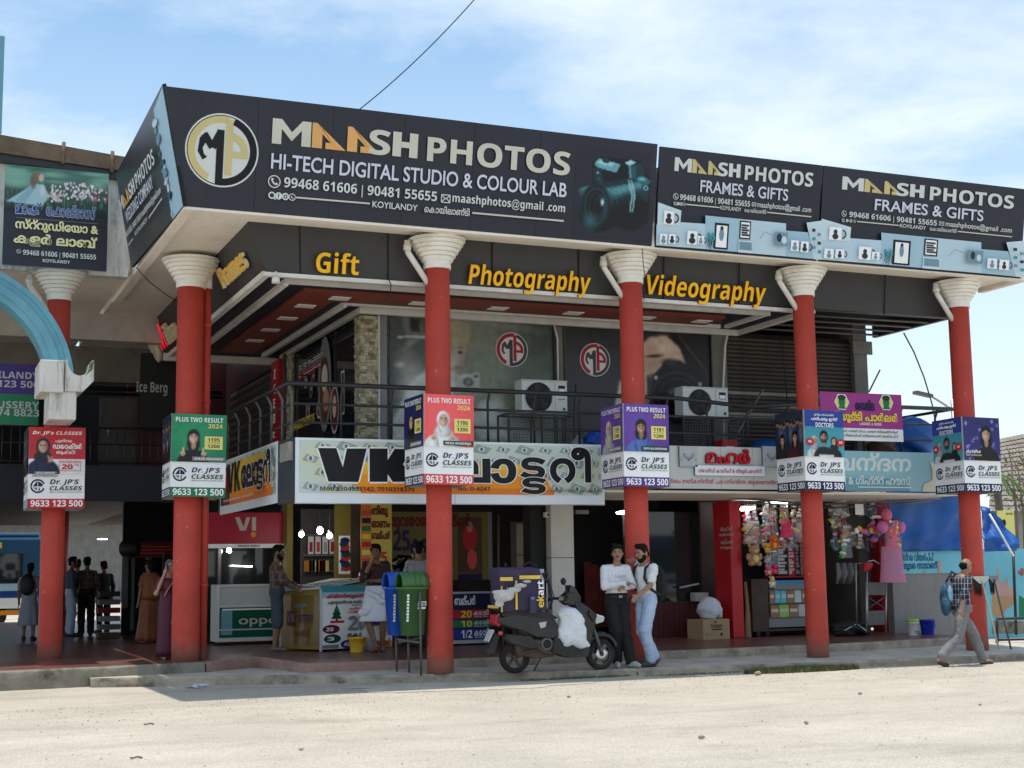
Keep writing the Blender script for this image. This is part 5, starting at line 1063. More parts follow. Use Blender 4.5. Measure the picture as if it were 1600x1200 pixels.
def lump(name,c,rx,ry,rz,m,seed_,parent=None,amp=.16,seg=22,rings=16,flat_bottom=True,kind=None):
    rnd = random.Random(seed_); mb = MB(); ph = [(rnd.uniform(1.5,6),rnd.uniform(1.5,6),rnd.uniform(0,6.3),rnd.uniform(.3,1)) for _ in range(9)]
    o = len(mb.v); mb.ell((0,0,0),1,1,1,m,seg,rings)
    for i,p in enumerate(mb.v):
        q = V(p); k = 1+amp*sum(a*math.sin(f*q.x*2+g*q.z*2+h+q.y*f) for f,g,h,a in ph)/3; q = V((q.x*rx*k,q.y*ry*k,q.z*rz*k))
        if flat_bottom: q.z = max(q.z,-rz*.82)
        mb.v[i] = (c[0]+q.x,c[1]+q.y,c[2]+q.z+(rz*.82 if flat_bottom else 0))
    return mb.build(name,parent,kind=kind)
p_ = wp(930,691,'y',1.6); tag(lump('plastic_bag',(p_.x,1.6,3.30),.16,.13,.19,'bag_blue',3,amp=.3),'crumpled bright blue plastic bag on the balcony between two cages','bag')
p_ = wp(903,691,'y',1.8); mb = MB(); mb.lathe([(.10,0),(.115,.03),(.115,.08),(.105,.10),(.115,.12),(.115,.17),(.06,.22),(.035,.25),(.035,.28)],(p_.x,1.8,3.30),'can_clear',18); tag(mb.build('water_can'),'pale clear water can beside the blue bag on the balcony','can')
p_ = wp(1138,690,'y',1.75); mb = MB(); mb.box(p_.x-.15,p_.x+.15,1.7,1.95,3.3,3.56,'red_plastic'); mb.box(p_.x-.08,p_.x+.08,1.695,1.699,3.42,3.45,'p_white'); tag(mb.build('crate',bev=.01),'small red plastic crate behind the railing above the jewellery sign','crate')
p_ = wp(1198,690,'y',1.7); tag(lump('tarp_bundle',(p_.x,1.75,3.30),.30,.18,.16,'tarp_blue',6,amp=.2),'low folded blue tarpaulin bundle in front of the shutter','tarpaulin')
p_ = wp(1425,690,'y',1.9); tag(lump('tarp_bundle',(p_.x,2.0,3.30),.62,.35,.42,'tarp_blue',9,amp=.25),'big heaped blue tarpaulin on the balcony right of the purple sign','tarpaulin')
p_ = wp(1376,690,'y',1.7); tag(lump('sack',(p_.x,1.7,3.30),.28,.2,.2,'p_brown',12,amp=.2),'brown sack of rubbish on the balcony under the purple sign','sack')
def rod(name,pts,r_,m,label,cat,y=None): mb = MB(); mb.tube([wp(*p_,'y',y) for p_ in pts],r_,m,6); return tag(mb.build(name),label,cat)
rod('leaning_rod',[(1192,608),(1146,690)],.018,'iron_grey','thin grey rod leaning slanted against the balcony rail by the shutter','rod',1.3)
rod('leaning_rod',[(1375,578),(1358,612)],.015,'iron_grey','short thin rod sticking up beside the grey corner pillar','rod',2.4)
rod('bent_rod',[(1412,520),(1428,550),(1444,590),(1456,630),(1468,690)],.014,'iron_grey','long thin bent rod rising against the sky by the last column','rod',2.2)
mb = MB(); mb.tube([wp(x,y,'y',2.55) for x,y in ((1138,515),(1133,540),(1130,600),(1131,690))],.022,'pipe_white',8); mb.build('drain_pipe',bld)
mb = MB(); mb.tube([wp(x,y,'y',2.58) for x,y in ((866,508),(871,530),(872,596))],.018,'pipe_white',8); mb.build('drain_pipe',bld)
rod('hanging_wire',[(1215,518),(1222,540),(1226,580),(1230,625)],.01,'black','black wire hanging in front of the upper roller shutter','wire',2.5)
rod('overhead_cable',[(770-250*f_,-34+236*f_-52*f_*(f_-1)*1.15) for f_ in [q_/18 for q_ in range(19)]],.015,'black','thin black cable crossing the sky above the big banner','cable',11.0)
# round lamp under the fascia
p_ = wp(431,437,'z',5.5); t = thing('ceiling_spotlight','small white round spotlight under the fascia corner','lamp',tuple(p_)); mb = MB(); mb.tube([p_+V((0,0,.12)),p_],.015,'trim',6); mb.build('stem',t); mb = MB(); mb.lathe([(.02,.06),(.055,.02),(.06,-.05)],p_,'trim',14); mb.build('lamp_head',t)
# street lamp far right
t = thing('street_lamp','grey street lamp arm against the sky between sign and last column','street lamp',(wp(1489,640,'y',14).x,14,-.16)); a = wp(1489,638,'y',14); mb = MB(); mb.tube([(a.x,14,-.16),(a.x,14,a.z+.25)],[.09,.06],'steel',8); mb.build('pole',t)
b = wp(1455,619,'y',14); mb = MB(); mb.tube([(a.x,14,a.z-.05),b],.035,'steel',8); mb.build('arm',t); c = wp(1429,613,'y',14); mb = MB(); mb.bar(b,c,.22,.10,'iron_grey'); mb.build('lamp_head',t,bev=.02)

# ------------------------------------------------------------------ old building on the left with the arcade
mat('concrete_pale',(.52,.50,.47),.9,.12,1.5,bump=.2,dirt=.4,dirtcol=(.2,.19,.18))
lb = thing('arcade_building','older white stained arcade building at the left under a brown tiled eave','building',(-7,8,.13))
mb = MB(); mb.prism([(-12,4.05,ZS+.004),(-3.85,4.05,ZS+.004),(-3.85,26,ZS+.004),(-12,26,ZS+.004)],(0,0,.28),'soffit'); mb.build('soffit_slab',lb)
mb = MB(); mb.box(-12,-3.88,4.0,4.25,6.20,7.98,'white_stain'); mb.build('parapet_wall',lb)
mb = MB(); a,b = wp(-40,203,'y',3.75),wp(196,245,'y',3.75); c,d = wp(-40,232,'y',3.75),wp(196,268,'y',3.75)
mb.prism([c,d,b,a],(0,2.2,.5),'roof_edge'); mb.build('eave',lb)
mb = MB(); mb.prism([wp(-40,233,'y',3.8),wp(196,269,'y',3.8),wp(196,279,'y',3.8),wp(-40,244,'y',3.8)],(0,.25,0),'iron'); mb.build('eave_gutter',lb)
for px in (100,176):
    mb = MB(); a = wp(px,222+(px-100)*.19,'y',3.74); b = wp(px-2,256+(px-100)*.17,'y',3.74); mb.tube([a,b],.03,'roof_edge',6); mb.build('eave_rib',lb)
mb = MB(); mb.box(-12,-2.5,8.0,8.3,5.80,6.302,'concrete_pale'); mb.build('cross_beam',lb)
mb = MB(); mb.box(-12,-1.0,12,12.3,5.55,6.302,'concrete'); mb.build('cross_beam',lb)
mb = MB(); mb.box(-12,-1.0,16,16.2,3.3,6.302,'void'); mb.box(-12,-2.0,7.0,26,3.0,3.32,'black'); mb.box(-1.999,-.95,7.4,26,3.0,3.01,'concrete_dark'); mb.build('upper_floor',lb)
mb = MB(); mb.prism([(-12,6.95,2.72),(-2.2,6.95,2.72),(-2.2,6.99,3.36),(-12,6.99,3.36)],(0,.04,0),'ceil_dark'); mb.build('floor_fascia',lb)
mb = MB(); mb.tube([(-7.5,11.6,5.35),(-.8,11.6,5.35)],.05,'black',8); mb.tube([(-7.5,11.4,5.2),(-.8,11.4,5.22)],.03,'black',8); mb.build('service_pipe',lb)
mb = MB(); a = wp(232,600,'y',9); mb.box(-2.9,-2.2,9.0,9.2,4.2,5.75,'black'); mb.box(-3.6,-2.9,9.5,9.7,3.4,4.9,'concrete_dark'); mb.build('dark_panel',lb)
mb = MB(); s = Sheet((-3.1,8.98,4.85),(.75,0,0),(0,0,.5),lb); s.text(mb,'Ice Berg',.1,.12,.6,.2,'p_lgrey',bold=.02); mb.build('lettering',lb)
t = thing('arcade_railing','black iron railing of the dark upper corridor behind the first columns','railing',(-4,7.1,3.3))
for z in (3.42,3.75,4.05): m2 = MB(); m2.tube([(-11,7.1,z),(-2.3,7.1,z)],.025 if z > 4 else .016,'iron',6); m2.build('rail',t)
m0 = None
for k in range(30):
    x = -6.6+.15*k
    if m0 is None: m2 = MB(); m2.tube([(x,7.1,3.33),(x,7.1,4.05)],.011,'iron',6); m0 = m2.build('baluster',t)
    else: c = m0.copy(); COL.objects.link(c); c.location.x = .15*k
mb = MB()
for k in range(3): mb.box(-3.0+.01*k,-2.3,15.9-.3*k,15.95-.3*k,3.5+.5*k,3.62+.5*k,'lamp_soft')
# ------------------------------------------------------------------ blue arch with its white bracket
t = thing('concrete_arch','faded blue concrete arch ending in a white stepped bracket with a mossy gutter','arch',(-7,3.1,3.5))
ac_ = wp(-95,600,'y',3.1); mb = MB(); seg = 40
prof = [(1.53,0),(1.62,-.015),(1.62,-.04),(1.74,-.04),(1.74,-.015),(1.83,-.015),(1.83,-.04),(1.91,-.04),(1.91,.0),(1.91,.55),(1.53,.55)]
vs_ = []
for k in range(seg+1):
    a = R(8+125*k/seg); vs_ += [(ac_.x+r_*math.cos(a),3.1+d_,ac_.z+r_*math.sin(a)) for r_,d_ in prof]
n_ = len(prof); mb.add(vs_,[(k*n_+i,k*n_+(i+1) % n_,(k+1)*n_+(i+1) % n_,(k+1)*n_+i) for k in range(seg) for i in range(n_)]+[tuple(range(n_))],'arch_blue'); mb.build('arch_band',t)
def pxbox(mb,px0,px1,pyt,pyb,y0,y1,m):
    a = wp(px0,pyb,'y',y0); b = wp(px1,pyt,'y',y0); mb.box(a.x,b.x,y0,y1,a.z,b.z,m)
mat('moss',(.10,.13,.03),.95,.4,6,bump=.5)
mb = MB(); pxbox(mb,62,101,563,612,2.75,3.7,'white_stain'); pxbox(mb,76,120,612.3,655,2.85,3.7,'white_stain'); mb.build('bracket',t,bev=.012)
mb = MB(); a = wp(101,611,'y',2.8); b = wp(147,563,'y',2.8); W_,H_ = b.x-a.x,b.z-a.z
pts = [(0,H_*1.0),(0,0),(W_*.62,0),(W_,H_*.35),(W_,H_),(W_*.93,H_)]+[(W_*.5+W_*.43*math.cos(R(a_)),H_*.98-H_*.48*math.sin(R(a_))) for a_ in range(0,181,20)]
mb.prism([(a.x+.002+u,2.8,a.z+v) for u,v in pts],(0,.75,0),'white_stain'); mb.build('gutter',t)
mb = MB(); mb.prism([(a.x+W_*u,2.797,a.z+H_*v) for u,v in ((.72,.5),(.95,.72),(.99,.99),(.92,.95),(.88,.75))],(0,.3,.01),'moss'); mb.build('moss_patch',t)
mb = MB(); a = wp(2.5,208,'y',3.3); b = wp(-60,48,'y',3.3); mb.box(b.x,a.x,3.3,3.36,a.z,b.z,'teal_dk'); t = tag(mb.build('hoarding_edge'),'edge of a teal hoarding cut by the left border above the eave','hoarding')
rod('hanging_wire',[(213,418),(235,442),(262,462),(275,470)],.008,'black','thin wire sagging from the left banner corner to the column','wire',2.9)
rod('hanging_wire',[(1003,385),(1005,410),(1008,440),(1006,470)],.007,'black','thin wire hanging over the capital of the column by the two men','wire',-.5)
rod('hanging_wire',[(604,428),(611,445),(609,462),(600,470)],.008,'black','short black wire loop hanging under the fascia corner','wire',.2)
rod('hanging_wire',[(900,600),(897,640),(899,690)],.010,'black','black cable running down beside the first air conditioner','wire',2.5)

# ------------------------------------------------------------------ ground floor, from left to right
def bus(x0,x1,y,name_txt,label,rotz=0.0,body='bus_blue',h=3.0):
    """a long city bus; local x along its length, -y the side towards the viewer"""
    t = thing('city_bus',label,'bus',((x0+x1)/2,y,-.16),rotz,group='blue buses in the bus bay'); Lh = (x1-x0)/2; w = 1.2
    mb = MB(); mb.box(-Lh,Lh,-w,w,.45,h-.15,body); mb.box(-Lh+.06,Lh-.06,-w+.08,w-.08,h-.151,h,body); mb.build('body',t,local=True,bev=.08)
    mb = MB(); mb.box(-Lh+.1,Lh-.1,-w-.012,-w+.01,.66,.98,'p_white'); mb.box(-Lh+.1,Lh-.1,-w-.012,-w+.01,1.2,1.42,'p_sky'); mb.box(-Lh+.1,Lh-.1,-w-.012,-w+.01,1.05,1.15,'bus_stripe'); mb.box(-Lh+.1,Lh-.1,-w-.013,-w+.01,.46,.6,'p_orange'); mb.build('stripe',t,local=True)
    n = int((x1-x0)/1.2); first = None
    for k in range(n):
        if first is None: mb = MB(); mb.box(-Lh+.35,-Lh+1.38,-w-.015,-w+.02,1.45,2.35,'glass'); first = mb.build('window',t,local=True)
        else: c = first.copy(); COL.objects.link(c); c.location.x = 1.2*k
    for sg in (-1,1):
        mb = MB(); mb.box(sg*Lh-.02,sg*Lh+.02,-w+.15,w-.15,1.15,2.35,'glass'); mb.build('windscreen',t,local=True)
        mb = MB(); mb.box(sg*Lh-.02,sg*Lh+.02,-w+.25,w-.25,2.42,2.75,'p_navy'); mb.build('name_board',t,local=True)
        for yy in (-.85,.85): mb = MB(); mb.lathe([(.13,0),(.13,.03)],(sg*Lh-.015,yy,.85),'p_white',12,ax=(sg,0,0)); mb.build('headlight',t,local=True)
        for xx in (-Lh*.62,Lh*.68):
            mb = MB(); mb.lathe([(.30,-.12),(.46,-.12),(.48,-.08),(.48,.10),(.46,.12),(.30,.12)],(xx,sg*1.08,.48),'tyre',20,ax=(0,1,0)); wh = mb.build('wheel',t,local=True); mb = MB(); mb.lathe([(.28,-.125),(.1,-.14),(.1,.14),(.28,.125)],(xx,sg*1.08,.48),'steel',14,ax=(0,1,0)); mb.build('rim',wh,local=True)
    s = Sheet((-Lh+.2,-w-.016,2.42),(2*Lh-.4,0,0),(0,0,.4),t); L2 = MB(); s.text(L2,name_txt,s.W-3.6,.10,2.6,.18,'p_yellow',bold=.03); L2.build('lettering',t,local=True)
    s = Sheet((-Lh-.025,w-.3,2.46),(0,-2*w+.6,0),(0,0,.3),t); L2 = MB(); s.text(L2,name_txt,.2,.05,1.4,.18,'p_white',bold=.03); L2.build('lettering',t,local=True)
    return t
flat('bus_blue',52,92,122,.3); flat('bus_stripe',30,70,150,.3); mat('tyre',(.018,.017,.016),.85,.2,8,dirt=.4,dirtcol=(.10,.085,.07))
bus(-12.2,-3.05,29.2,'PRASANTH','blue city bus seen side on at the left border under the arcade')
bus(-10,-1.4,62,'SANTHRAJ','blue city bus farther off, its roof showing above the waiting people',R(62))
bus(15,27,-26,'JAMSHED','blue city bus seen only as a reflection in the showcase glass',R(180))
t = thing('corrugated_wall','grey corrugated sheet wall with a rusty roof edge behind the buses','wall',(-2,80,-.16)); mb = MB(); k = 0
x = -24
while x < 14: mb.add([(x,80+(.06 if k % 2 else 0),-.16),(x+.18,80+(0 if k % 2 else .06),-.16),(x+.18,80+(0 if k % 2 else .06),5.2),(x,80+(.06 if k % 2 else 0),5.2)],[(0,1,2,3)],'pillar_grey'); x += .18; k += 1
mb.build('sheet',t); mb = MB(); mb.prism([(-26,79,5.0),(14,79,5.2),(14,88,9.5),(-26,88,9.5)],(0,0,.1),'roof_edge'); mb.build('roof',t)
# dark shops along the right side of the arcade
t = thing('arcade_shop','dark arcade shop with a red board, glass shelves and ceiling lights deep in shade','shop',(-2,13,.13))
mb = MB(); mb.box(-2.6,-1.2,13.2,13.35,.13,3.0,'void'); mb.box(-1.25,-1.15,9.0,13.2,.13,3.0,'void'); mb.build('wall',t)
mb = MB(); a = wp(195,872,'y',13.1); b = wp(272,846,'y',13.1); mb.box(a.x,b.x+.4,13.05,13.15,a.z,b.z,'p_maroon'); bd = mb.build('red_board',t)
s = Sheet((a.x,13.05,a.z),(b.x-a.x+.4,0,0),(0,0,b.z-a.z),t); mb = MB()
for k in range(3): s.rect(mb,.15,s.H*(.25+.2*k),s.W*.8-.1*k,s.H*(.31+.2*k),'p_coral')
mb.build('lettering',t)
for px0,px1,pt,pb in ((190,200,868,950),(203,210,872,985),(226,236,870,940),(252,256,862,930)):
    a = wp(px0,pb,'y',13); b = wp(px1,pt,'y',13); mb = MB(); mb.box(a.x,b.x,12.9,13.0,a.z,b.z,'iron_grey'); mb.build('shelf_upright',t)
for px,py in ((160,842),(205,843),(248,845),(262,841)):
    p_ = wp(px,py,'z',2.98); mb = MB(); mb.box(p_.x-.18,p_.x+.18,p_.y-.12,p_.y+.12,2.955,2.985,'lamp_soft'); mb.build('ceiling_light',t)
p_ = wp(203,857,'y',10.5); mb = MB(); mb.lathe([(.10,-.2),(.16,-.15),(.16,.15),(.10,.2)],p_,'black',16,ax=(.9,-.4,0)); tag(mb.build('exhaust_cowl'),'black round duct fan hanging from the arcade ceiling','fan')
t = thing('snack_stand','low dark stand stacked with papers in the arcade behind the waiting people','stand',tuple(wp(160,985,'z',.13)))
for k in range(6): mb = MB(); a = wp(146,980-15*k,'y',11.5); mb.box(a.x+.1+.02*(k % 3),a.x+.55,11.5,11.9,.135+.17*k,.24+.17*k,['p_brown','iron_grey','p_grey','p_maroon','iron_grey','black'][k]); mb.build('stack',t)

# --- phone shop: red board, dark glazing, glass counter
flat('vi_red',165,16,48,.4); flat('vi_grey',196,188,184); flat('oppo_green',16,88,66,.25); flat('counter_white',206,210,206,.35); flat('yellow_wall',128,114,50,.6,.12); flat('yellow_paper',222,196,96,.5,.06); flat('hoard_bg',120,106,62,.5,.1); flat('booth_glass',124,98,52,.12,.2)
t = thing('phone_shop_sign','red phone shop sign board with pale letters above the glass counter','sign',(-1.9,6.2,2.2))
a = wp(318,850,'y',6.2); b = wp(445,801,'y',6.2); s = Sheet((a.x,6.2,a.z),(b.x-a.x,0,0),(0,0,b.z-a.z),t)
mb = MB(); panel(mb,s,.06,'vi_red'); mb.build('board',t); mb = MB(); mb.prism([s.p(0,-.075,0),s.p(s.W,-.075,0),s.p(s.W,-.002,0),s.p(0,-.002,0)],(0,.05,0),'p_white'); mb.build('name_strip',t)
L_ = MB(); c,d,e = s.uv(367,829),s.uv(400,829),s.uv(367,808)
P = lambda pts: [(c[0]+(d[0]-c[0])*x,c[1]+(e[1]-c[1])*y) for x,y in pts]
s.poly(L_,P([(0,1),(.22,1),(.40,.25),(.40,0),(.24,0)]),'vi_grey'); s.poly(L_,P([(.40,.25),(.54,1),(.72,1),(.52,0),(.40,0)]),'vi_grey'); s.poly(L_,P([(.80,0),(.80,1),(1,1),(1,0)]),'vi_grey'); u,v = s.uv(396,835); s.ell(L_,u,v,.05,.05,'p_orange',12)
s.text(L_,'PROMAX MOBILE',s.W*.42,-.055,s.W*.27,.035,'p_black',bold=.03); L_.build('lettering',t)
t = thing('phone_shop','dark glazed phone shop front behind the glass counter','shop',(-1.2,7.4,.13))
a = wp(318,1000,'y',7.6); b = wp(452,800,'y',7.6); mb = MB(); mb.box(a.x,b.x,7.6,7.63,.13,3.0,'glass'); mb.build('pane',t)
for px in (342,440): a = wp(px,900,'y',7.6); mb = MB(); mb.box(a.x-.03,a.x+.03,7.55,7.598,.13,3.0,'iron_grey'); mb.build('frame',t)
mb = MB(); a = wp(452,900,'y',6.0); mb.box(a.x-.06,a.x+.05,5.95,6.25,.13,3.0,'yellow_wall'); mb.build('yellow_post',t)
mb = MB(); a,b = wp(393,884,'y',7.5),wp(404,886,'y',7.5); mb.bar(wp(361,884,'y',7.5),wp(394,885,'y',7.5),.02,.02,'lamp_soft'); mb.build('tube_light',t)
t = thing('phone_counter','glass display counter with a dark green phone brand panel','counter',(-1,6.6,.13)); a = wp(338,1003,'y',6.6); b = wp(447,912,'y',6.6); zt = b.z; x0,x1 = a.x,b.x
mb = MB()
for x in (x0,x1-.05): mb.box(x,x+.05,6.6,7.15,.19,zt,'counter_white')
mb.box(x0+.051,x1-.051,6.605,7.15,.19,.26,'counter_white'); zg = .13+.62*(zt-.13); mb.box(x0+.051,x1-.051,6.605,7.15,zg,zg+.04,'counter_white'); mb.box(x0+.051,x1-.051,6.605,7.15,zt-.04,zt,'counter_white'); mb.build('frame',t)
mb = MB(); mb.box(x0+.052,x1-.052,6.612,6.63,.261,zg-.001,'oppo_green'); mb.build('front_panel',t); mb = MB(); mb.box(x0+.052,x1-.052,6.63,6.64,zg+.041,zt-.041,'p_lgrey'); mb.box(x0+.052,x1-.052,6.7,7.1,zg+.041,zg+.06,'p_white'); mb.build('glass_case',t)
gh = zg-.262; s = Sheet((x0+.052,6.611,.261),(x1-x0-.104,0,0),(0,0,gh),t); L_ = MB(); s.text(L_,'oppo',s.W*.30,gh*.44,s.W*.62,gh*.20,'vi_grey',bold=.01,ref='o'); s.rect(L_,.03,gh*.1,s.W*.2,gh*.92,'teal_dk'); s.rect(L_,.05,gh*.91,s.W-.05,gh*.96,'p_white'); s.rect(L_,.0,gh*.24,s.W*.95,gh*.29,'p_lgrey'); L_.build('lettering',t)
mb = MB()
for k in range(9): mb.box(x0+.1+.13*k,x0+.18+.13*k,6.72,6.74,zg+.061,zg+.2,random.choice(['p_white','p_blue','p_black','p_orange','p_lgrey']))
q = mb.build('boxed_phones',t); q['kind'] = 'stuff'
for x in (x0+.05,x0+.2,x1-.2,x1-.05): mb = MB(); mb.lathe([(.025,0),(.025,.055)],(x,6.75,.135),'iron',8); mb.build('foot',t)
# --- lottery kiosk
def bulb(px,py,y,label,r_=.05):
    p_ = wp(px,py,'y',y); t = thing('hanging_bulb',label,'lamp',tuple(p_),group='lit bulbs in the kiosk'); mb = MB(); mb.tube([p_+V((0,0,.95)),p_+V((0,0,.14))],.006,'black',5); mb.lathe([(.025,.09),(.03,.05)],p_,'p_lgrey',10); mb.build('holder',t); mb = MB(); mb.ell(p_,r_,r_,r_*1.1,'bulb',12,8); mb.build('glass_globe',t)
for px,py,lab in ((471,835,'lit white bulb hanging leftmost over the lottery kiosk'),(500,829,'biggest lit bulb hanging in the middle over the lottery kiosk'),(515,837,'lit bulb hanging rightmost over the lottery kiosk'),(358,822 + 38,'small lit bulb reflected glow inside the phone shop')):
    bulb(px,py,4.7 if px > 400 else 7.2,lab,.055 if px == 500 else .045)
t = thing('kiosk_shelves','grey back shelves of the kiosk with packets hanging in a row','shelf',(-.3,6.4,.13)); a = wp(472,920,'y',6.4); b = wp(526,795,'y',6.4)
mb = MB(); mb.box(a.x,b.x,6.5,6.55,.13,b.z,'iron_grey'); mb.build('back_board',t)
for py in (836,868,893): c = wp(480,py,'y',6.4); mb = MB(); mb.box(a.x+.05,b.x-.02,6.3,6.499,c.z-.012,c.z+.012,'p_grey'); mb.build('shelf_board',t)
c = wp(477,866,'y',6.35); mb0 = None
for k in range(9):
    mb = MB(); x = c.x+.03+.135*k; z = c.z; mb.box(x,x+.10,6.25,6.28,z,z+.32,'p_white'); mb.box(x+.02,x+.08,6.245,6.2495,z+.04,z+.22,['p_red','p_coral','p_lgrey','p_red'][k % 4]); mb.build('packet',t)
for k in range(6): mb = MB(); c = wp(477+5.5*k,893,'y',6.3); mb.box(c.x,c.x+.11,6.28,6.4,c.z,c.z+.2,['p_orange','p_brown','p_cream','p_orange','p_maroon','p_paleyellow'][k]); mb.build('carton',t)
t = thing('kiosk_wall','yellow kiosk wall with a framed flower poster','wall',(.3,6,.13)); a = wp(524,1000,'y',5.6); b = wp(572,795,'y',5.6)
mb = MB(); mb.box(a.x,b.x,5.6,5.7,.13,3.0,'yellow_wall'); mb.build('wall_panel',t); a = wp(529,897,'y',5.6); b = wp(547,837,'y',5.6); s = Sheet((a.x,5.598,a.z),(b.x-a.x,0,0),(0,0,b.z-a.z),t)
mb = MB(); s.rect(mb,0,0,s.W,s.H,'p_white'); s.rect(mb,.04,.05,s.W-.04,s.H-.05,'p_teal')
for k in range(9): s.ell(mb,s.W*random.uniform(.3,.7),s.H*(.15+.09*k),.09,.06,['p_red','p_dkgreen','p_navy'][k % 3],8)
mb.build('flower_poster',t)
mb = MB(); a = wp(548,897,'y',5.6); b = wp(560,800,'y',5.6); mb.box(a.x,b.x,5.55,5.598,.13,2.9,'wood_dark'); mb.build('orange_post',t)
# booth: corners found from its feet
b0 = wp(452,1012,'z',.13); b1 = wp(501,1018.5,'z',.13); b2 = wp(563,1014,'z',.13)
du = (b2-b1).normalized()*.98; b1 = V((b1.x,b1.y,.13)); b2 = V((b1.x+.93,b1.y+.30,.13)); b0 = V((b1.x-.42,b1.y+.95,.13)); b3 = b0+(b2-b1)
t = thing('lottery_booth','glass lottery ticket booth with a Christmas bumper poster on its front','booth',tuple(b1)); zf,zb_ = 1.03,1.28
ps = wp(501,921,'y',b1.y).z; pe = wp(562,909,'y',b2.y).z; pw = wp(452,925,'y',b0.y).z
mb = MB(); up_ = lambda p_,z: V((p_.x,p_.y,z))
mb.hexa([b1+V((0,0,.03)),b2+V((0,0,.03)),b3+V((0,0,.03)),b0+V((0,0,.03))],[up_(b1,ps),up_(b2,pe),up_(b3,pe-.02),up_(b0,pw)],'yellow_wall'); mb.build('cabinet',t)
mb = MB(); mb.prism([up_(b1,ps+.004)-(b2-b1)*.03,up_(b2,pe+.03),up_(b3,pe+.03),up_(b0,pw+.01)-(b2-b1)*.03],(0,0,.03),'p_lgrey'); mb.build('sloping_top',t)
sd = Sheet(b0+V((0,0,.04)),(b1-b0),V((0,0,ps-.2)),t); mb = MB(); sd.rect(mb,.0,.0,sd.W,sd.H,'p_lgrey')
mb = MB(); sd.rect(mb,.04,.06,sd.W-.04,sd.H-.06,'booth_glass'); sd.rect(mb,.16,.36,.40,.60,'p_maroon'); sd.text(mb,'VK',.18,.42,.20,.14,'p_grey',bold=.03); sd.text(mb,'LOTTERY',.46,.42,.40,.13,'p_navy',bold=.03); sd.text(mb,'ലോട്ടറി',.36,.20,.40,.08,'p_brown',bold=.03,ref='ല'); sd.text(mb,'കേരള',.38,.66,.32,.08,'p_grey',bold=.03,ref='ക'); mb.build('side_print',t)
for (p_,q_) in ((b0,up_(b0,pw)),(b1,up_(b1,ps)),(b2,up_(b2,pe))): mb = MB(); mb.bar(p_,q_,.035,.035,'p_lgrey'); mb.build('corner_post',t)
# tickets laid out on the sloping top
rnd = random.Random(8); T0 = None
for i in range(7):
    for j in range(6):
        f = (i+.5)/7; g = (j+.5)/6; p_ = up_(b1,ps+.042)+(up_(b2,pe+.068)-up_(b1,ps+.042))*f+(up_(b0,pw+.05)-up_(b1,ps+.042))*g
        mb = MB(); a_ = rnd.uniform(-.2,.2)+.3; ax = V((math.cos(a_),math.sin(a_),.10))*.055; ay = V((-math.sin(a_),math.cos(a_),-.03))*.075
        mb.obox(p_+V((0,0,.004+.002*((i+j) % 2))),ax,ay,V((0,0,.0025)),rnd.choice(['p_lgrey','p_grey','p_cream','p_sky','p_grey'])); mb.build('ticket',t)
fs = Sheet(b1+V((0,0,.035)),(b2-b1),V((0,0,ps-.165)),t); W,H = fs.W,fs.H; L_ = MB(); I_ = MB()
fs.rect(I_,.0,.0,W,H,'p_white'); fs.rect(I_,0,H*.86,W,H*1.0,'p_sky'); fs.rect(I_,0,H*.95,W,H*1.06,'p_teal')
fs.poly(I_,[(W*.2,H*.5),(W*.42,H*.5),(W*.31,H*.64)],'p_dkgreen'); fs.poly(I_,[(W*.22,H*.57),(W*.40,H*.57),(W*.31,H*.70)],'p_dkgreen'); fs.poly(I_,[(W*.25,H*.63),(W*.37,H*.63),(W*.31,H*.74)],'p_green'); fs.rect(I_,W*.29,H*.46,W*.33,H*.5,'p_brown'); fs.rect(I_,W*.18,H*.43,W*.46,H*.47,'p_red')
for (cu,cv,m,tx) in ((.20,.33,'p_maroon','20'),(.22,.17,'p_dkgreen','3'),(.55,.07,'p_violet','400')): fs.ell(I_,W*cu,H*cv,W*.17,H*.075,m,18); fs.text(L_,tx,W*(cu-.1),H*(cv-.03),W*.14,H*.06,'p_white',bold=.03)
fs.rect(I_,W*.68,H*.02,W*.98,H*.12,'p_black'); fs.rect(I_,W*.02,H*.015,W*.34,H*.07,'p_grey')
fs.text(L_,'ക്രിസ്തുമസ്',W*.10,H*.85,W*.78,H*.055,'p_red',bold=.05,ref='ക'); fs.text(L_,'പുതുവത്സര ബമ്പർ',W*.12,H*.755,W*.78,H*.045,'p_dkgreen',bold=.04,ref='പ'); fs.text(L_,'2023-24',W*.6,H*.71,W*.3,H*.025,'p_black',bold=.03)
fs.text(L_,'ഒന്നാം',W*.55,H*.645,W*.3,H*.035,'p_red',bold=.03,ref='ന'); fs.text(L_,'സമ്മാനം',W*.52,H*.59,W*.38,H*.035,'p_red',bold=.03,ref='ന'); fs.text(L_,'20',W*.52,H*.30,W*.40,H*.24,'p_black',bold=.07); fs.text(L_,'20',W*.53,H*.305,W*.38,H*.23,'p_grey',bold=.035); fs.text(L_,'േകാടി',W*.5,H*.17,W*.42,H*.085,'p_black',bold=.05,ref='ക')
I_.build('christmas_print',t); L_.build('lettering',t)
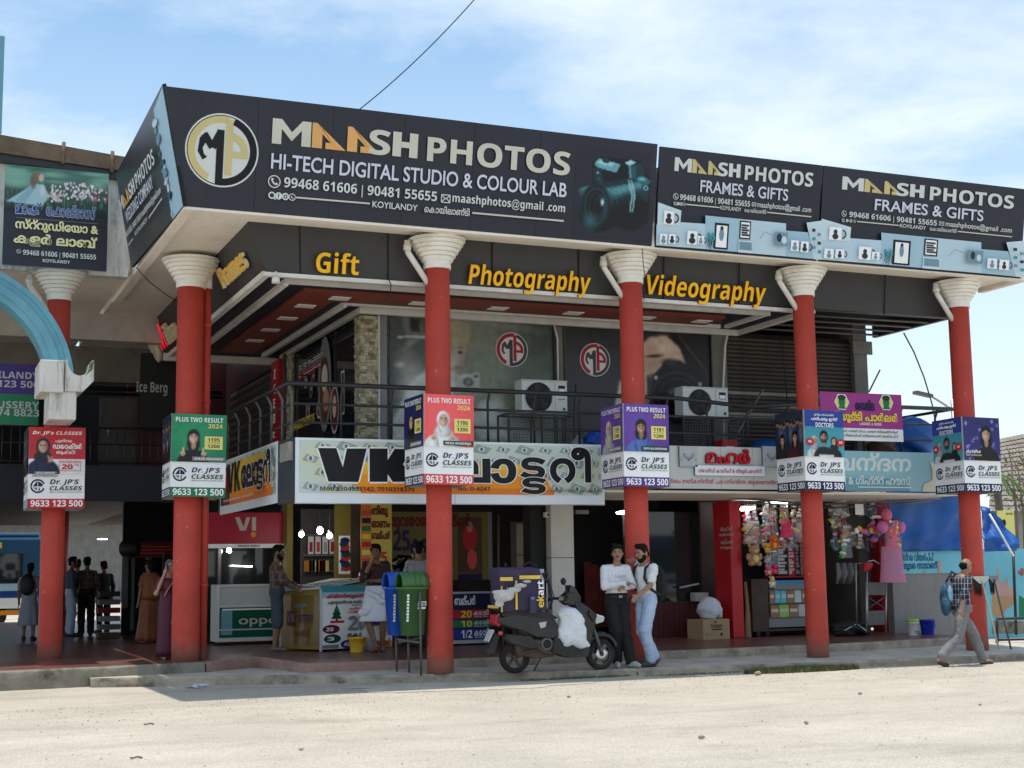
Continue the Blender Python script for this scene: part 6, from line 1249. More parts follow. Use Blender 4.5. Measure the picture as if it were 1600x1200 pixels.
# tall yellow poster board
t = thing('lottery_poster_board','tall yellow lottery poster board with big dark red Malayalam words','poster',(.5,4.3,.13)); a = wp(564,1015,'y',4.0); b = wp(612,784,'y',4.0); s = Sheet((a.x,4.0,.14),(b.x-a.x,0,0),(0,0,b.z-.14),t); W,H = s.W,s.H
mb = MB(); panel(mb,s,.03,'yellow_paper','p_brown'); mb.build('board',t); L_ = MB(); s.rect(L_,0,0,W*.34,H,'p_orange')
for k in range(12): s.rect(L_,W*.03,H*(.30+.055*k),W*.31,H*(.335+.055*k),['p_paleyellow','p_red','p_yellow','p_green','p_navy','p_coral'][k % 6])
def tp(body,xa,xb,yb,yt,m,ref,bold=.045): a,b,c = s.uv(xa,yb),s.uv(xb,yb),s.uv(xa,yt); s.text(L_,body,a[0],a[1],b[0]-a[0],c[1]-a[1],m,bold=bold,ref=ref)
tp('തിരു',580,606,804,793,'p_maroon','ര'); tp('ഓണം',580,609,824,813,'p_maroon','ണ'); tp('ബമ്പർ',580,609,842,832,'p_maroon','ബ'); tp('25',586,604,880,862,'p_red','H')
s.rect(L_,W*.15,H*.04,W*.98,H*.14,'p_white'); s.rect(L_,W*.15,H*.15,W*.98,H*.22,'p_blue'); s.rect(L_,W*.15,H*.23,W*.98,H*.33,'p_black'); tp('10',588,606,995,978,'p_yellow','H'); tp('കോടി',585,609,1009,1000,'p_red','ക',.03)
L_.build('lettering',t)
# big bumper hoarding at the back
t = thing('bumper_hoarding','big dim lottery hoarding at the back wall with a navy 25 and red words','hoarding',(1,4.9,.9)); a = wp(608,908,'y',4.9); b = wp(768,800,'y',4.9); s = Sheet((a.x,4.9,a.z),(b.x-a.x,0,0),(0,0,b.z-a.z),t); W,H = s.W,s.H
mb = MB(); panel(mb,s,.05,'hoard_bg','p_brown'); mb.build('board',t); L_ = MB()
s.rect(L_,0,H*.0,W*.36,H*.30,'p_navy'); s.rect(L_,W*.66,H*.10,W*.90,H*.92,'p_brown'); s.ell(L_,W*.78,H*.62,W*.07,H*.2,'p_red',14); s.ell(L_,W*.78,H*.78,W*.03,H*.08,'p_skin2',12); s.ell(L_,W*.80,H*.3,W*.05,H*.15,'p_coral',12); s.rect(L_,W*.66,H*.0,W*.90,H*.09,'p_navy'); s.rect(L_,W*.90,0,W*.96,H,'yellow_wall'); s.rect(L_,W*.96,0,W,H,'p_grey')
def tp(body,xa,xb,yb,yt,m,ref,bold=.045): a,b,c = s.uv(xa,yb),s.uv(xb,yb),s.uv(xa,yt); s.text(L_,body,a[0],a[1],b[0]-a[0],c[1]-a[1],m,bold=bold,ref=ref)
tp('തിരുവോണം ബമ്പർ',592,735,822,806,'p_maroon','ത',.05); tp('25',614,640,860,828,'p_navy','H',.06); tp('കോടി',640,690,862,840,'p_navy','ക',.06); L_.build('lettering',t)
rndg = random.Random(6); mb = MB()
for k in range(70): c = s.uv(612+rndg.random()*32,868+rndg.random()*30); s.l = .03; s.ell(mb,c[0],c[1],.05,.03,rndg.choice(['p_cream','p_grey','p_brown','note2']),6)
g = mb.build('banknote_print',t); g['kind'] = 'stuff'
# prize stand
t = thing('prize_stand','navy lottery prize stand listing 20, 10 and half crore in coloured bands','stand',(2,3.8,.13)); a = wp(700,1003,'y',3.7); b = wp(769,924,'y',3.7); s = Sheet((a.x,3.7,.16),(b.x-a.x,0,0),(0,0,b.z-.16),t); W,H = s.W,s.H
mb = MB(); panel(mb,s,.55,'p_navy','p_lgrey'); mb.build('cabinet',t,bev=.006); mb = MB(); mb.box(a.x+.1,a.x+.16,3.8,3.86,.13,.159,'black'); mb.box(b.x-.16,b.x-.1,3.8,3.86,.13,.159,'black'); mb.build('castor',t); L_ = MB()
bands = [(.56,.71,'p_red','20'),(.38,.55,'p_green','10'),(.14,.37,'p_blue','1/2')]
s.rect(L_,0,0,W,.06,'p_lgrey'); s.rect(L_,0,H-.03,W,H,'p_lgrey')
def tp(body,xa,xb,yb,yt,m,ref,bold=.045): a,b,c = s.uv(xa,yb),s.uv(xb,yb),s.uv(xa,yt); s.text(L_,body,a[0],a[1],b[0]-a[0],c[1]-a[1],m,bold=bold,ref=ref)
tp('ബമ്പർ',710,743,945,934,'p_white','ബ')
for (y0,y1,m,tx) in ((967,952,'p_red','20'),(981.5,967.5,'p_green','10'),(999,982,'p_blue','1/2')):
    c,d = s.uv(702,y0),s.uv(767,y1); s.rect(L_,c[0],c[1],d[0],d[1],m); tp(tx,720,737,y0-2,y1+2.5,'p_yellow' if m != 'p_blue' else 'p_white','H'); tp('കോടി',740,763,y0-6,y1+2.5,'p_white','ക',.03); tp('ഒരാൾക്ക് വീതം',741,762,y0-2,y0-4.5,'p_white','ക',.0)
L_.build('lettering',t)
# doorway with frosted door
t = thing('brown_door','dark brown door with a frosted glass panel and a red etched vine','door',(2.6,5,.13)); a = wp(800,1000,'y',5.2); b = wp(846,815,'y',5.2)
mb = MB(); c,d = wp(808,900,'y',5.2),wp(838,818,'y',5.2)
for q in ((a.x,c.x,.14,b.z),(d.x,b.x,.14,b.z),(c.x+.001,d.x-.001,d.z,b.z),(c.x+.001,d.x-.001,.14,.8)): mb.box(q[0],q[1],5.2,5.26,q[2],q[3],'wood_dark')
mb.build('door_frame',t,bev=.006); flat('frost',150,142,124,.5); mb = MB(); mb.box(c.x+.001,d.x-.001,5.22,5.24,.801,d.z-.001,'frost'); mb.build('frosted_panel',t)
mb = MB(); mb.tube([wp(833+3*math.sin(k*.9),890-6*k,'y',5.215) for k in range(12)],.012,'p_maroon',5); mb.tube([wp(808,867,'y',5.21),wp(838,867,'y',5.21)],.008,'black',4); mb.build('etched_vine',t)
mb = MB(); mb.tube([wp(779,805,'y',3.4),wp(779,1000,'y',3.4)],.018,'iron_grey',8); tag(mb.build('shop_post'),'thin grey steel post at the doorway beside the lottery hoarding','post')
p_ = wp(854,803,'y',2.85); t = thing('security_camera','small white security camera on the dark pilaster','camera',tuple(p_)); mb = MB(); mb.box(p_.x-.05,p_.x+.05,2.78,2.895,p_.z-.06,p_.z+.03,'p_white'); mb.build('housing',t,bev=.012); mb = MB(); mb.lathe([(.022,0),(.02,.012)],(p_.x,2.78,p_.z-.02),'black',10,ax=(0,-1,0)); mb.build('lens',t)
t = thing('white_board','white printed board standing behind the delivery bag','board',(2.6,2.5,.13)); a = wp(778,1002,'y',2.5); b = wp(850,889,'y',2.5); s = Sheet((a.x,2.5,.62),(b.x-a.x,0,0),(0,0,b.z-.62),t); mb = MB(); panel(mb,s,.02,'board_white','p_lgrey'); mb.build('panel',t); [MB().bar((x,2.53,.125),(x,2.53,.7),.04,.03,'iron').build('leg',t) for x in (a.x+.1,b.x-.1)]; mb = MB(); notes(s,mb,.02,s.H-.16,s.W-.2,s.H-.03,.2,.07,3); mb.build('print',t)
# dark clothes shop and jeweller's glass front
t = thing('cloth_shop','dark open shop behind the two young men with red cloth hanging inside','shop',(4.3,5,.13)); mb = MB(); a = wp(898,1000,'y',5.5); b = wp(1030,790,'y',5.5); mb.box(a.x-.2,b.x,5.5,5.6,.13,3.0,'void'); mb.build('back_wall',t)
mat('cloth_red',(.13,.018,.016),.8,.4,3)
for k,px in enumerate((915,926,938,950,962,974)):
    a = wp(px,985,'y',5.2); b = wp(px+10,878+4*(k % 3),'y',5.2); mb = MB(); vs_ = []
    for i in range(9): x = a.x+(b.x-a.x)*i/8; vs_ += [(x,5.2+.04*math.sin(i*2.1+k),.3),(x,5.22+.03*math.sin(i*1.7+k),b.z)]
    mb.add(vs_,[(2*i,2*i+2,2*i+3,2*i+1) for i in range(8)],'cloth_red',True); mb.build('hanging_cloth',t)
p_ = wp(975,803,'y',4.0); mb = MB(); mb.lathe([(.13,0),(.15,.03),(.05,.06)],p_,'lamp_soft',18); mb.build('ceiling_lamp',t); mb = MB(); a,b = wp(900,803,'y',4.4),wp(920,797,'y',4.4); mb.box(a.x,b.x,4.4,4.5,a.z,b.z,'p_grey'); mb.build('duct',t)
t = thing('showcase_window','jeweller glass showcase with a maroon plank plinth between the men and the red pillar','showcase',(5.8,4.2,.13)); a = wp(1024,996,'y',4.0); b = wp(1092,800,'y',4.0); c = wp(1060,940,'y',4.0)
mb = MB(); mb.box(a.x-.6,b.x,4.02,4.05,c.z,b.z,'glass'); mb.build('pane',t)
x = a.x-.6; k = 0
while x < b.x+.25: mb = MB(); mb.box(x+.004,x+.106,3.98,4.04,.13,c.z-.03,'maroon'); mb.build('plank',t); x += .11
mb = MB(); mb.box(a.x-.6,b.x+.28,3.96,4.06,c.z-.029,c.z,'maroon'); mb.build('sill',t); d = wp(1120,800,'y',4.0); mb = MB(); mb.box(b.x,d.x+.3,3.97,4.05,c.z+.001,2.62,'wood_dark'); mb.build('side_panel',t)
for k in range(5): px = 1062+7*k; mb = MB(); mb.tube([wp(px,812,'y',4.5),wp(px+random.uniform(-2,2),912,'y',4.5)],.02,'p_brown',6); mb.build('display_chain',t)
a = wp(1080,925,'y',3.9); mb = MB(); mb.box(a.x,a.x+.28,3.75,3.95,c.z+.001,c.z+.16,'p_lgrey'); tag(mb.build('small_box',bev=.008),'small pale box on the showcase sill by the white sack','box')
mb = MB(); mb.bar(wp(1062,918,'y',3.9),wp(1092,912,'y',3.9),.03,.03,'p_lgrey'); mb.build('display_arm',t)
# writing on the red pillar
s = Sheet((6.699,3.58,.13),(0,-.58,0),(0,0,2.4),pil); L_ = MB()
for body,x0,x1,yb,yt in (('മഹർ',1126,1145,830,824),('ഗോൾഡ് കവറിംഗ്',1124,1147,838,834),('&',1134,1137,844,841),('തിരൂർ പൊന്ന്',1127,1146,850,846),('916 ആഭരണം',1127,1147,858,854)):
    a,b,c = s.uv(x0,yb),s.uv(x1,yb),s.uv(x0,yt); s.text(L_,body,a[0],a[1],b[0]-a[0],c[1]-a[1],'p_lgrey',bold=.03,ref='ക' if ord(body[0]) > 3000 else 'H')
L_.build('lettering',pil.parent)
# carton with sack, sandals
flat('carton',176,148,112,.8,.1); flat('carton_dk',120,98,72,.8)
p_ = wp(1087,999,'z',.125); q_ = wp(1140,999,'z',.125); yC = 2.9; a = wp(1099,998,'y',yC); b = wp(1141,965,'y',yC); t = thing('carton','brown diaper carton with a printed baby brand on the shop step','carton',(a.x,yC,.12)); z0 = .118; z1 = z0+(b.z-a.z)
mb = MB(); mb.hexa([(a.x-.06,yC+.45,z0),(a.x,yC,z0),(b.x,yC+.03,z0),(b.x-.06,yC+.48,z0)],[(a.x-.06,yC+.45,z1),(a.x,yC,z1),(b.x,yC+.03,z1),(b.x-.06,yC+.48,z1)],'carton'); mb.build('box_body',t,bev=.004)
s = Sheet((a.x,yC-.002,z0),(b.x-a.x,.03,0),(0,0,z1-z0),t); L_ = MB(); s.text(L_,'Pampers',s.W*.30,s.H*.58,s.W*.42,s.H*.2,'p_black',bold=.015); s.rect(L_,s.W*.32,s.H*.47,s.W*.7,s.H*.53,'p_black'); s.ell(L_,s.W*.68,s.H*.25,.025,.03,'p_black',10); s.rect(L_,s.W*.16,s.H*.25,s.W*.5,s.H*.265,'carton_dk'); s.ell(L_,s.W*.12,s.H*.26,.02,.02,'carton_dk',8); s.ell(L_,s.W*.46,s.H*.87,.02,.02,'p_black',8); L_.build('lettering',t)
mat('sack_white',(.66,.70,.78),.5,.12,5,bump=.5,bscale=10); p_ = wp(1110,966,'y',yC+.2); sk = lump('white_sack',(p_.x,yC+.22,z1),.23,.19,.21,'sack_white',21,amp=.22); tag(sk,'full white plastic sack tied on top of the brown carton','sack')
mb = MB()
for px in (1066,1078):
    p_ = wp(px,995,'y',3.6); z = .128; mb = MB(); mb.bar((p_.x-.10,3.55,z+.012),(p_.x+.12,3.62,z+.012),.085,.02,'p_brown'); mb.tube([(p_.x-.02,3.53,z+.02),(p_.x+.0,3.58,z+.07),(p_.x+.0,3.64,z+.02)],.008,'p_black',5); tag(mb.build('sandal',bev=.006),['left one of two dark sandals before the maroon plinth','right one of two dark sandals before the maroon plinth'][px > 1070],'sandal','pair of sandals by the plinth')

# ------------------------------------------------------------------ toy stall
for n_,c_ in dict(toy_bear=(188,150,116),toy_pink=(226,110,140),toy_hot=(228,60,110),toy_orange=(232,110,40),toy_yellow=(236,190,60),toy_cream=(230,206,150),toy_blue=(70,140,190),toy_red=(190,40,50),toy_brown=(136,88,56),toy_green=(60,160,80),box_cyan=(90,196,214),box_brown=(160,116,92),box_green=(150,196,90),box_pale=(190,214,222),net_pink=(232,150,190),plastic=(170,176,182)).items(): flat(n_,*c_,.5,.12)
mat('film',(.75,.78,.8),.15,0,alpha=.22,spec=.6); mat('net_skirt',(.72,.28,.46),.7,.1,3,alpha=.62)
t = thing('toy_stall','open toy stall with dark back wall, hanging rails and strip lights','stall',(8.3,4.5,.13)); a = wp(1166,1000,'y',5.0); b = wp(1400,790,'y',5.0)
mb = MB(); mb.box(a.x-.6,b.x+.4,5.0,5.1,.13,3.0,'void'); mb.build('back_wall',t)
mb = MB(); c = wp(1376,900,'y',3.3); d = wp(1401,900,'y',3.3); mb.box(c.x,d.x,3.3,3.6,.13,3.0,'red_panel'); mb.build('red_post',t)
for (p_,q_,y,r_) in (((1130,776),(1250,786),2.4,.022),((1150,785),(1262,790),2.8,.018),((1290,788),(1470,779),2.2,.022),((1296,794),(1440,786),2.5,.018),((1165,796),(1290,792),3.2,.02),((1380,790),(1455,783),2.0,.018)):
    mb = MB(); mb.tube([wp(*p_,'y',y),wp(*q_,'y',y)],r_,'iron_grey',6); mb.build('hanging_rail',t)
for (p_,q_,y) in (((1302,774.5),(1383,774),2.3),((1206,784),(1230,784.5),3.4),((1158,795.5),(1178,794),3.2)):
    mb = MB(); mb.tube([wp(*p_,'y',y),wp(*q_,'y',y)],.03,'tube_on',8); mb.build('strip_light',t); mb = MB(); u_ = V((0,0,.05)); mb.bar(wp(*p_,'y',y)+u_,wp(*q_,'y',y)+u_,.06,.035,'p_lgrey'); mb.build('light_batten',t)
qA = lambda x,y: (1100+x/4.286,760+y/4.286); qB = lambda x,y: (1290+x/4,760+y/4)
def hang_line(mb,p_,top=2.62): mb.tube([p_,V((p_.x,p_.y,top))],.004,'p_lgrey',4)
def plush(x0,y0,x1,y1,f,y,m,m2,label,ears=True):
    """soft toy: body, head, ears, arms and legs"""
    a = wp(*f(x0,y1),'y',y); b = wp(*f(x1,y0),'y',y); w = b.x-a.x; h = b.z-a.z; c = V(((a.x+b.x)/2,y,a.z)); t = thing('plush_toy',label,'soft toy',tuple(c),group='soft toys hanging in the stall')
    mb = MB(); mb.ell(c+V((0,0,h*.33)),w*.36,w*.3,h*.3,m,12,8)
    for sg in (-1,1): mb.ell(c+V((sg*w*.25,-w*.12,h*.12)),w*.17,w*.25,h*.12,m,8,6); mb.ell(c+V((sg*w*.4,-.02,h*.42)),w*.14,w*.13,h*.17,m,8,6)
    mb.build('body',t); mb = MB(); mb.ell(c+V((0,-.02,h*.74)),w*.33,w*.3,h*.23,m,12,8)
    if ears:
        for sg in (-1,1): mb.ell(c+V((sg*w*.26,0,h*.93)),w*.12,w*.06,h*.09,m,8,6)
    mb.build('head',t); mb = MB(); mb.ell(c+V((0,-w*.28,h*.68)),w*.15,w*.12,h*.09,m2,8,6); mb.ell(c+V((0,-w*.25,h*.33)),w*.22,w*.1,h*.18,m2,8,6); mb.build('muzzle',t)
    mb = MB()
    for sg in (-1,1): mb.ell(c+V((sg*w*.13,-w*.30,h*.78)),.012,.01,.014,'p_black',6,4)
    mb.build('eyes',t); mb = MB(); hang_line(mb,c+V((0,0,h))); mb.build('string',t)
def toybag(x0,y0,x1,y1,f,y,cols,label,seed_,film=True,cat='toy bag'):
    a = wp(*f(x0,y1),'y',y); b = wp(*f(x1,y0),'y',y); w = b.x-a.x; h = b.z-a.z; c = V(((a.x+b.x)/2,y,a.z)); t = thing('toy_bag',label,cat,tuple(c),group='bagged toys hanging in the stall'); rnd = random.Random(seed_)
    for k in range(5): mb = MB(); mb.ell((c.x+rnd.uniform(-.26,.26)*w,y+rnd.uniform(-.02,.03),a.z+h*(.12+.17*k)),w*rnd.uniform(.2,.34),.05,h*rnd.uniform(.10,.16),cols[k % len(cols)],9,7,Matrix.Rotation(rnd.uniform(-.6,.6),3,'Y')); mb.build('toy',t)
    if film:
        mb = MB(); n = 7; vs_ = []
        for i in range(n): u = i/(n-1); vs_ += [(a.x+w*u,y-.075-.02*math.sin(u*3.1)-.008*rnd.random(),a.z),(a.x+w*(.12+.76*u),y-.06-.012*rnd.random(),b.z)]
        mb.add(vs_,[(2*i,2*i+2,2*i+3,2*i+1) for i in range(n-1)],'film',True); mb.build('plastic_film',t)
    mb = MB(); mb.box(c.x-w*.3,c.x+w*.3,y-.07,y-.06,b.z,b.z+.05,'p_white'); mb.build('header_card',t); mb = MB(); hang_line(mb,V((c.x,y-.065,b.z+.05))); mb.build('string',t)
toybag(262,250,378,385,qA,2.9,['toy_bear','toy_cream','toy_pink'],'big clear bag of small beige teddy bears nearest the red pillar',1)
plush(285,385,378,535,qA,2.85,'toy_bear','toy_cream','brown and cream plush lion hanging below the bag of teddies')
toybag(375,165,432,262,qA,3.1,['toy_blue','p_white','toy_blue'],'small blue toy bag near the strip light',2)
toybag(388,262,438,358,qA,3.0,['toy_pink','toy_pink','p_white'],'small pink toy bag under the blue one',3)
toybag(436,190,478,305,qA,3.15,['toy_red','toy_hot','p_white'],'dark red narrow toy bag between pink and yellow ones',4)
toybag(490,140,550,250,qA,2.9,['toy_yellow','toy_orange','toy_yellow'],'yellow tilted toy bag hanging highest in the stall',5)
toybag(596,205,668,372,qA,2.9,['toy_brown','p_pink','toy_cream','p_lgrey'],'clear bag of mixed brown and pink toys left of the column',6)
toybag(396,440,492,540,qA,3.0,['p_grey','toy_blue','p_lgrey'],'grey blue bagged toys below the orange plush',7)
plush(436,320,492,432,qA,2.9,'toy_orange','toy_yellow','bright orange plush toy in the middle of the stall')
plush(402,380,440,445,qA,2.88,'toy_yellow','toy_cream','small yellow plush bear beside the orange plush')
plush(404,525,450,600,qA,2.85,'toy_pink','toy_cream','pink plush toy hanging above the counter')
plush(448,520,492,590,qA,2.9,'toy_hot','toy_pink','dark pink plush toy beside the lighter pink one')
plush(432,600,474,680,qA,2.75,'toy_cream','p_white','cream plush bear hanging lowest at the counter top')
def dress_shape(mb,a,b,y,m,n=12,flare=.5,top=.3,amp=.03):
    w = b.x-a.x; cx = (a.x+b.x)/2; vs_ = []; rows = 6
    for j in range(rows+1):
        f = j/rows; hw = w*(top+(flare-top)*f)
        for i in range(n): an = 2*math.pi*i/n; k = 1+amp*4*f*math.sin(an*4); vs_.append((cx+hw*math.cos(an)*k,y+hw*.55*math.sin(an)*k,b.z+(a.z-b.z)*f))
    mb.add(vs_,[(j*n+i,j*n+(i+1) % n,(j+1)*n+(i+1) % n,(j+1)*n+i) for j in range(rows) for i in range(n)],m,True)
a = wp(*qA(512,342),'y',2.85); b = wp(*qA(592,225),'y',2.85); t = thing('doll_dress','small hot pink doll dress hanging in the stall','dress',((a.x+b.x)/2,2.85,a.z)); mb = MB(); dress_shape(mb,a,b,2.85,'toy_hot',14); mb.build('skirt',t); mb = MB(); hang_line(mb,V(((a.x+b.x)/2,2.85,b.z-.02))); mb.build('string',t)
cols_ = [('red','toy_red'),('pink','toy_pink'),('blue','toy_blue'),('yellow','toy_yellow'),('green','toy_green'),('orange','toy_orange'),('brown','toy_brown'),('grey','p_grey'),('cream','toy_cream')]
rnd = random.Random(21); pairs_ = [(a_,b_) for i_,a_ in enumerate(cols_) for b_ in cols_[i_+1:]]; rnd.shuffle(pairs_)
for k,(a_,b_) in enumerate(pairs_):                   # the packed rear rows, left and right of the column
    f,x,y0 = (qA,258+(k % 7)*62+rnd.uniform(-12,12),130+(k//7 % 3)*95+rnd.uniform(-20,20)) if k < 21 else (qB,22+(k % 5)*58+rnd.uniform(-10,10),118+(k//5 % 3)*95+rnd.uniform(-15,15))
    w_,h_ = rnd.uniform(34,54),rnd.uniform(70,110); toybag(x,y0,x+w_,y0+h_,f,3.35+.18*(k % 3) if k < 21 else 3.2+.15*(k % 3),[a_[1],b_[1],a_[1],'p_white'],'packed %s and %s toy pack hanging in the stall\'s crowded rear rows' % (a_[0],b_[0]),100+k)
# upright toy boxes behind
for k,(x0,x1,m,m2) in enumerate(((494,560,'p_black','p_lgrey'),(566,608,'p_red','p_lgrey'),(612,640,'p_black','p_grey'),(644,668,'p_red','p_grey'),(672,706,'p_lgrey','p_grey'))):
    a = wp(*qA(x0,600),'y',3.6); b = wp(*qA(x1,378),'y',3.6); mb = MB(); mb.box(a.x,b.x,3.6,3.7,a.z,b.z,m); rnd = random.Random(k)
    for j in range(9): z = a.z+(b.z-a.z)*(.06+.1*j); mb.box(a.x+.02,a.x+.02+(b.x-a.x-.04)*rnd.uniform(.4,1),3.596,3.599,z,z+.05*rnd.uniform(.6,1.3),m2)
    g = mb.build('toy_box'); tag(g,['black boxed toy set with pale windows, leftmost of the upright boxes','red boxed toy set with pale lettering among the upright boxes','narrow black boxed toy beside the red box','narrow red boxed toy close to the column','pale grey boxed toy at the column edge'][k],'toy box','upright toy boxes on the stall shelf')
a = wp(*qA(470,612),'y',3.55); b = wp(*qA(760,598),'y',3.55); mb = MB(); mb.box(a.x,b.x,3.5,3.9,a.z,b.z,'p_red'); tag(mb.build('display_shelf'),'thin red shelf edge carrying the upright toy boxes','shelf')
# counter with tissue boxes
yk = 3.1; a = wp(*qA(330,985),'y',yk); b = wp(*qA(800,612),'y',yk); t = thing('toy_counter','dark brown wheeled counter with rows of coloured tissue boxes','counter',(a.x,yk,.13)); x0,x1,zt = a.x,b.x,b.z; c = wp(*qA(432,800),'y',yk)
mb = MB(); mb.box(x0,c.x,yk,yk+.6,.22,zt,'wood_dark'); mb.box(c.x+.001,x1,yk+.3,yk+.6,.22,zt-.1,'wood_dark'); mb.box(c.x+.001,x1,yk-.005,yk+.299,.22,.26,'wood_dark'); mb.build('cabinet',t)
zs = [wp(*qA(440,v),'y',yk).z for v in (945,878,782,692,620)]
mb = MB(); mb.box(c.x+.001,x1,yk+.02,yk+.04,zs[0],zs[1]-.02,'p_grey'); mb.build('lower_panel',t)
for z in zs[1:4]: mb = MB(); mb.box(c.x+.001,x1,yk,yk+.299,z-.018,z,'iron_grey'); mb.build('shelf',t)
for j,(z,cols,xs) in enumerate(((zs[2],['box_brown','box_cyan','box_cyan','box_brown','box_pale','box_brown','p_lgrey'],(437,472,512,552,604,652,700,750)),(zs[1],['box_brown','box_green','box_brown','p_lgrey','box_brown','box_pale'],(440,498,566,627,688,730,770)))):
    for k,m in enumerate(cols):
        p_ = wp(*qA(xs[k],800),'y',yk+.05); q_ = wp(*qA(xs[k+1],800),'y',yk+.05); mb = MB(); mb.box(p_.x+.006,q_.x-.006,yk+.03,yk+.14,z+.001,z+(zs[3]-zs[2])*.93,m); mb.box(p_.x+.02,q_.x-.02,yk+.027,yk+.0299,z+.09,z+.15,'p_offwhite'); mb.build('tissue_box',t)
mb = MB(); p_ = wp(*qA(470,690),'y',yk); mb.box(p_.x,x1,yk+.02,yk+.28,zs[3]+.002,zs[4]-.03,'toy_blue'); mb.box(p_.x,x1,yk+.015,yk+.0195,zs[3]+.002,zs[3]+.09,'p_grey'); mb.build('film_pack',t,bev=.02)
for px in (365,425,700): p_ = wp(*qA(px,1005),'y',yk+.05); mb = MB(); mb.lathe([(.045,-.02),(.045,.02)],(p_.x,yk+.06,.178),'black',12,ax=(0,1,0)); mb.box(p_.x-.01,p_.x+.01,yk+.05,yk+.07,.178,.222,'steel'); mb.build('castor',t)
mb = MB(); mb.tube([wp(*qA(292,1012),'y',3.2),wp(*qA(296,800),'y',3.25),wp(*qA(285,640),'y',3.3)],[.07,.055,.05],'carton',10); tag(mb.build('cardboard_roll'),'brown cardboard roll leaning between red pillar and toy counter','roll')
# right half of the stall
toybag(28,180,82,262,qB,2.8,['toy_yellow','toy_green','p_white'],'yellow bagged toy right of the column, under the strip light',11)
toybag(84,190,150,265,qB,2.9,['toy_red','p_pink'],'reddish bagged toy behind the kite',12)
toybag(88,262,152,345,qB,2.8,['toy_yellow','p_lgrey','toy_yellow'],'grey and yellow bagged toy below the reddish one',13)
toybag(86,345,152,448,qB,2.75,['toy_green','p_white','toy_green'],'white bag with a green toy animal',14)
toybag(55,72,132,185,qB,2.6,['p_lgrey','plastic','p_lgrey'],'tilted clear bag of silver toys hanging at the strip light',15)
toybag(268,200,350,350,qB,2.6,['p_pink','p_denim','toy_cream','p_black'],'patterned cloth bag beside the pink dress',16,film=False)
toybag(185,315,225,390,qB,2.7,['toy_cream','toy_brown'],'tiny cream bagged toy under the black kite',17)
a = wp(*qB(125,258),'y',2.5); b = wp(*qB(292,178),'y',2.5); mb = MB(); w_ = b.x-a.x; h_ = b.z-a.z
mb.prism([(a.x,2.5,a.z+h_*.6),(a.x+w_*.3,2.5,a.z),(a.x+w_*.5,2.47,a.z+h_*.3),(a.x+w_*.72,2.5,a.z),(b.x,2.5,a.z+h_*.6),(a.x+w_*.75,2.5,b.z),(a.x+w_*.5,2.46,b.z-.05),(a.x+w_*.25,2.5,b.z)],(0,.02,0),'p_black'); mb.box(a.x+w_*.35,a.x+w_*.65,2.47,2.48,b.z,b.z+.2,'p_white'); hang_line(mb,V((a.x+w_*.5,2.475,b.z+.2))); tag(mb.build('kite'),'black kite shaped toy with a white card hanging in the stall','kite')
# dress form with bonnet
c = wp(*qB(405,600),'y',2.3); t = thing('child_dress','pink net child dress with flowered top and pink bonnet on a hanger','dress',(c.x,2.3,c.z))
mb = MB(); dress_shape(mb,wp(*qB(338,602),'y',2.3),wp(*qB(492,375),'y',2.3),2.3,'net_skirt',20,.5,.36,.04); mb.build('net_skirt',t)
mb = MB(); a = wp(*qB(372,380),'y',2.3); b = wp(*qB(458,215),'y',2.3); dress_shape(mb,a,b,2.3,'toy_pink',14,.5,.42,.0); mb.ell((a.x-.04,2.3,b.z-.12),.12,.1,.12,'p_pink',10,8); mb.ell((b.x+.02,2.3,b.z-.12),.10,.1,.12,'p_pink',10,8); mb.build('bodice',t)
mb = MB(); rnd = random.Random(5)
for k in range(26): an = rnd.uniform(3.4,6.0); z = a.z+(b.z-a.z)*rnd.random(); hw = (b.x-a.x)*.5; cx = (a.x+b.x)/2; mb.ell((cx+hw*math.cos(an),2.3+hw*.57*math.sin(an),z),.03,.012,.028,rnd.choice(['toy_yellow','toy_green','toy_hot','toy_blue','p_white']),7,5)
g = mb.build('flower_print',t); g['kind'] = 'stuff'
mb = MB(); p_ = wp(*qB(382,180),'y',2.3); mb.ell(p_,.10,.09,.13,'toy_pink',14,10); mb.ell(p_+V((0,-.02,-.12)),.06,.05,.06,'p_coral',10,7); mb.build('bonnet',t); mb = MB(); hang_line(mb,p_+V((0,0,.1))); mb.build('string',t)
rnd = random.Random(9); t = thing('toy_garland','garland of small coloured packs stretched before the ladder','garland',tuple(wp(*qB(290,300),'y',2.5)))
for k in range(11): p_ = wp(*qB(195+18*k,265+rnd.uniform(-12,40)),'y',2.45); mb = MB(); mb.ell(p_,.05,.03,.06,rnd.choice(['toy_hot','p_denim','p_white','p_black','toy_pink','toy_yellow']),7,5,Matrix.Rotation(rnd.uniform(-1,1),3,'Y')); mb.build('pack',t)
for k in range(6):
    p_ = wp(*qB(70+20*k,610),'y',3.0); q_ = wp(*qB(74+20*k,478+4*(k % 2)),'y',3.0); mb = MB(); mb.tube([q_,(q_+p_)/2+V((.02,-.03,0)),p_],[.03,.05,.02],['p_grey','iron_grey'][k % 2],7); tag(mb.build('umbrella'),['leftmost of six folded grey umbrellas in a row beside the column','second folded grey umbrella counted from the column','third folded grey umbrella counted from the column','fourth folded grey umbrella counted from the column','fifth folded grey umbrella counted from the column','rightmost of six folded grey umbrellas, next to the garment stand'][k],'umbrella','folded umbrellas in a row')
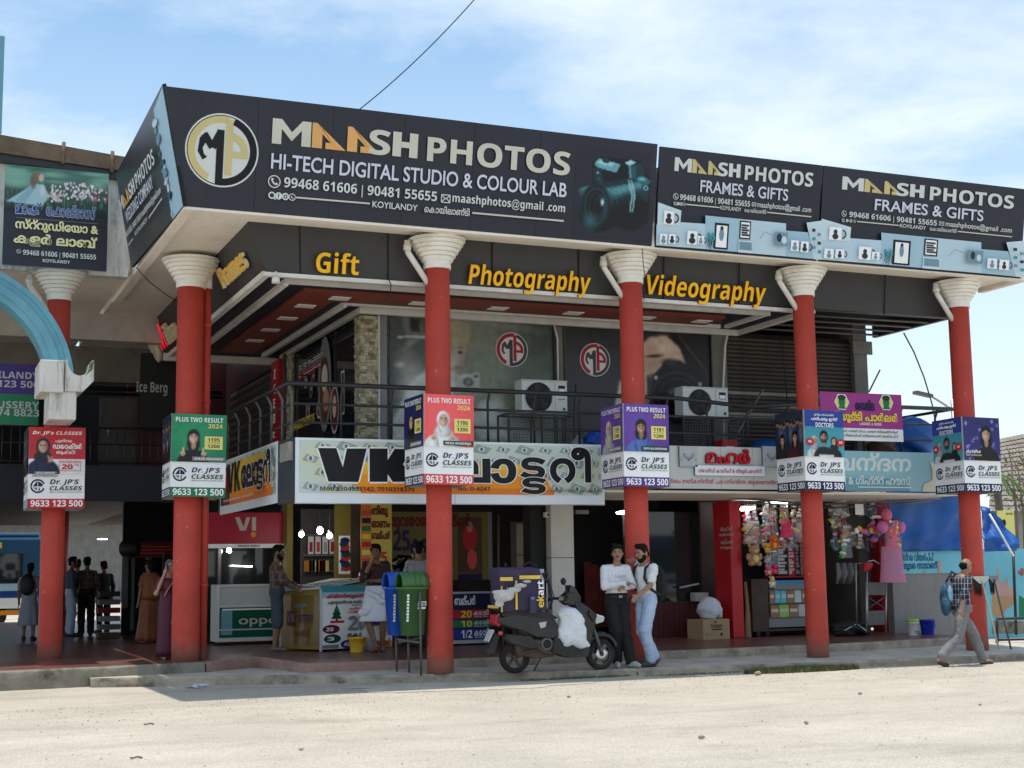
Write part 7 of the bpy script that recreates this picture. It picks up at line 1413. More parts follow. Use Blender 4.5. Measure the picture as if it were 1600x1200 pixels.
# folding ladder chair
t = thing('step_ladder','grey folded step ladder leaning inside the stall','ladder',tuple(wp(*qB(315,920),'z',.13)))
f = lambda x,y,d=2.4: wp(*qB(x,y),'y',d)
for x in (254,376): mb = MB(); mb.tube([f(x,918),f(x+2,600)],.018,'steel',8); mb.build('rail',t)
for y0,y1 in ((598,680),(775,868)): a = f(258,y1); b = f(374,y0); mb = MB(); mb.box(a.x,b.x,2.395,2.415,a.z,b.z,'iron_grey'); mb.build('step',t)
for p_ in (((262,690),(372,765)),((372,690),(262,765))): mb = MB(); mb.tube([f(*p_[0]),f(*p_[1])],.01,'iron_grey',6); mb.build('brace',t)
mb = MB(); mb.tube([f(195,860,2.5),f(190,480,2.6),f(290,484,2.6)],.014,'steel',6); mb.tube([f(120,900,2.3),f(195,858,2.5),f(255,905,2.3)],.014,'steel',6); tag(mb.build('garment_stand'),'thin steel garment stand on splayed feet left of the ladder','stand')
t = thing('dustpan','red plastic dustpan with a long curved handle in the stall','dustpan',tuple(f(258,500))); mb = MB(); a = f(232,530); b = f(282,475); mb.hexa([(a.x+.02,2.38,a.z),(b.x-.03,2.38,a.z+.02),(b.x-.03,2.42,a.z+.02),(a.x+.02,2.42,a.z)],[(a.x,2.33,b.z-.02),(b.x,2.33,b.z-.05),(b.x,2.42,b.z),(a.x,2.42,b.z)],'red_plastic'); mb.build('pan',t); mb = MB(); mb.tube([f(262,530),f(258,600),f(262,760),f(256,900)],.012,'steel',6); mb.tube([f(265,470),f(300,462),f(345,490)],.012,'p_lgrey',6); mb.build('handle',t)
q_ = lump('dark_cloth',tuple(f(150,925,2.6)-V((0,0,.02))),.42,.2,.14,'black',31,amp=.3); tag(q_,'heap of dark cloth on the stall floor left of the ladder','cloth')
# ------------------------------------------------------------------ grey parapet wall with mural, tarpaulins
flat('mural_blue',122,196,214,.7,.12); flat('mural_pink',196,158,150,.7,.1); flat('mural_tan',186,150,112,.7,.1); flat('mural_text',28,84,130,.7); mat('wall_grey',(.27,.26,.25),.9,.1,1.2,bump=.2,bscale=14,dirt=.35,dirtcol=(.16,.15,.14),streak=True)
yw = 2.7; a = wp(1400,994,'y',yw); b = wp(1516,859,'y',yw); c = wp(1450,896,'y',yw)
t = thing('mural_wall','grey low wall with a blue painted band and Malayalam slogan behind the buckets','wall',(a.x,yw,.0))
mb = MB(); WX = wp(1532,900,'y',yw).x; mb.box(a.x,WX,yw+.02,yw+.2,.0,c.z,'wall_grey'); mb.build('grey_base',t); mb = MB(); mb.box(a.x,WX,yw,yw+.2,c.z+.001,b.z,'mural_blue'); mb.build('painted_band',t)
s = Sheet((a.x,yw-.001,c.z),(3.0,0,0),(0,0,b.z-c.z),t); L_ = MB()
s.tpx(L_,'നാടിന്റെ വിയർപ്പ്',(1398,877),(1459,875),(1398,867.5),'mural_text',bold=.035,ref='ന'); s.tpx(L_,'നമ്മുടെ നാടാണ്',(1398,889),(1465,888),(1398,880),'mural_text',bold=.035,ref='ന')
for x0,x1,yt in ((1466,1470,876),(1443,1447,892)): c0 = s.uv(x0,895); c1 = s.uv(x1,yt); s.rect(L_,c0[0],max(0,c0[1]),c1[0],c1[1],'mural_pink')
L_.build('lettering',t)
y2 = 4.6; a = wp(1540,990,'y',y2); b = wp(1640,857,'y',y2); t = thing('mural_wall','blue painted wall with a pink city skyline right of the last column','wall',(a.x,y2,0)); c = wp(1560,970,'y',y2)
mb = MB(); mb.box(a.x-.8,b.x+3,y2,y2+.2,-.16,b.z,'mural_blue'); mb.build('painted_face',t); s = Sheet((a.x-.8,y2-.001,-.16),(6,0,0),(0,0,b.z+.16),t); L_ = MB()
P_ = lambda pts,m: s.poly(L_,[s.uv(*p_) for p_ in pts],m)
P_([(1550,930),(1553,905),(1557,905),(1558,888),(1561,888),(1562,910),(1566,908),(1568,915),(1573,902),(1575,902),(1576,916),(1580,918),(1588,925),(1588,935)],'mural_pink'); P_([(1550,930),(1588,933),(1583,945),(1572,952),(1568,962),(1556,965),(1550,960)],'mural_tan'); P_([(1592,965),(1592,930),(1600,935),(1608,965)],'p_green'); P_([(1550,990),(1550,970),(1640,972),(1640,990)],'kerb_moss')
s.tpx(L_,'എന്റെ',(1591,897),(1612,897),(1591,887),'p_red',bold=.03,ref='ന'); L_.build('mural_print',t)
mb = MB(); mb.tube([wp(1588,992,'y',4.3),wp(1583,858,'y',4.3)],.03,'iron',8); tag(mb.build('iron_post'),'dark iron post standing before the skyline mural','post')
def tarp(name,rows,y_list,m,label,nx=18,wav=.05,seed_=1):
    """rows: photo outline top to bottom as (left px, right px) pairs; y_list the depth of each row"""
    rnd = random.Random(seed_); vs_ = []; P = [rnd.uniform(0,6) for _ in range(6)]; sub = 4; R_ = []
    for i in range(len(rows)-1):
        for k in range(sub): f = k/sub; R_.append((tuple(tuple(rows[i][j][q]+(rows[i+1][j][q]-rows[i][j][q])*f for q in (0,1)) for j in (0,1)),y_list[i]+(y_list[i+1]-y_list[i])*f))
    R_.append((rows[-1],y_list[-1]))
    for j,((l,r),y) in enumerate(R_):
        for i in range(nx+1): f = i/nx; p_ = wp(l[0]+(r[0]-l[0])*f,l[1]+(r[1]-l[1])*f,'y',y); vs_.append(p_+V((0,wav*(math.sin(f*9+P[0]+j*.9)+.6*math.sin(f*21+P[1]+j*.4)+.5*math.sin(j*1.7+f*5+P[2])+.5*abs(math.sin(f*31+j*1.3+P[3]))),0)))
    mb = MB(); n = nx+1; mb.add(vs_,[(j*n+i,j*n+i+1,(j+1)*n+i+1,(j+1)*n+i) for j in range(len(R_)-1) for i in range(nx)],m,True)
    o = mb.build(name); so_ = o.modifiers.new('thickness','SOLIDIFY'); so_.thickness = .008; return tag(o,label,'tarpaulin')
tarp('blue_tarpaulin',[((1388,768),(1512,768)),((1390,800),(1512,800)),((1396,835),(1512,832)),((1400,862),(1512,860))],[2.35,2.5,2.58,2.62],'tarp_blue','big creased blue tarpaulin hung under the gift house sign',40,.04,2)
tarp('blue_tarpaulin',[((1536,790),(1552,800)),((1536,815),(1575,825)),((1536,840),(1592,848)),((1536,862),(1594,860))],[3.8,3.7,3.5,3.5],'tarp_blue','sagging blue tarpaulin right of the last column, held by a white pole',14,.05,4)
mb = MB(); mb.tube([wp(1546,803,'y',3.3),wp(1584,869,'y',3.1)],.022,'p_white',8); tag(mb.build('white_pole'),'white slanted pole propping the small blue tarpaulin','pole')
# buckets
def bucket(px,py,y,h,r0,r1,m,label,lid=None,name='bucket'):
    p_ = wp(px,py,'y',y); t = thing(name,label,'bucket',(p_.x,y,p_.z)); mb = MB(); mb.lathe([(r0*.96,0),(r0,.01),(r1,h*.9),(r1*1.06,h*.9),(r1*1.06,h),(r1*.98,h)],p_,m,24,cap=False); mb.lathe([(r0*.94,.005),(r1*.9,h*.6)],p_,m,20); mb.build('pail',t)
    if lid: mb = MB(); mb.lathe([(r1*1.12,h),(r1*1.14,h+.03),(r1*1.0,h+.045),(r1*1.0,h+.05)],p_,lid,24); mb.build('lid',t)
    mb = MB(); mb.tube([p_+V((r1*1.05*math.cos(a_),-r1*1.0*abs(math.sin(a_))*.95-.01,h*.88-.13*math.sin(a_))) for a_ in [math.pi*k/10 for k in range(11)]],.006,'p_lgrey' if lid else m,6); mb.build('handle',t); return t,p_
flat('bucket_blue',40,62,190,.35); flat('lime',160,214,60,.4)
bt,p_ = bucket(1427,994,2.2,.26,.085,.105,'p_white','white paint bucket with a lime green lid by the grey wall','lime'); s = Sheet((p_.x-.1,2.2-.106,p_.z),(.2,0,0),(0,0,.26),bt); mb = MB(); s.l = 0; s.text(mb,'25',.06,.05,.08,.05,'p_black',bold=.03); mb.build('lettering',bt)
bucket(1450,994,2.15,.30,.11,.135,'bucket_blue','blue plastic bucket beside the white paint bucket')
p_ = wp(1508,998,'y',1.5); mb = MB(); mb.lathe([(.20,0),(.21,.01),(.15,.14),(.14,.14)],p_,'p_coral',24); tag(mb.build('basin'),'pink upturned basin behind the walking man','basin')
# long brooms leaning on the last column
for k,(x0,y0,x1,y1,m) in enumerate(((1534,906,1561,1015,'p_offwhite'),(1553,905,1580,1015,'iron_grey'))):
    a = wp(x1,y1,'z',-.05); a = wp(x1,y1,'y',-.55); b = wp(x0,y0,'y',-.25); t = thing('broom',['broom with cream head and pale handle leaning on the last column','darker long broom leaning beside the pale one'][k],'broom',tuple(a),group='upturned brooms at the last column')
    mb = MB(); mb.tube([a,b],.015,m,8); mb.build('handle',t); mb = MB(); w_ = .17 if k == 0 else .1; mb.prism([b+V((-w_,0,.03)),b+V((-w_*.3,0,-.06)),b+V((w_*.3,0,-.06)),b+V((w_,0,.03)),b+V((w_,0,.06)),b+V((-w_,0,.06))],(0,.05,0),'p_offwhite' if k == 0 else 'p_grey'); mb.build('head',t,bev=.01)
    mb = MB(); rnd = random.Random(k)
    for i in range(12): u = -w_+.02+(w_*.75)*i/11; q_ = b+V((u,.03,.04)); mb.tube([q_,q_+V((.0,-.02,-.12)),q_+V((.02+.015*rnd.random(),0,-.26-.06*rnd.random()))],[.014,.012,.003],'black',5)
    g = mb.build('bristles',t); g['kind'] = 'stuff'
mb = MB()
f = lambda x,y: wp(x,y,'y',1.2)
for p_ in (((1558,1008),(1558,967),(1640,965)),((1640,1005),(1640,965))): mb.tube([f(*q_) for q_ in p_],.03,'iron',8)
mb.tube([f(1558,1000),f(1640,998)],.02,'iron',8); tag(mb.build('pipe_barrier'),'low black pipe barrier at the right edge of the pavement','barrier')
# ------------------------------------------------------------------ far right background
t = thing('tiled_house','old house with a grey brown tiled roof far right behind the tarpaulin','house',(35,30,-.16))
mat('roof_tile',(.26,.22,.18),.9,.3,2,bump=.6,bscale=8,dirt=.6,dirtcol=(.10,.09,.08)); a = wp(1545,800,'y',26); b = wp(1720,805,'y',26); c = wp(1700,660,'y',34); d = wp(1552,690,'y',34)
n = 26; rw = 16
for j in range(rw):
    f0,f1 = j/rw,(j+1)/rw+.02; mb = MB(); l0,r0_,l1,r1_ = a+(d-a)*f0,b+(c-b)*f0,a+(d-a)*f1,b+(c-b)*f1; u_ = V((0,0,.06)); vs_ = []
    for i in range(2*n+1): g = i/(2*n); w_ = V((0,0,.035*(i % 2))); vs_ += [l0+(r0_-l0)*g+w_+u_,l1+(r1_-l1)*g+w_]
    mb.add(vs_,[(2*i,2*i+2,2*i+3,2*i+1) for i in range(2*n)],'roof_tile',True); mb.build('tile_row',t)
mb = MB(); mb.box(a.x+.5,b.x,26.8,27,-.16,a.z+.1,'concrete'); mb.build('wall',t)
t = thing('yellow_notice','pale yellow notice board behind the small tarpaulin','sign',tuple(wp(1575,830,'y',9))); a = wp(1562,845,'y',9); b = wp(1584,798,'y',9); s = Sheet((a.x,9,a.z),(b.x-a.x,0,0),(0,0,b.z-a.z),t); mb = MB(); panel(mb,s,.05,'p_paleyellow'); mb.build('board',t); mb = MB(); s.ell(mb,s.W*.35,s.H*.6,.06,.09,'p_black',10); s.text(mb,'METRO',s.W*.5,s.H*.86,s.W*.42,s.H*.07,'p_black'); mb.build('lettering',t)
mb = MB(); mb.tube([V(((a.x+b.x)/2,9.06,-.16)),V(((a.x+b.x)/2,9.06,a.z))],.05,'iron',6); mb.build('post',t)
mat('leaf_a',(.07,.13,.025),.5,.35,3); mat('leaf_b',(.10,.15,.03),.5,.35,3); mat('bark',(.16,.13,.10),.9,.3,3,bump=.4)
def frond(mb,o,d,L_,droop,m,rnd):
    side = V((-d.y,d.x,0)); pts = []
    for k in range(9): f = k/8; pts.append(o+d*L_*f+V((0,0,-droop*f*f*L_)))
    for k in range(1,9):
        for sg in (-1,1):
            for q in (0,.5):
                p_ = pts[k-1].lerp(pts[k],q); l_ = L_*.28*(1-.5*abs(k/8-.4)); tip = p_+side*sg*l_*.7+d*l_*.45+V((0,0,-l_*(.55+.3*rnd.random()))); w_ = (pts[k]-pts[k-1])*.18
                mb.add([p_-w_,p_+w_,tip],[(0,1,2)],m)
    mb.tube(pts,[.025]*8+[.006],m,4)
rnd = random.Random(3); c = wp(1556,742,'y',13); t = thing('coconut_palm','drooping coconut palm fronds peeping out right of the last poster box','palm',(c.x,13,-.16)); mb = MB(); mb.tube([(c.x,13,-.16),(c.x+.1,13,c.z*.5),(c.x,13,c.z)],[.16,.12,.10],'bark',8); mb.build('trunk',t)
for k in range(9): an = k*.7+.2; mb = MB(); frond(mb,V((c.x,13,c.z)),V((math.cos(an),math.sin(an),.1)),.8+.2*rnd.random(),.9,['leaf_a','leaf_b'][k % 2],rnd); mb.build('frond',t)
for k,(px,py,h) in enumerate(((1583,720,2.4),(1594,735,2.0),(1603,725,2.6))):
    c = wp(px,772,'y',22); t = thing('sapling',['thin bare sapling with few leaves above the tiled roof','leafier short sapling at the right border','tall sapling just beyond the right border'][k],'plant',(c.x,22,-.16),group='saplings above the tiled house'); top = wp(px,py-20,'y',22).z; mb = MB(); mb.tube([(c.x,22,-.16),(c.x+.1,22,top*.6),(c.x-.05,22,top)],[.07,.05,.015],'bark',6)
    for i in range(5): z = top*(.62+.07*i); an = rnd.uniform(0,6.3); mb.tube([(c.x,22,z),(c.x+.5*math.cos(an),22+.5*math.sin(an),z+.7)],[.02,.006],'bark',5)
    mb.build('trunk',t); mb = MB()
    for i in range(40):
        p_ = V((c.x+rnd.gauss(0,.35),22+rnd.gauss(0,.35),top*rnd.uniform(.60,1.0))); ax = V((rnd.uniform(-1,1),rnd.uniform(-1,1),rnd.uniform(-1,.4))).normalized()*.11; ay = ax.cross(V((rnd.uniform(-1,1),rnd.uniform(-1,1),1))).normalized()*.05; mb.add([p_-ax,p_+ay,p_+ax,p_-ay],[(0,1,2,3)],rnd.choice(['leaf_a','leaf_b']))
    mb.build('crown',t)
# ------------------------------------------------------------------ dustbins on their stand
flat('bin_green',74,112,66,.38,.08); flat('bin_blue',38,92,196,.35,.08); mat('bin_inside',(.012,.014,.014),.8,0)
def dustbin(px,y,m,label,word):
    a = wp(px,993,'y',y); z0 = a.z; z1 = wp(px,918.5,'y',y).z; z2 = wp(px,895.5,'y',y).z; x = a.x; t = thing('dustbin',label,'dustbin',(x,y,z0),group='pair of hooded dustbins on a stand')
    def ring(w,d,z,n=28,e=3.2): return [V((x+w*abs(math.cos(q))**(2/e)*(1 if math.cos(q) >= 0 else -1),y+d*abs(math.sin(q))**(2/e)*(1 if math.sin(q) >= 0 else -1),z)) for q in [2*math.pi*k/n for k in range(n)]]
    mb = MB(); n = 28; rs = [ring(.125,.125,z0),ring(.155,.15,z0+.01),ring(.20,.19,z1-.02),ring(.225,.215,z1-.02),ring(.225,.215,z1+.012)]
    mb.add([p_ for r_ in rs for p_ in r_],[(j*n+i,j*n+(i+1) % n,(j+1)*n+(i+1) % n,(j+1)*n+i) for j in range(len(rs)-1) for i in range(n)]+[tuple(range(n)),tuple(range((len(rs)-1)*n,len(rs)*n))],m,True); mb.build('body',t)
    mb = MB(); vs_ = []; K = 20; hh = z2-z1
    prof = [(math.cos(math.pi*k/K),math.sin(math.pi*k/K)**.75) for k in range(K+1)]
    xs = [-.205,-.17,-.165,-.05,-.045,-.02,-.015,.03,.035,.06,.065,.11,.115,.14,.145,.19,.205]; sc2 = [.97,.97,1,1,1.05,1.05,1,1,1.05,1.05,1,1,1.05,1.05,1,.94,.82]
    for xi,s_ in zip(xs,sc2): vs_ += [V((x+xi,y+.185*c_*s_,z1+.013+hh*h_*s_)) for c_,h_ in prof]
    n = K+1; mb.add(vs_,[(j*n+i,j*n+i+1,(j+1)*n+i+1,(j+1)*n+i) for j in range(len(xs)-1) for i in range(K)],m,True); mb.add(vs_[-n:],[tuple(range(n))],m)
    so_ = mb.build('hood',t); md = so_.modifiers.new('wall','SOLIDIFY'); md.thickness = .012
    mb = MB(); mb.box(x-.15,x+.19,y-.15,y+.15,z1+.013,z1+.02,'bin_inside'); mb.build('inside',t)
    s = Sheet((x-.16,y-.155,z0),(.36,0,0),V((0,-.045,z1-z0)),t); L_ = MB(); s.l = .012
    s.text(L_,word,s.W*.48,s.H*.62,s.W*.36,s.H*.10,'p_white',bold=.03); s.rect(L_,s.W*.48,s.H*.56,s.W*.80,s.H*.60,'p_white')
    for k in range(9): s.rect(L_,s.W*.02+.004*(k % 2),s.H*(.30+.065*k),s.W*.12,s.H*(.35+.065*k),'p_white')
    L_.build('lettering',t); return x
dustbin(644.5,.10,'bin_green','green hooded dustbin in front, nearer the red column','ARISTO'); dustbin(623.5,.62,'bin_blue','blue hooded dustbin behind the green one','ARISTO')
t = thing('bin_stand','dark iron stand with thin legs carrying the two dustbins','stand',(wp(640,1045,'z',-.04).x,.3,-.05)); f = lambda x,y_,d: wp(x,y_,'y',d)
for px,d,top in ((620,.55,990),(639,.32,985),(658,-.13,925)): a = f(px,1046,d); b = f(px-(2 if top > 950 else 5),top,d); mb = MB(); mb.tube([V((a.x,d,SZ(0,d)-.01)),V((a.x-.01,d,b.z))],.018,'iron_grey',8); mb.build('leg',t)
mb = MB(); a = f(622,999,.5); b = f(657,1004,-.12); mb.bar(a,b,.035,.03,'iron_grey'); mb.bar(f(622,1004,.5),f(660,996,.35),.03,.03,'iron_grey'); mb.build('cross_bar',t)
# small litter and grass along the kerb
bucket(558,1019,3.0,.24,.11,.13,'toy_yellow','dirty yellow bucket at the foot of the lottery booth')
p_ = wp(574,1016,'y',3.2); mb = MB(); mb.lathe([(.09,0),(.095,.3),(.07,.35),(.04,.37),(.04,.40)],(p_.x,3.2,.13),'p_lgrey',18); tag(mb.build('jerry_can'),'pale plastic can between the yellow bucket and the lungi man','can')
mat('wrapper',(.6,.66,.75),.25,.3,20); q_ = lump('plastic_wrapper',tuple(wp(310,1075,'z',-.158)),.10,.05,.03,'wrapper',41,amp=.5); tag(q_,'crushed clear plastic wrapper on the road by the kerb','litter')
def twig(px,py,seed_,label):
    p_ = wp(px,py,'z',-.158); rnd = random.Random(seed_); mb = MB(); pts = [p_+V((.03*math.cos(k*1.1)-.012*k,.03*math.sin(k*1.1),.008+.008*(k % 2))) for k in range(5)]; mb.tube(pts,[.009,.008,.007,.006,.003],'bark',5); tag(mb.build('dry_leaf'),label,'leaf')
twig(235,1133,1,'curled dry leaf on the open road, upper of two'); twig(216,1186,2,'small dry twig low on the road near the bottom edge')
for k,(px,py,r_) in enumerate(((1184,1055,.05),(1096,1154,.03),(1260,1131,.025),(889,1090,.022),(1344,1085,.025),(534,1067,.05),(740,1063,.03),(1531,1102,.02),(470,1172,.02))):
    p_ = wp(px,py,'z',-.155); q_ = lump('stone',tuple(p_),r_,r_*.8,r_*.6,'kerb',50+k,amp=.35,seg=10,rings=7); tag(q_,['dark stone on the road below the toy stall','small stone in the middle of the road','tiny stone far right on the road','tiny stone left of the men on the road','tiny stone before the walking man','rounded stone on the kerb edge by the dustbins','flat stone under the red column by the bins','tiny stone at the right border','tiny stone low on the road at left'][k],'stone','loose stones on the road')
def grass(name,cx,cy,rx,ry,n,seed_,hh=.06):
    rnd = random.Random(seed_); mb = MB()
    for k in range(n):
        a_ = rnd.uniform(0,6.283); r_ = math.sqrt(rnd.random()); x = cx+rx*r_*math.cos(a_); y = cy+ry*r_*math.sin(a_); h = hh*rnd.uniform(.4,1.2); an = rnd.uniform(0,6.3); d = V((math.cos(an),math.sin(an),0)); z = -.158
        p_ = V((x,y,z-.005)); s_ = V((-d.y,d.x,0))*.006; mb.add([p_-s_,p_+s_,p_+d*h*.4+V((0,0,h))],[(0,1,2)],rnd.choice(['grass_a','grass_b','grass_c']))
    o = mb.build(name); o['kind'] = 'stuff'; return o
mat('grass_a',(.07,.10,.025),.8,.2,6); mat('grass_b',(.12,.14,.045),.8,.2,6); mat('grass_c',(.17,.15,.07),.8,.2,6)
p_ = wp(1252,1043,'y',-1.33); grass('grass',p_.x,-1.36,1.0,.2,5200,3,.085)
grass('grass',1.8,-.75,.9,.07,700,4,.04); grass('grass',3.9,-1.0,1.2,.09,500,5,.035)
rnd = random.Random(77); mb = MB()
for k in range(2200):
    x = rnd.uniform(-6,11); yk_ = -1.6-.9*rnd.random()**2*3 if rnd.random() < .6 else rnd.uniform(-16,-2); r_ = rnd.uniform(.004,.013); c = V((x,yk_,-.158)); mb.add([c+V((r_,0,0)),c+V((0,r_,0)),c+V((-r_,0,0)),c+V((0,-r_,0)),c+V((0,0,r_*.9))],[(0,1,4),(1,2,4),(2,3,4),(3,0,4)],rnd.choice(['kerb','road_patch','road_dark']))
g = mb.build('gravel'); g['kind'] = 'stuff'

# ------------------------------------------------------------------ parked scooter with delivery bag
mat('scooter_black',(.016,.016,.017),.28,.1,3,spec=.5,dirt=.35,dirtcol=(.05,.045,.04)); mat('scooter_matt',(.028,.027,.026),.6,.2,4,dirt=.5,dirtcol=(.09,.075,.06)); mat('scooter_dust',(.10,.07,.05),.85,.3,5,dirt=.6,dirtcol=(.16,.12,.09)); mat('seat_black',(.02,.02,.022),.55,.15,5,bump=.2)
mat('bag_purple',(.050,.036,.078),.75,.15,4,bump=.35,bscale=9); flat('bag_dark',40,34,52,.8); flat('ekart_y',236,200,84); mat('cloth_white',(.72,.74,.76),.7,.08,4,bump=.35,bscale=12); mat('cloth_sheer',(.50,.48,.46),.7,.25,9,bump=.6,bscale=22); mat('glass_red',(.5,.01,.03),.2,.05); mat('chrome',(.6,.6,.6),.2,.05,metal=.9); mat('lens',(.5,.52,.53),.12,.05,spec=.7)
SCX = wp(872,1047,'y',-.62).x
sc_t = thing('scooter','dusty black scooter parked before the shops with a delivery bag on its seat','scooter',(SCX,-.62,-.062),R(-1))
def plate(mb,pts,y0,y1,m,taper=1.0):
    """side outline extruded across the scooter; pts in (x, z)"""
    n = len(pts); cx = sum(p_[0] for p_ in pts)/n; cz = sum(p_[1] for p_ in pts)/n; ym = (y0+y1)/2; a = [(x,y0,z) for x,z in pts]; b = [(x,y1,z) for x,z in pts]
    if taper < 1:
        o = [(cx+(x-cx)*taper,y0-.03,cz+(z-cz)*taper) for x,z in pts]; o2 = [(cx+(x-cx)*taper,y1+.03,cz+(z-cz)*taper) for x,z in pts]
        mb.add(o+a+b+o2,[tuple(range(n))]+[(j*n+i,j*n+(i+1) % n,(j+1)*n+(i+1) % n,(j+1)*n+i) for j in range(3) for i in range(n)]+[tuple(range(3*n,4*n))],m)
    else: mb.hexa(a,b,m)
def wheel(x,disc):
    mb = MB(); c = (x,0,.225); r_ = .225
    prof = [(r_-.075,-.045),(r_-.03,-.052),(r_-.006,-.034),(r_,0),(r_-.006,.034),(r_-.03,.052),(r_-.075,.045)]
    mb.lathe(prof,c,'tyre',36,ax=(0,1,0),cap=False); w = mb.build('wheel',sc_t,local=True)
    mb = MB(); mb.lathe([(.155,-.035),(.155,.035)],c,'scooter_dust' if not disc else 'iron',30,ax=(0,1,0),cap=False); mb.lathe([(.142,-.030),(.152,-.036)],c,'scooter_dust' if not disc else 'iron_grey',30,ax=(0,1,0),cap=False); mb.lathe([(.035,-.06),(.035,.06)],c,'iron_grey',14,ax=(0,1,0))
    for k in range(5): a_ = R(72*k+12); d = V((math.cos(a_),0,math.sin(a_))); mb.bar(V(c)+d*.03,V(c)+d*.15,.036,.03,'scooter_dust' if not disc else 'iron',upv=(0,1,0))
    mb.build('rim',w,local=True)
    if disc: mb = MB(); mb.lathe([(.045,-.058),(.095,-.058),(.095,-.054),(.045,-.054)],c,'chrome',26,ax=(0,1,0)); mb.build('brake_disc',w,local=True)
wheel(-.665,False); wheel(.665,True)
mb = MB(); plate(mb,[(-.97,.72),(-.95,.80),(-.75,.83),(-.45,.79),(-.17,.74),(-.05,.66),(.0,.52),(-.08,.47),(-.38,.50),(-.60,.60),(-.80,.66)],-.14,.14,'scooter_black',.86); mb.build('side_panel',sc_t,local=True,bev=.012)
mb = MB(); plate(mb,[(-.42,.77),(-.12,.745),(-.06,.66),(-.22,.63)],-.172,-.165,'scooter_matt'); plate(mb,[(-.36,.70),(-.24,.715),(-.26,.64),(-.33,.62)],-.178,-.173,'p_lgrey'); mb.build('side_decal',sc_t,local=True)
mb = MB(); plate(mb,[(-.92,.83),(-.88,.87),(-.55,.87),(-.2,.83),(-.06,.76),(-.12,.73),(-.5,.79)],-.13,.13,'seat_black',.9); mb.build('seat',sc_t,local=True,bev=.02)
mb = MB(); plate(mb,[(-1.0,.70),(-.975,.83),(-.90,.81),(-.89,.70),(-.94,.66)],-.12,.12,'glass_red'); mb.build('tail_light',sc_t,local=True,bev=.01)
mb = MB(); plate(mb,[(-1.10,.30),(-.99,.55),(-.90,.56),(-.98,.28)],-.06,.06,'scooter_matt'); mb.build('rear_mudguard',sc_t,local=True,bev=.006)
mb = MB(); mb.hexa([(-1.10,-.10,.46),(-1.08,-.10,.455),(-1.08,.08,.455),(-1.10,.08,.46)],[(-1.02,-.10,.62),(-1.0,-.10,.615),(-1.0,.08,.615),(-1.02,.08,.62)],'p_lgrey'); mb.build('number_plate',sc_t,local=True)
for sg in (-1,1): mb = MB(); mb.ell((-.93,sg*.15,.57),.035,.03,.03,'p_coral',8,6); mb.build('indicator',sc_t,local=True)
mb = MB(); plate(mb,[(-.70,.50),(-.30,.46),(-.05,.36),(-.10,.22),(-.40,.20),(-.66,.26)],-.09,.10,'scooter_dust',.9); mb.lathe([(.09,-.14),(.10,-.10),(.10,0)],(-.22,0,.40),'iron_grey',20,ax=(0,1,0)); mb.lathe([(.045,-.145),(.06,-.14)],(-.22,0,.40),'black',16,ax=(0,1,0)); mb.build('engine',sc_t,local=True)
mb = MB(); plate(mb,[(-.90,.50),(-.84,.44),(-.50,.34),(-.40,.38),(-.42,.43),(-.52,.52),(-.86,.56)],-.25,-.17,'scooter_matt',.85); mb.tube([(-.42,-.19,.38),(-.25,-.18,.28),(-.10,-.12,.26)],.022,'scooter_dust',8); mb.build('exhaust',sc_t,local=True,bev=.012)
mb = MB(); mb.tube([(-.665,-.07,.225),(-.55,-.13,.30),(-.3,-.12,.34)],.025,'scooter_dust',8); mb.tube([(-.66,.11,.25),(-.58,.13,.60)],.03,'iron_grey',10); mb.build('swing_arm',sc_t,local=True)
mb = MB(); plate(mb,[(-.12,.50),(.0,.44),(.38,.36),(.44,.30),(.40,.20),(.1,.20),(-.16,.28)],-.15,.15,'scooter_matt',.9); mb.build('floorboard',sc_t,local=True,bev=.01)
mb = MB(); plate(mb,[(.36,.34),(.42,.28),(.48,.40),(.50,.56),(.57,.70),(.56,.78),(.44,.90),(.30,.99),(.22,.97),(.28,.80),(.34,.55)],-.13,.13,'scooter_black',.72); plate(mb,[(.44,.86),(.53,.78),(.50,.70),(.42,.80)],-.165,.165,'scooter_matt',.9); mb.build('leg_shield',sc_t,local=True,bev=.014)
mb = MB(); plate(mb,[(.46,.80),(.56,.76),(.68,.745),(.66,.69),(.54,.66)],-.13,.13,'lens',.85); plate(mb,[(.50,.82),(.60,.79),(.70,.76),(.68,.75),(.56,.77)],-.10,.10,'p_white'); mb.build('headlight',sc_t,local=True,bev=.008)
mb = MB(); n = 14; vs_ = []
for k in range(n+1):
    a_ = R(20+125*k/n); r1 = .275+.03*math.sin(math.pi*k/n)
    for y,dr in ((-.075,-.05),(-.06,0),(0,.015),(.06,0),(.075,-.05)): vs_.append((.665+(r1+dr)*math.cos(a_)*1.02,y,.225+(r1+dr)*math.sin(a_)))
mb.add(vs_,[(k*5+j,k*5+j+1,(k+1)*5+j+1,(k+1)*5+j) for k in range(n) for j in range(4)],'scooter_black',True); o_ = mb.build('front_mudguard',sc_t,local=True); md = o_.modifiers.new('wall','SOLIDIFY'); md.thickness = .008
mb = MB()
for sg in (-1,1): mb.tube([(.665,sg*.085,.225),(.52,sg*.08,.62)],[.022,.03],'iron_grey',10)
mb.bar((.63,-.1,.28),(.70,-.1,.36),.04,.05,'iron_grey'); mb.build('fork',sc_t,local=True)
mb = MB(); plate(mb,[(.06,.99),(.08,1.06),(.16,1.12),(.24,1.12),(.34,1.02),(.34,.97),(.26,.92),(.14,.93)],-.09,.09,'scooter_black',.75); plate(mb,[(.15,1.11),(.18,1.22),(.23,1.20),(.35,1.02),(.30,1.01)],-.06,.06,'glass',.8); mb.build('handlebar_cowl',sc_t,local=True,bev=.01)
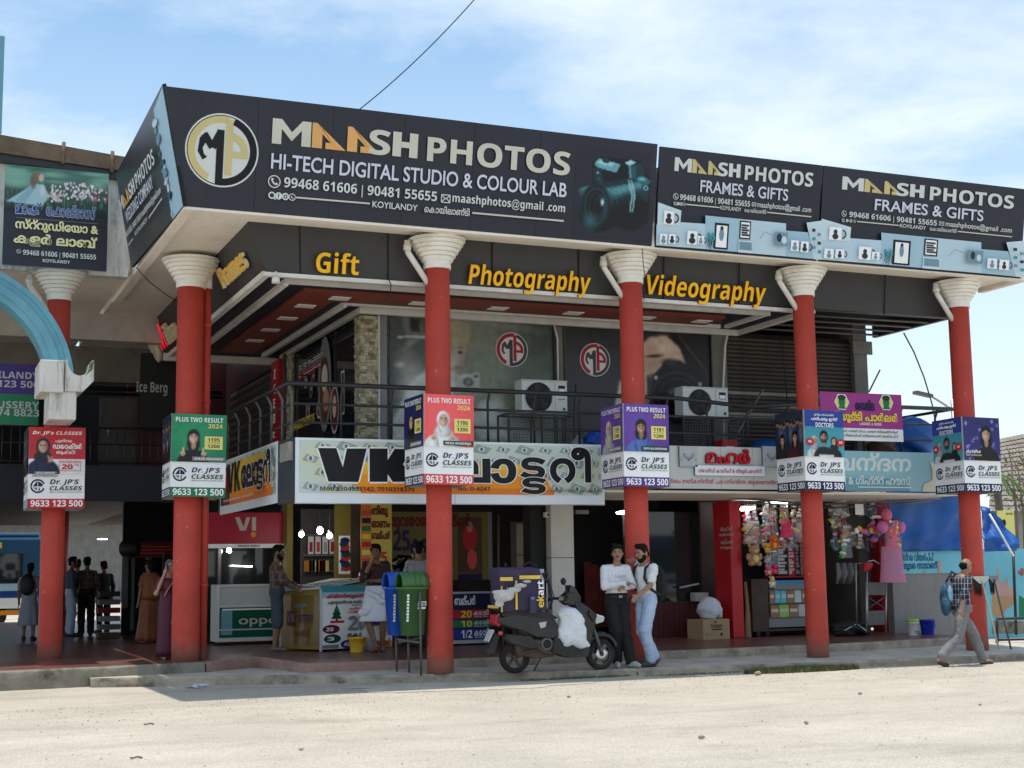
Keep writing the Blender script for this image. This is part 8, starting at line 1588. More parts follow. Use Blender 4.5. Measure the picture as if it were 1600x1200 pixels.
for sg in (-1,1):
    mb = MB(); mb.tube([(.12,sg*.10,1.03),(.02,sg*.30,1.02),(-.06,sg*.40,1.0)],[.022,.02,.022],'black',10); mb.tube([(.06,sg*.27,1.0),(-.05,sg*.40,.975)],.008,'iron_grey',6); mb.build('handle_grip',sc_t,local=True)
    mb = MB(); mb.tube([(.06,sg*.22,1.03),(.04,sg*.25,1.14),(.0,sg*.29,1.24 if sg < 0 else 1.30)],.008,'black',6); mb.ell((-.03,sg*.31,1.27 if sg < 0 else 1.37),.035 if sg < 0 else .022,.06,.052,'black',14,8); mb.build('mirror',sc_t,local=True)
mb = MB(); mb.tube([(-.2,.12,.22),(-.28,.22,.01)],.014,'iron_grey',8); mb.build('side_stand',sc_t,local=True)
# delivery bag
bg = thing('delivery_bag','big purple courier bag with yellow bands strapped on the scooter seat','bag',(SCX-.58,-.62,.80),R(-1)); bg.scale = (.94,.94,1.02)
mb = MB(); mb.hexa([(-.38,-.24,.0),(.38,-.24,.0),(.38,.24,.0),(-.38,.24,.0)],[(-.40,-.23,.60),(.25,-.23,.60),(.25,.23,.60),(-.40,.23,.60)],'bag_purple'); ob = mb.build('bag_body',bg,local=True); b_ = ob.modifiers.new('bevel','BEVEL'); b_.width = .05; b_.segments = 4
sb_ = ob.modifiers.new('sub','SUBSURF'); sb_.subdivision_type = 'SIMPLE'; sb_.levels = sb_.render_levels = 4
tx = bpy.data.textures.new('folds','CLOUDS'); tx.noise_scale = .16
ds = ob.modifiers.new('folds','DISPLACE'); ds.texture = tx; ds.strength = .035; ds.mid_level = .5
mb = MB(); mb.box(-.41,-.21,-.265,-.255,.42,.47,'ekart_y'); mb.box(-.10,.24,-.262,-.25,.44,.49,'ekart_y'); mb.box(-.17,-.14,-.268,-.255,.03,.42,'ekart_y'); mb.box(-.435,-.42,-.2,.2,.05,.09,'ekart_y'); mb.box(-.40,-.38,-.268,-.255,.0,.35,'ekart_y'); mb.build('yellow_band',bg,local=True)
mb = MB(); mb.box(.04,.15,-.31,-.262,-.02,.20,'bag_purple'); mb.box(.06,.11,-.315,-.311,.16,.20,'p_denim'); mb.build('side_pocket',bg,local=True,bev=.012)
s = Sheet((.30,-.272,.05),(0,0,.45),(-.5,0,.0),bg,n=(0,-1,0)); L_ = MB(); s.l = 0; s.text(L_,'e',.0,.02,.085,.085,'ekart_y',bold=.04,ref='e'); s.text(L_,'k',.09,.02,.075,.13,'ekart_y',bold=.04,ref='k'); s.text(L_,'art',.165,.02,.20,.085,'p_white',bold=.04,ref='a'); s.rect(L_,.0,-.035,.36,-.030,'p_white'); L_.build('lettering',bg,local=True)
s = Sheet((-.36,-.274,.20),(.3,0,0),(0,0,.2),bg,n=(0,-1,0)); L_ = MB(); s.l = 0; s.text(L_,'ekart',.0,.03,.20,.08,'ekart_y',bold=.04,ref='a'); L_.build('lettering',bg,local=True)
mb = MB(); mb.tube([(.27,-.255,.52),(.36,-.27,.36),(.42,-.27,.16),(.39,-.262,.02)],.018,'bag_dark',8); mb.tube([(-.30,-.20,.62),(-.26,-.1,.66),(-.2,.0,.62)],.015,'bag_dark',6); mb.tube([(-.02,-.20,.62),(.10,-.15,.67),(.22,-.2,.61)],.015,'bag_dark',6); mb.build('strap',bg,local=True)
def cloth_from(name,caps,vox,m,label,cat,strength=.05,nscale=.12):
    mb = MB()
    for c,rx,ry,rz in caps: mb.ell(c,rx,ry,rz,m,14,10)
    o = mb.build(name); r_ = o.modifiers.new('skin','REMESH'); r_.mode = 'VOXEL'; r_.voxel_size = vox; r_.use_smooth_shade = True
    tx = bpy.data.textures.new('folds','CLOUDS'); tx.noise_scale = nscale; tx.noise_depth = 3; d = o.modifiers.new('folds','DISPLACE'); d.texture = tx; d.strength = strength; d.mid_level = .5
    sm = o.modifiers.new('smooth','SMOOTH'); sm.iterations = 2; return tag(o,label,cat)
X = lambda px: SCX+(px-872)/99; Zp = lambda py: -.062+(1047-py)/107
cl = lambda px,py,y,rx,ry,rz: ((X(px),-.62+y,Zp(py)),rx,ry,rz)
cloth_from('white_sheet',[cl(888,979,-.12,.205,.13,.27),cl(880,990,-.14,.15,.12,.20),cl(897,992,-.15,.15,.11,.19),cl(884,961,-.10,.16,.13,.11),cl(903,1005,-.18,.10,.05,.075),cl(910,1008,-.18,.05,.03,.04)],.010,'cloth_white','crumpled white cloth sack hanging over the scooter footwell','cloth',.10,.22)
cloth_from('sheer_cloth',[cl(776,931,-.30,.13,.05,.09),cl(783,930,-.31,.11,.05,.08),cl(794,922,-.31,.11,.035,.04),cl(804,916,-.30,.10,.028,.032),cl(814,910,-.29,.07,.02,.022),cl(767,925,-.30,.06,.03,.03),cl(772,942,-.29,.07,.03,.05)],.007,'cloth_sheer','twisted pale cloth knotted round the rear of the courier bag','cloth',.02,.07)

# ------------------------------------------------------------------ people
mat('skin_a',(.42,.24,.16),.5,.1,9); mat('skin_b',(.34,.185,.12),.5,.1,9); mat('skin_c',(.22,.115,.075),.5,.1,9); mat('hair',(.010,.009,.008),.75,.3,30,bump=.8,bscale=90,spec=.15); mat('hair_grey',(.11,.105,.10),.6,.3,20,bump=.4,bscale=60)
mat('w_shirt',(.70,.70,.72),.8,.05,3); mat('w_tee',(.74,.74,.74),.8,.05,3); mat('pants_black',(.012,.012,.013),.85,.15,3); mat('jeans_pale',(.40,.50,.66),.85,.15,3); mat('trouser_grey',(.20,.20,.21),.85,.12,3); mat('shorts_denim',(.045,.065,.085),.85,.2,3); mat('pants_dark',(.03,.032,.036),.85,.15,3)
mat('sari_maroon',(.085,.012,.035),.55,.15,3); mat('sari_gold',(.42,.20,.12),.5,.2,6); mat('sari_orange',(.20,.055,.012),.55,.25,3); mat('cloth_blue',(.05,.07,.12),.8,.2,3); mat('cloth_pale',(.34,.35,.37),.8,.1,3); mat('skirt_grey',(.26,.29,.34),.8,.1,3); mat('dhoti',(.70,.72,.78),.8,.05,3); mat('shoe_dark',(.05,.045,.04),.7,.2,5); mat('shoe_pale',(.42,.40,.36),.7,.2,5); mat('lip',(.24,.10,.08),.5,0); mat('eye_white',(.30,.27,.25),.3,0); mat('pack_blue',(.018,.075,.13),.6,.5,7,bump=.3); mat('pack_sky',(.22,.42,.60),.6,.2,4); mat('flower_shirt',(.06,.022,.022),.8,.1,3)
def checks(name,c1,c2,c3,sx,sz,w=.14):
    m = mat(name,c1,.8,0); nt = m.node_tree; N = nt.nodes.new; L = nt.links.new; b = nt.nodes['Principled BSDF']; tc = N('ShaderNodeTexCoord'); sep = N('ShaderNodeSeparateXYZ'); L(tc.outputs['Object'],sep.inputs[0]); prev = None
    sm = N('ShaderNodeMath'); sm.operation = 'ADD'; L(sep.outputs['X'],sm.inputs[0]); L(sep.outputs['Y'],sm.inputs[1])
    for src,k,col in ((sm.outputs[0],sx,c2),(sep.outputs['Z'],sz,c3)):
        a = N('ShaderNodeMath'); a.operation = 'MULTIPLY'; a.inputs[1].default_value = k; L(src,a.inputs[0]); f = N('ShaderNodeMath'); f.operation = 'FRACT'; L(a.outputs[0],f.inputs[0]); g = N('ShaderNodeMath'); g.operation = 'LESS_THAN'; g.inputs[1].default_value = w; L(f.outputs[0],g.inputs[0])
        mx = N('ShaderNodeMix'); mx.data_type = 'RGBA'; L(g.outputs[0],mx.inputs['Factor']); mx.inputs[7].default_value = (*col,1)
        if prev: L(prev,mx.inputs[6])
        else: mx.inputs[6].default_value = (*c1,1)
        prev = mx.outputs[2]
    L(prev,b.inputs['Base Color'])
checks('check_navy',(.012,.018,.03),(.35,.38,.42),(.22,.25,.29),14,12,.13); checks('check_brown',(.075,.05,.04),(.17,.12,.09),(.14,.10,.08),9,8,.3); checks('check_white',(.46,.46,.47),(.24,.24,.27),(.24,.24,.27),26,26,.22)
def spots(name,c1,c2,sc_,th):
    m = mat(name,c1,.8,0); nt = m.node_tree; N = nt.nodes.new; L = nt.links.new; b = nt.nodes['Principled BSDF']; tc = N('ShaderNodeTexCoord'); v = N('ShaderNodeTexVoronoi'); v.inputs['Scale'].default_value = sc_; L(tc.outputs['Object'],v.inputs['Vector']); g = N('ShaderNodeMath'); g.operation = 'LESS_THAN'; g.inputs[1].default_value = th; L(v.outputs['Distance'],g.inputs[0]); mx = N('ShaderNodeMix'); mx.data_type = 'RGBA'; L(g.outputs[0],mx.inputs['Factor']); mx.inputs[6].default_value = (*c1,1); mx.inputs[7].default_value = (*c2,1); L(mx.outputs[2],b.inputs['Base Color'])
spots('flower_shirt',(.045,.016,.017),(.16,.085,.06),11,.22)
FOLD = bpy.data.textures.new('cloth_folds','CLOUDS'); FOLD.noise_scale = .09; FOLD.noise_depth = 2
def skinned(mb,name,parent,vox,fold=0.0,smooth=3):
    o = mb.build(name,parent,local=True); r_ = o.modifiers.new('skin','REMESH'); r_.mode = 'VOXEL'; r_.voxel_size = vox; r_.use_smooth_shade = True
    if fold: d = o.modifiers.new('folds','DISPLACE'); d.texture = FOLD; d.texture_coords = 'GLOBAL'; d.strength = fold; d.mid_level = .5
    s_ = o.modifiers.new('smooth','SMOOTH'); s_.iterations = smooth; s_.factor = .5; return o
def cap(mb,a,b,ra,rb,m):
    a,b = V(a),V(b); mb.tube([a,b],[ra,rb],m,12); mb.ell(a,ra,ra,ra,m,12,8); mb.ell(b,rb,rb,rb,m,12,8)
def torso(mb,J,m,grow=0.0,t0=0.0,t1=1.0,prof=None):
    lat = (J['shL']-J['shR']).normalized(); p0,p1 = J['pel'],J['neck']; latp = (J['hipL']-J['hipR']).normalized()
    prof = prof or [(-.12,.13,.10),(0,.155,.115),(.2,.145,.108),(.4,.14,.105),(.62,.165,.115),(.82,.150,.100),(.93,.115,.075),(1.0,.06,.058)]
    prof = [q for q in prof if t0-1e-6 <= q[0] <= t1+1e-6]; n = 16; vs_ = []
    for f,rx,ry in prof:
        l = latp.lerp(lat,max(0,min(1,f))).normalized(); ax = (p1-p0).normalized(); fr = l.cross(ax); c = p0+(p1-p0)*f
        if 'chest' in J and f > 0: bend = J['chest']-(p0+(p1-p0)*.62); c = c+bend*max(0,1-abs(f-.62)/.62)
        vs_ += [c+l*(rx+grow)*math.cos(2*math.pi*k/n)+fr*(ry+grow)*math.sin(2*math.pi*k/n) for k in range(n)]
    K = len(prof); mb.add(vs_,[(j*n+k,j*n+(k+1) % n,(j+1)*n+(k+1) % n,(j+1)*n+k) for j in range(K-1) for k in range(n)]+[tuple(range(n))[::-1],tuple(range((K-1)*n,K*n))],m,True)
def hand(mb,w,d,side,m,curl=.5,fwd=None):
    """palm, four unequal bent fingers and a thumb; d points along the hand, side towards the thumb"""
    w,d = V(w),V(d).normalized(); s_ = V(side); s_ = (s_-d*s_.dot(d)).normalized(); n = d.cross(s_)
    cap(mb,w,w+d*.045,.024,.030,m); cap(mb,w+d*.04-s_*.02,w+d*.075-s_*.022,.017,.014,m); cap(mb,w+d*.04+s_*.02,w+d*.08+s_*.022,.017,.014,m)
    for k,L_ in enumerate((.070,.080,.076,.058)):
        b0 = w+d*.082+s_*(.027-.018*k); dd = (d+n*curl*.5).normalized(); b1 = b0+dd*L_*.5; b2 = b1+(d*.7+n*curl*1.2).normalized()*L_*.5; cap(mb,b0,b1,.0095,.009,m); cap(mb,b1,b2,.009,.0075,m)
    t0 = w+d*.03+s_*.026; t1 = t0+(d*.7+s_*.8+n*.2).normalized()*.035; cap(mb,t0,t1,.012,.0105,m); cap(mb,t1,t1+(d+s_*.15+n*.3).normalized()*.03,.0105,.008,m)
def person(label,loc,rotz,h=1.7,J=None,skin='skin_b',hair='hair',top=('w_tee','short'),bottom=('pants_black','long'),shoes='shoe_dark',beard=False,moustache=False,head=(0,0),vox=.0085,bald=False,curl=(.5,.5),fat=0.0,longhair=False,feat=True,handdir=None,roll=0):
    t = thing('person',label,'person',loc,rotz); k = h/1.70; t.scale = (k,k,k)
    D = dict(pel=(0,0,.93),neck=(0,.01,1.43),head=(0,-.02,1.585),shL=(.165,.015,1.36),elL=(.225,.03,1.10),wrL=(.235,-.03,.855),hipL=(.09,0,.90),knL=(.10,-.015,.49),anL=(.10,.02,.085),toeL=(.125,-.15,.03))
    for q in list(D):
        if q.endswith('L'): x,y,z = D[q]; D[q[:-1]+'R'] = (-x,y,z)
    for q,v in (J or {}).items(): D[q] = v
    J = {q: V(v) for q,v in D.items()}
    b = MB(); torso(b,J,skin,fat)
    for s_ in 'LR':
        sg = 1 if s_ == 'L' else -1
        cap(b,J['hip'+s_],J['kn'+s_],.085,.056,skin); cap(b,J['kn'+s_],J['kn'+s_].lerp(J['an'+s_],.35),.054,.056,skin); cap(b,J['kn'+s_].lerp(J['an'+s_],.35),J['an'+s_],.056,.036,skin)
        an,toe = J['an'+s_],J['toe'+s_]; fd = (toe-an); heel = an-V((fd.x,fd.y,0)).normalized()*.04+V((0,0,-.05)) if abs(fd.z) < .15 else an-fd.normalized()*.05
        cap(b,an,heel,.036,.030,skin); cap(b,heel,an.lerp(toe,.6)+V((0,0,-.01)),.03,.036,skin); cap(b,an.lerp(toe,.6)+V((0,0,-.01)),toe,.036,.022,skin)
        cap(b,J['neck']+V((0,0,-.035)),J['sh'+s_]+V((0,0,-.01)),.040,.040,skin); cap(b,J['sh'+s_]+V((0,0,-.008)),J['el'+s_],.048,.041,skin); cap(b,J['el'+s_],J['wr'+s_],.041,.027,skin)
        d = (J['wr'+s_]-J['el'+s_]).normalized(); d = V(handdir[s_]) if handdir and s_ in handdir else d; fwd_ = V((0,-1,0)) if abs(d.y) < .8 else V((0,0,1))
        hand(b,J['wr'+s_],d,fwd_,skin,curl[0 if s_ == 'L' else 1]*(1 if s_ == 'R' else -1))
    hc = J['head']; Rz = Matrix.Rotation(R(head[0]),3,'Z') @ Matrix.Rotation(R(head[1]),3,'X') @ Matrix.Rotation(R(roll),3,'Y'); H = lambda x,y,z: hc+Rz @ V((x,y,z))
    cap(b,J['neck']+V((0,0,-.03)),hc+V((0,.015,-.07)),.054,.050,skin)
    b.ell(hc,.074,.094,.110,skin,18,12,Rz); b.ell(H(0,-.022,-.055),.056,.066,.066,skin,14,10,Rz); b.ell(H(0,-.055,-.095),.030,.026,.020,skin,10,8,Rz)
    cap(b,H(0,-.088,.012),H(0,-.108,-.026),.010,.014,skin); b.ell(H(0,-.072,.032),.055,.024,.014,skin,12,8,Rz); b.ell(H(0,-.086,-.058),.024,.014,.012,skin,10,6,Rz)
    for sg in (-1,1): b.ell(H(sg*.075,.01,-.01),.012,.024,.033,skin,8,6,Rz); b.ell(H(sg*.04,-.068,-.015),.022,.018,.022,skin,8,6,Rz)
    skinned(b,'body',t,vox)
    if feat:
        e = MB()
        for sg in (-1,1): e.ell(H(sg*.031,-.087,.006),.012,.007,.006,'eye_white',8,6,Rz); e.ell(H(sg*.031,-.0945,.006),.0065,.004,.0065,'hair',8,6,Rz); e.ell(H(sg*.032,-.093,.029),.021,.008,.005,hair if hair != 'hair_grey' else 'hair_grey',8,6,Rz)
        q_ = e.build('eyes',t,local=True); e = MB(); e.ell(H(0,-.098,-.061),.019,.005,.0045,'lip',10,6,Rz); e.build('mouth',t,local=True)
    if moustache or beard: m_ = MB(); m_.ell(H(0,-.099,-.046),.026,.008,.005,hair,10,6,Rz); m_.build('moustache',t,local=True)
    if beard: m_ = MB(); m_.ell(H(0,-.045,-.092),.060,.055,.045,hair,12,8,Rz); m_.ell(H(.056,-.02,-.055),.02,.04,.05,hair,8,6,Rz); m_.ell(H(-.056,-.02,-.055),.02,.04,.05,hair,8,6,Rz); skinned(m_,'beard',t,.008,.01)
    m_ = MB()
    if bald: m_.ell(H(0,.030,-.005),.080,.078,.075,hair,14,10,Rz)
    else: m_.ell(H(0,.020,.040),.081,.092,.086,hair,16,10,Rz); m_.ell(H(.012,-.045,.092),.062,.045,.032,hair,12,8,Rz); m_.ell(H(-.03,-.02,.105),.045,.05,.03,hair,10,8,Rz); m_.ell(H(0,.055,-.02),.066,.05,.06,hair,12,8,Rz)
    if not bald:
        for sg in (-1,1): m_.ell(H(sg*.074,-.012,.03),.012,.03,.045,hair,8,6,Rz)
    if longhair == 'bun': m_.ell(H(0,.105,-.01),.045,.04,.045,hair,10,8,Rz)
    elif longhair: cap(m_,H(0,.075,.0),H(0,.10,-.30),.05,.025,hair)
    skinned(m_,'hair',t,.007,.03,1)
    if top:
        m_ = MB(); mt = top[0]; torso(m_,J,mt,.010+fat,.0 if len(top) < 3 else top[2],.94)
        for s_ in 'LR':
            a,e_,w = J['sh'+s_],J['el'+s_],J['wr'+s_]; cap(m_,J['neck'].lerp(a,.38)+V((0,0,-.035)),a+V((0,0,-.006)),.054,.058,mt)
            if top[1] == 'long': cap(m_,a+V((0,0,-.008)),e_,.061,.054,mt); cap(m_,e_,e_.lerp(w,.93),.053,.042,mt)
            elif top[1] == 'roll': cap(m_,a+V((0,0,-.010)),e_,.062,.056,mt); cap(m_,e_,e_.lerp(w,.25),.057,.054,mt)
            else: cap(m_,a+V((0,0,-.010)),a.lerp(e_,.72),.063,.066,mt)
        skinned(m_,'shirt',t,.010,.030)
    if bottom:
        m_ = MB(); mt = bottom[0]; wide = bottom[2] if len(bottom) > 2 else 1.0; f = {'long': .96,'shorts': .15,'three': .35}.get(bottom[1],.96)
        torso(m_,J,mt,.012+fat*.6,-.12,.2)
        for s_ in 'LR':
            a,kn,an = J['hip'+s_],J['kn'+s_],J['an'+s_]
            cap(m_,a,kn,.098,.078*wide,mt)
            if f > .4: cap(m_,kn,kn.lerp(an,.5),.078*wide,.070*wide,mt); cap(m_,kn.lerp(an,.5),kn.lerp(an,f),.070*wide,.066*wide,mt)
            else: cap(m_,kn,kn.lerp(an,f),.080*wide,.082*wide,mt)
        skinned(m_,'trousers',t,.010,.034)
    if shoes:
        for s_ in 'LR':
            m_ = MB(); an,toe = J['an'+s_],J['toe'+s_]; fd = toe-an; fh = V((fd.x,fd.y,0)); heel = an-fh.normalized()*.045+V((0,0,-.045)) if fh.length > .05 and abs(fd.z) < .15 else an-fd.normalized()*.05; mid = an.lerp(toe,.6)
            if shoes.startswith('sandal'): up_v = V((0,0,-.027)); a_,c_ = heel+up_v,toe+V((0,0,-.022)); m_.tube([a_,mid+V((0,0,-.045)),c_],[.036,.042,.034],'shoe_dark',10); m_.tube([mid+V((.04,0,-.02)),mid+V((0,0,.03)),mid+V((-.04,0,-.02))],.009,'shoe_dark',6)
            else: cap(m_,an+V((0,0,-.01)),heel,.046,.042,shoes); cap(m_,heel,mid+V((0,0,-.012)),.042,.047,shoes); cap(m_,mid+V((0,0,-.012)),toe,.047,.032,shoes)
            skinned(m_,'shoe' if not shoes.startswith('sandal') else 'sandal',t,.008)
    t['J'] = 0; del t['J']
    return t,J
def skirt(t,rings,m,name,n=22,fold=.03,seed_=1,waves=7):
    """draped cloth: rings of (centre, rx, ry) from the waist down"""
    rnd = random.Random(seed_); ph = rnd.uniform(0,6); vs_ = []; K = []
    for i in range(len(rings)-1):
        for q in range(4): f = q/4; a,b = rings[i],rings[i+1]; K.append((V(a[0]).lerp(V(b[0]),f),a[1]+(b[1]-a[1])*f,a[2]+(b[2]-a[2])*f))
    K.append((V(rings[-1][0]),rings[-1][1],rings[-1][2])); n = 40
    for j,(c,rx,ry) in enumerate(K):
        for i in range(n): a = 2*math.pi*i/n; k = 1+fold*(j/len(K))*(math.sin(waves*a+ph)+.6*math.sin((waves+4)*a+ph*2+j*.1)); vs_.append(c+V((rx*math.cos(a)*k,ry*math.sin(a)*k,0)))
    mb = MB(); R_ = len(K); mb.add(vs_,[(j*n+i,j*n+(i+1) % n,(j+1)*n+(i+1) % n,(j+1)*n+i) for j in range(R_-1) for i in range(n)]+[tuple(range((R_-1)*n,R_*n))],m,True); o = mb.build(name,t,local=True); return o
# young man in the white sweatshirt, arms folded, leaning back with crossed legs
p_ = wp(966,1030,'y',-.42)
t,J = person('young man in white sweatshirt and black trousers, arms folded',(p_.x,-.42,-.055),R(-4),1.80,dict(pel=(0,.02,.92),neck=(.03,.04,1.42),head=(.03,.01,1.575),elL=(.23,-.04,1.12),wrL=(.02,-.20,1.10),elR=(-.205,-.05,1.11),wrR=(.06,-.185,1.14),knL=(.09,-.05,.49),anL=(.15,-.08,.085),toeL=(.20,-.25,.035),knR=(-.05,-.03,.49),anR=(.0,.05,.085),toeR=(-.05,-.11,.03)),skin='skin_b',top=('w_shirt','long'),bottom=('pants_black','long',1.12),shoes='shoe_pale',moustache=True,head=(-22,4),curl=(.9,.9))
s = Sheet((-.10,-.142,1.20),(.22,0,0),(0,0,.1),t,n=(0,-1,0)); L_ = MB(); s.l = .018; s.text(L_,'Logic',.02,.03,.17,.04,'p_grey',bold=.02); L_.build('chest_print',t,local=True)
mb = MB(); mb.box(-.14,.14,-.125,-.118,.955,.985,'black'); mb.box(-.02,.03,-.131,-.1255,.953,.987,'steel'); mb.build('belt',t,local=True)
# bearded young man with backpack, profile to the left, looking at his phone hand
p_ = wp(1012,1037,'y',-.50)
t,J = person('bearded young man in white tee and pale jeans leaning at the column',(p_.x,-.50,-.055),R(-78),1.80,dict(pel=(0,.02,.92),neck=(.0,-.01,1.42),head=(0,-.05,1.57),shL=(.18,.01,1.37),elL=(.22,-.10,1.12),wrL=(.19,-.30,.98),shR=(-.18,.03,1.40),elR=(-.32,.20,1.46),wrR=(-.25,.02,1.46),knL=(.08,-.10,.49),anL=(.06,.02,.085),toeL=(.06,-.15,.03),knR=(-.03,-.06,.49),anR=(.02,.12,.13),toeR=(.03,.06,.0)),skin='skin_b',top=('w_tee','short'),bottom=('jeans_pale','long',1.12),shoes='shoe_dark',beard=True,head=(0,14),curl=(.7,.5))
bp_ = thing('backpack','black backpack worn by the bearded man in the white tee','backpack',(p_.x,-.50,-.055),R(-78)); bp_.scale = t.scale
mb = MB(); mb.ell((0.0,.225,1.14),.150,.095,.27,'pants_black',16,12); mb.ell((0,.29,1.04),.12,.06,.14,'pants_black',14,10); skinned(mb,'bag',bp_,.012,.02)
mb = MB()
for sg in (-1,1): mb.tube([(sg*.10,.16,1.36),(sg*.115,.03,1.435),(sg*.12,-.095,1.36),(sg*.13,-.13,1.22),(sg*.17,-.04,1.06),(sg*.14,.14,.98)],.020,'black',8)
mb.build('strap',bp_,local=True)
w = J['wrL']; ph_ = thing('phone','dark phone held in the lowered hand of the bearded man','phone',(p_.x,-.50,-.055),R(-78)); ph_.scale = t.scale; mb = MB(); c = w+V((-.03,-.10,-.03)); mb.obox(c,(.006,0,0),(0,.075,.01),(0,-.005,.036),'black'); mb.build('case',ph_,local=True,bev=.003); mb = MB(); mb.obox(c+V((-.0075,0,0)),(.001,0,0),(0,.068,.009),(0,-.004,.031),'glass'); mb.build('screen',ph_,local=True)
# walking man
p_ = wp(1506,1040,'y',-1.7)
t,J = person('balding man in navy checked shirt and grey trousers walking along the road edge',(p_.x,-1.7,-.16),R(88),1.68,dict(pel=(0,.0,.89),neck=(0,-.07,1.385),head=(0,-.145,1.525),shL=(.17,-.03,1.34),elL=(.20,-.16,1.11),wrL=(.17,-.27,.92),shR=(-.17,-.05,1.335),elR=(-.225,.10,1.09),wrR=(-.23,.17,.86),hipL=(.09,0,.86),knL=(.085,-.27,.50),anL=(.09,-.44,.085),toeL=(.10,-.62,.035),hipR=(-.09,.02,.86),knR=(-.09,.14,.45),anR=(-.09,.49,.15),toeR=(-.10,.37,.035)),skin='skin_b',top=('check_navy','roll',-.16),bottom=('trouser_grey','long',1.08),shoes='sandal',bald=True,head=(0,6),curl=(.8,.8),fat=.008)
mb = MB()
for sg in (-1,1): mb.tube([V(J['head'])+V((sg*.031+.022*math.cos(a_),-.104,.004+.018*math.sin(a_))) for a_ in [6.283*i/10 for i in range(10)]],.0022,'black',5,closed=True); mb.tube([V(J['head'])+V((sg*.055,-.10,.008)),V(J['head'])+V((sg*.078,.0,.01))],.0025,'black',5)
mb.build('glasses',t,local=True)
bk = thing('shoulder_bag','light blue bag hanging behind the walking man','bag',(p_.x,-1.7,-.16),R(88)); bk.scale = t.scale; mb = MB(); mb.ell((.04,.25,1.0),.10,.07,.25,'pack_blue',16,12); mb.ell((.0,.27,.92),.09,.08,.15,'pack_blue',14,10); mb.ell((.05,.23,1.2),.05,.04,.08,'pack_blue',10,8); skinned(mb,'bag_body',bk,.012,.03); mb = MB(); mb.ell((-.045,.215,1.10),.035,.05,.13,'pack_sky',12,8); skinned(mb,'side_pocket',bk,.010,.02); mb = MB(); mb.tube([(.10,.20,1.24),(.13,.03,1.44),(.13,-.10,1.36),(.15,.10,.95)],.016,'p_navy',8); mb.build('strap',bk,local=True)
# man in lungi with the flowered shirt, hand at his mouth
p_ = wp(588,1018,'y',2.9)
t,J = person('man in dark flowered shirt and folded white lungi with a hand at his mouth',(p_.x,2.9,.125),R(-22),1.74,dict(pel=(0,.03,.91),neck=(0,.0,1.40),head=(0,-.04,1.55),elR=(-.20,-.17,1.12),wrR=(-.04,-.20,1.42),elL=(.20,-.12,1.10),wrL=(-.04,-.23,1.10),knL=(.12,-.10,.49),anL=(.09,.03,.085),toeL=(.12,-.14,.03),knR=(-.12,-.12,.48),anR=(.0,-.12,.085),toeR=(-.05,-.28,.03)),skin='skin_c',top=('flower_shirt','roll',-.25),bottom=None,shoes='sandal',head=(-10,10),curl=(.8,.8),moustache=True)
skirt(t,[((0,.03,1.02),.165,.130),((0,.02,.90),.19,.155),((0,-.02,.72),.22,.19),((.0,-.05,.56),.25,.20),((-.02,-.05,.47),.26,.20)],'dhoti','lungi',fold=.07,seed_=3,waves=5)
mb = MB(); cap(mb,(-.15,-.15,.95),(.12,-.22,.78),.03,.05,'dhoti'); cap(mb,(.15,-.10,.9),(-.15,-.20,.60),.05,.05,'dhoti'); mb.ell((-.17,-.10,.60),.10,.12,.10,'dhoti'); skinned(mb,'lungi_fold',t,.012,.05)
# customer seen from behind, and an arm behind the post
p_ = wp(655,1004,'y',3.9)
t,J = person('man in pale checked shirt seen from behind at the lottery hoarding',(p_.x,3.9,.13),R(168),1.76,dict(elL=(.22,-.12,1.12),wrL=(.15,-.30,1.08),elR=(-.22,-.12,1.12),wrR=(-.15,-.30,1.05)),skin='skin_b',top=('check_white','roll',-.25),bottom=('pants_dark','long',1.05),shoes='shoe_dark',feat=False,vox=.010)
p_ = wp(596,1012,'y',4.75)
t,J = person('seller in white shirt behind the booth, only his bent arm clear of the post',(p_.x,4.9,.13),R(-12),1.72,dict(elR=(-.34,-.05,1.14),wrR=(-.22,-.24,.98)),skin='skin_c',top=('w_tee','short'),bottom=('pants_dark','long'),shoes='shoe_dark',vox=.011)
p_ = wp(432,1018,'y',3.9)
t,J = person('young man in brown checked shirt and denim shorts waiting between counter and booth',(p_.x,3.9,.13),R(72),1.72,dict(elL=(.21,-.13,1.12),wrL=(.10,-.30,1.05),elR=(-.21,-.10,1.12),wrR=(-.12,-.28,1.02),toeL=(.13,-.15,.03)),skin='skin_c',top=('check_brown','long',-.25),bottom=('shorts_denim','shorts',1.08),shoes='sandal',beard=True,head=(0,8))
# old woman in a maroon sari with a phone at her ear
p_ = wp(263,1031,'y',2.95)
t,J = person('old woman in maroon sari holding a phone to her ear beside the red column',(p_.x,2.95,.11),R(12),1.50,dict(elR=(-.27,-.07,1.13),wrR=(-.13,-.09,1.46),wrL=(.20,-.12,.92)),skin='skin_a',hair='hair_grey',top=('sari_maroon','short',0,),bottom=None,shoes='sandal',longhair='bun',head=(6,4),handdir={'R': (.15,.1,.9)})
skirt(t,[((0,0,1.14),.150,.118),((0,0,.95),.180,.145),((0,0,.5),.19,.16),((0,0,.06),.215,.185)],'sari_maroon','sari',fold=.06,seed_=5,waves=6)
mb = MB(); mb.tube([(.19,-.10,.98),(.10,-.16,.84),(.0,-.175,.72),(-.02,-.18,.62)],.020,'sari_gold',6); mb.tube([(.10,-.03,1.425),(.02,-.115,1.33),(-.08,-.138,1.20),(-.14,-.12,1.08)],.014,'sari_gold',6); mb.build('gold_border',t,local=True)
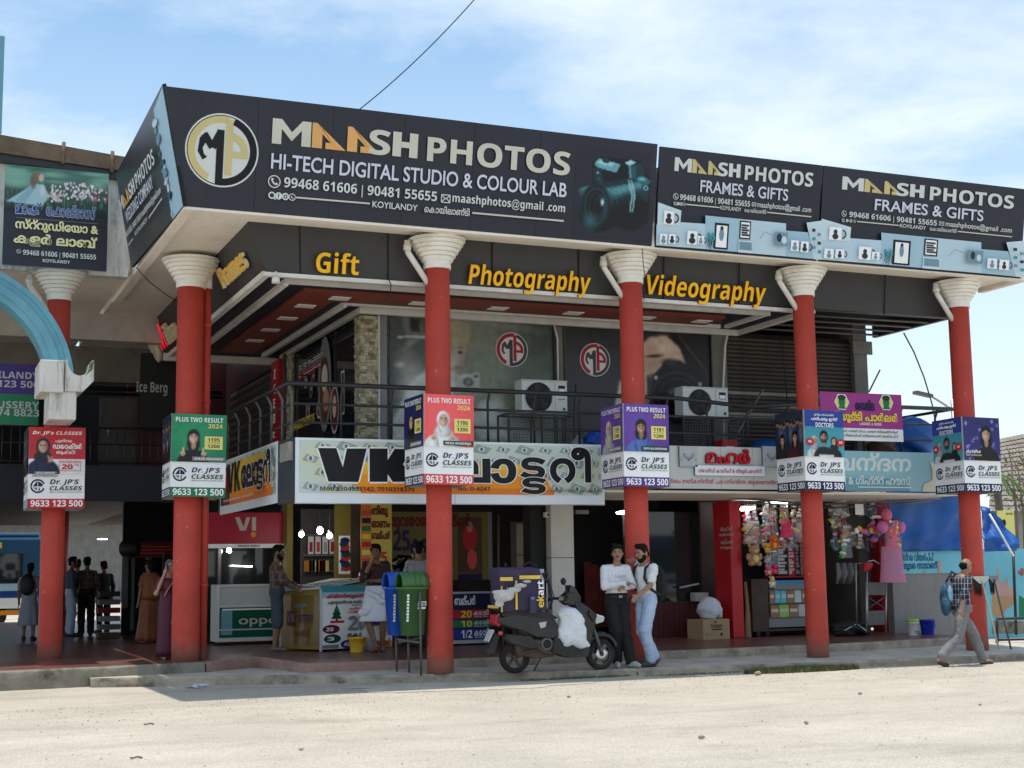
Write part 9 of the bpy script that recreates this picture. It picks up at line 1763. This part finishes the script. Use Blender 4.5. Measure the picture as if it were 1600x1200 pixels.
ph_ = thing('phone','black phone at the ear of the old woman','phone',(p_.x,2.95,.11),R(12)); ph_.scale = t.scale; mb = MB(); c = J['wrR']+V((.035,-.02,.10)); mb.obox(c,(.006,0,0),(0,.033,.005),(0,-.01,.065),'black'); mb.build('case',ph_,local=True,bev=.003)
# woman in an orange sari, dim, behind; people waiting deep in the arcade
def far_person(px,py,y,h,rot,label,**k):
    p_ = wp(px,py,'y',y); t,J = person(label,(p_.x,y,.13),R(rot),h,vox=.014,feat=False,**k); return t
t = far_person(232,994,8.6,1.56,205,'woman in orange sari turned away, dim under the arcade',skin='skin_c',top=('sari_orange','short'),bottom=None,shoes=None,longhair=True)
skirt(t,[((0,0,1.08),.16,.13),((0,0,.88),.20,.16),((0,0,.45),.22,.19),((0,0,.05),.27,.24)],'sari_orange','sari',fold=.07,seed_=8); skirt(t,[((.03,.05,1.44),.15,.10),((.02,.07,1.2),.19,.15),((0,.08,.9),.21,.18)],'sari_orange','sari_drape',fold=.05,seed_=9)
t = far_person(44,997,11.6,1.56,160,'girl with a dark backpack and pale skirt walking away by the left column',skin='skin_c',top=('cloth_pale','short'),bottom=None,shoes='shoe_dark',longhair=True)
skirt(t,[((0,0,1.0),.15,.12),((0,0,.6),.21,.18),((0,0,.33),.25,.22)],'skirt_grey','skirt',fold=.08,seed_=11); w_ = t
bp2 = thing('backpack','dark backpack of the girl in the pale skirt','backpack',t.location,R(160)); mb = MB(); mb.ell((0,.20,1.12),.16,.10,.22,'black',14,10); skinned(mb,'bag',bp2,.016)
far_person(110,980,13.0,1.70,100,'dim man in dark blue standing beside the left column in the arcade',skin='skin_c',top=('cloth_blue','long'),bottom=('jeans_pale','long'),shoes='shoe_dark')
far_person(119,981,14.2,1.66,190,'dim person in a pale top at the edge of the waiting group',skin='skin_c',top=('cloth_pale','short'),bottom=('cloth_pale','long'),shoes='shoe_dark')
far_person(134,980,13.2,1.70,185,'dim man in grey patterned shirt seen from behind in the arcade',skin='skin_c',top=('check_brown','roll'),bottom=('pants_black','long',1.15),shoes='shoe_dark')
far_person(161,978,14.5,1.62,200,'dim person in black behind the paper stand',skin='skin_c',top=('pants_dark','long'),bottom=('pants_black','long'),shoes='shoe_dark')
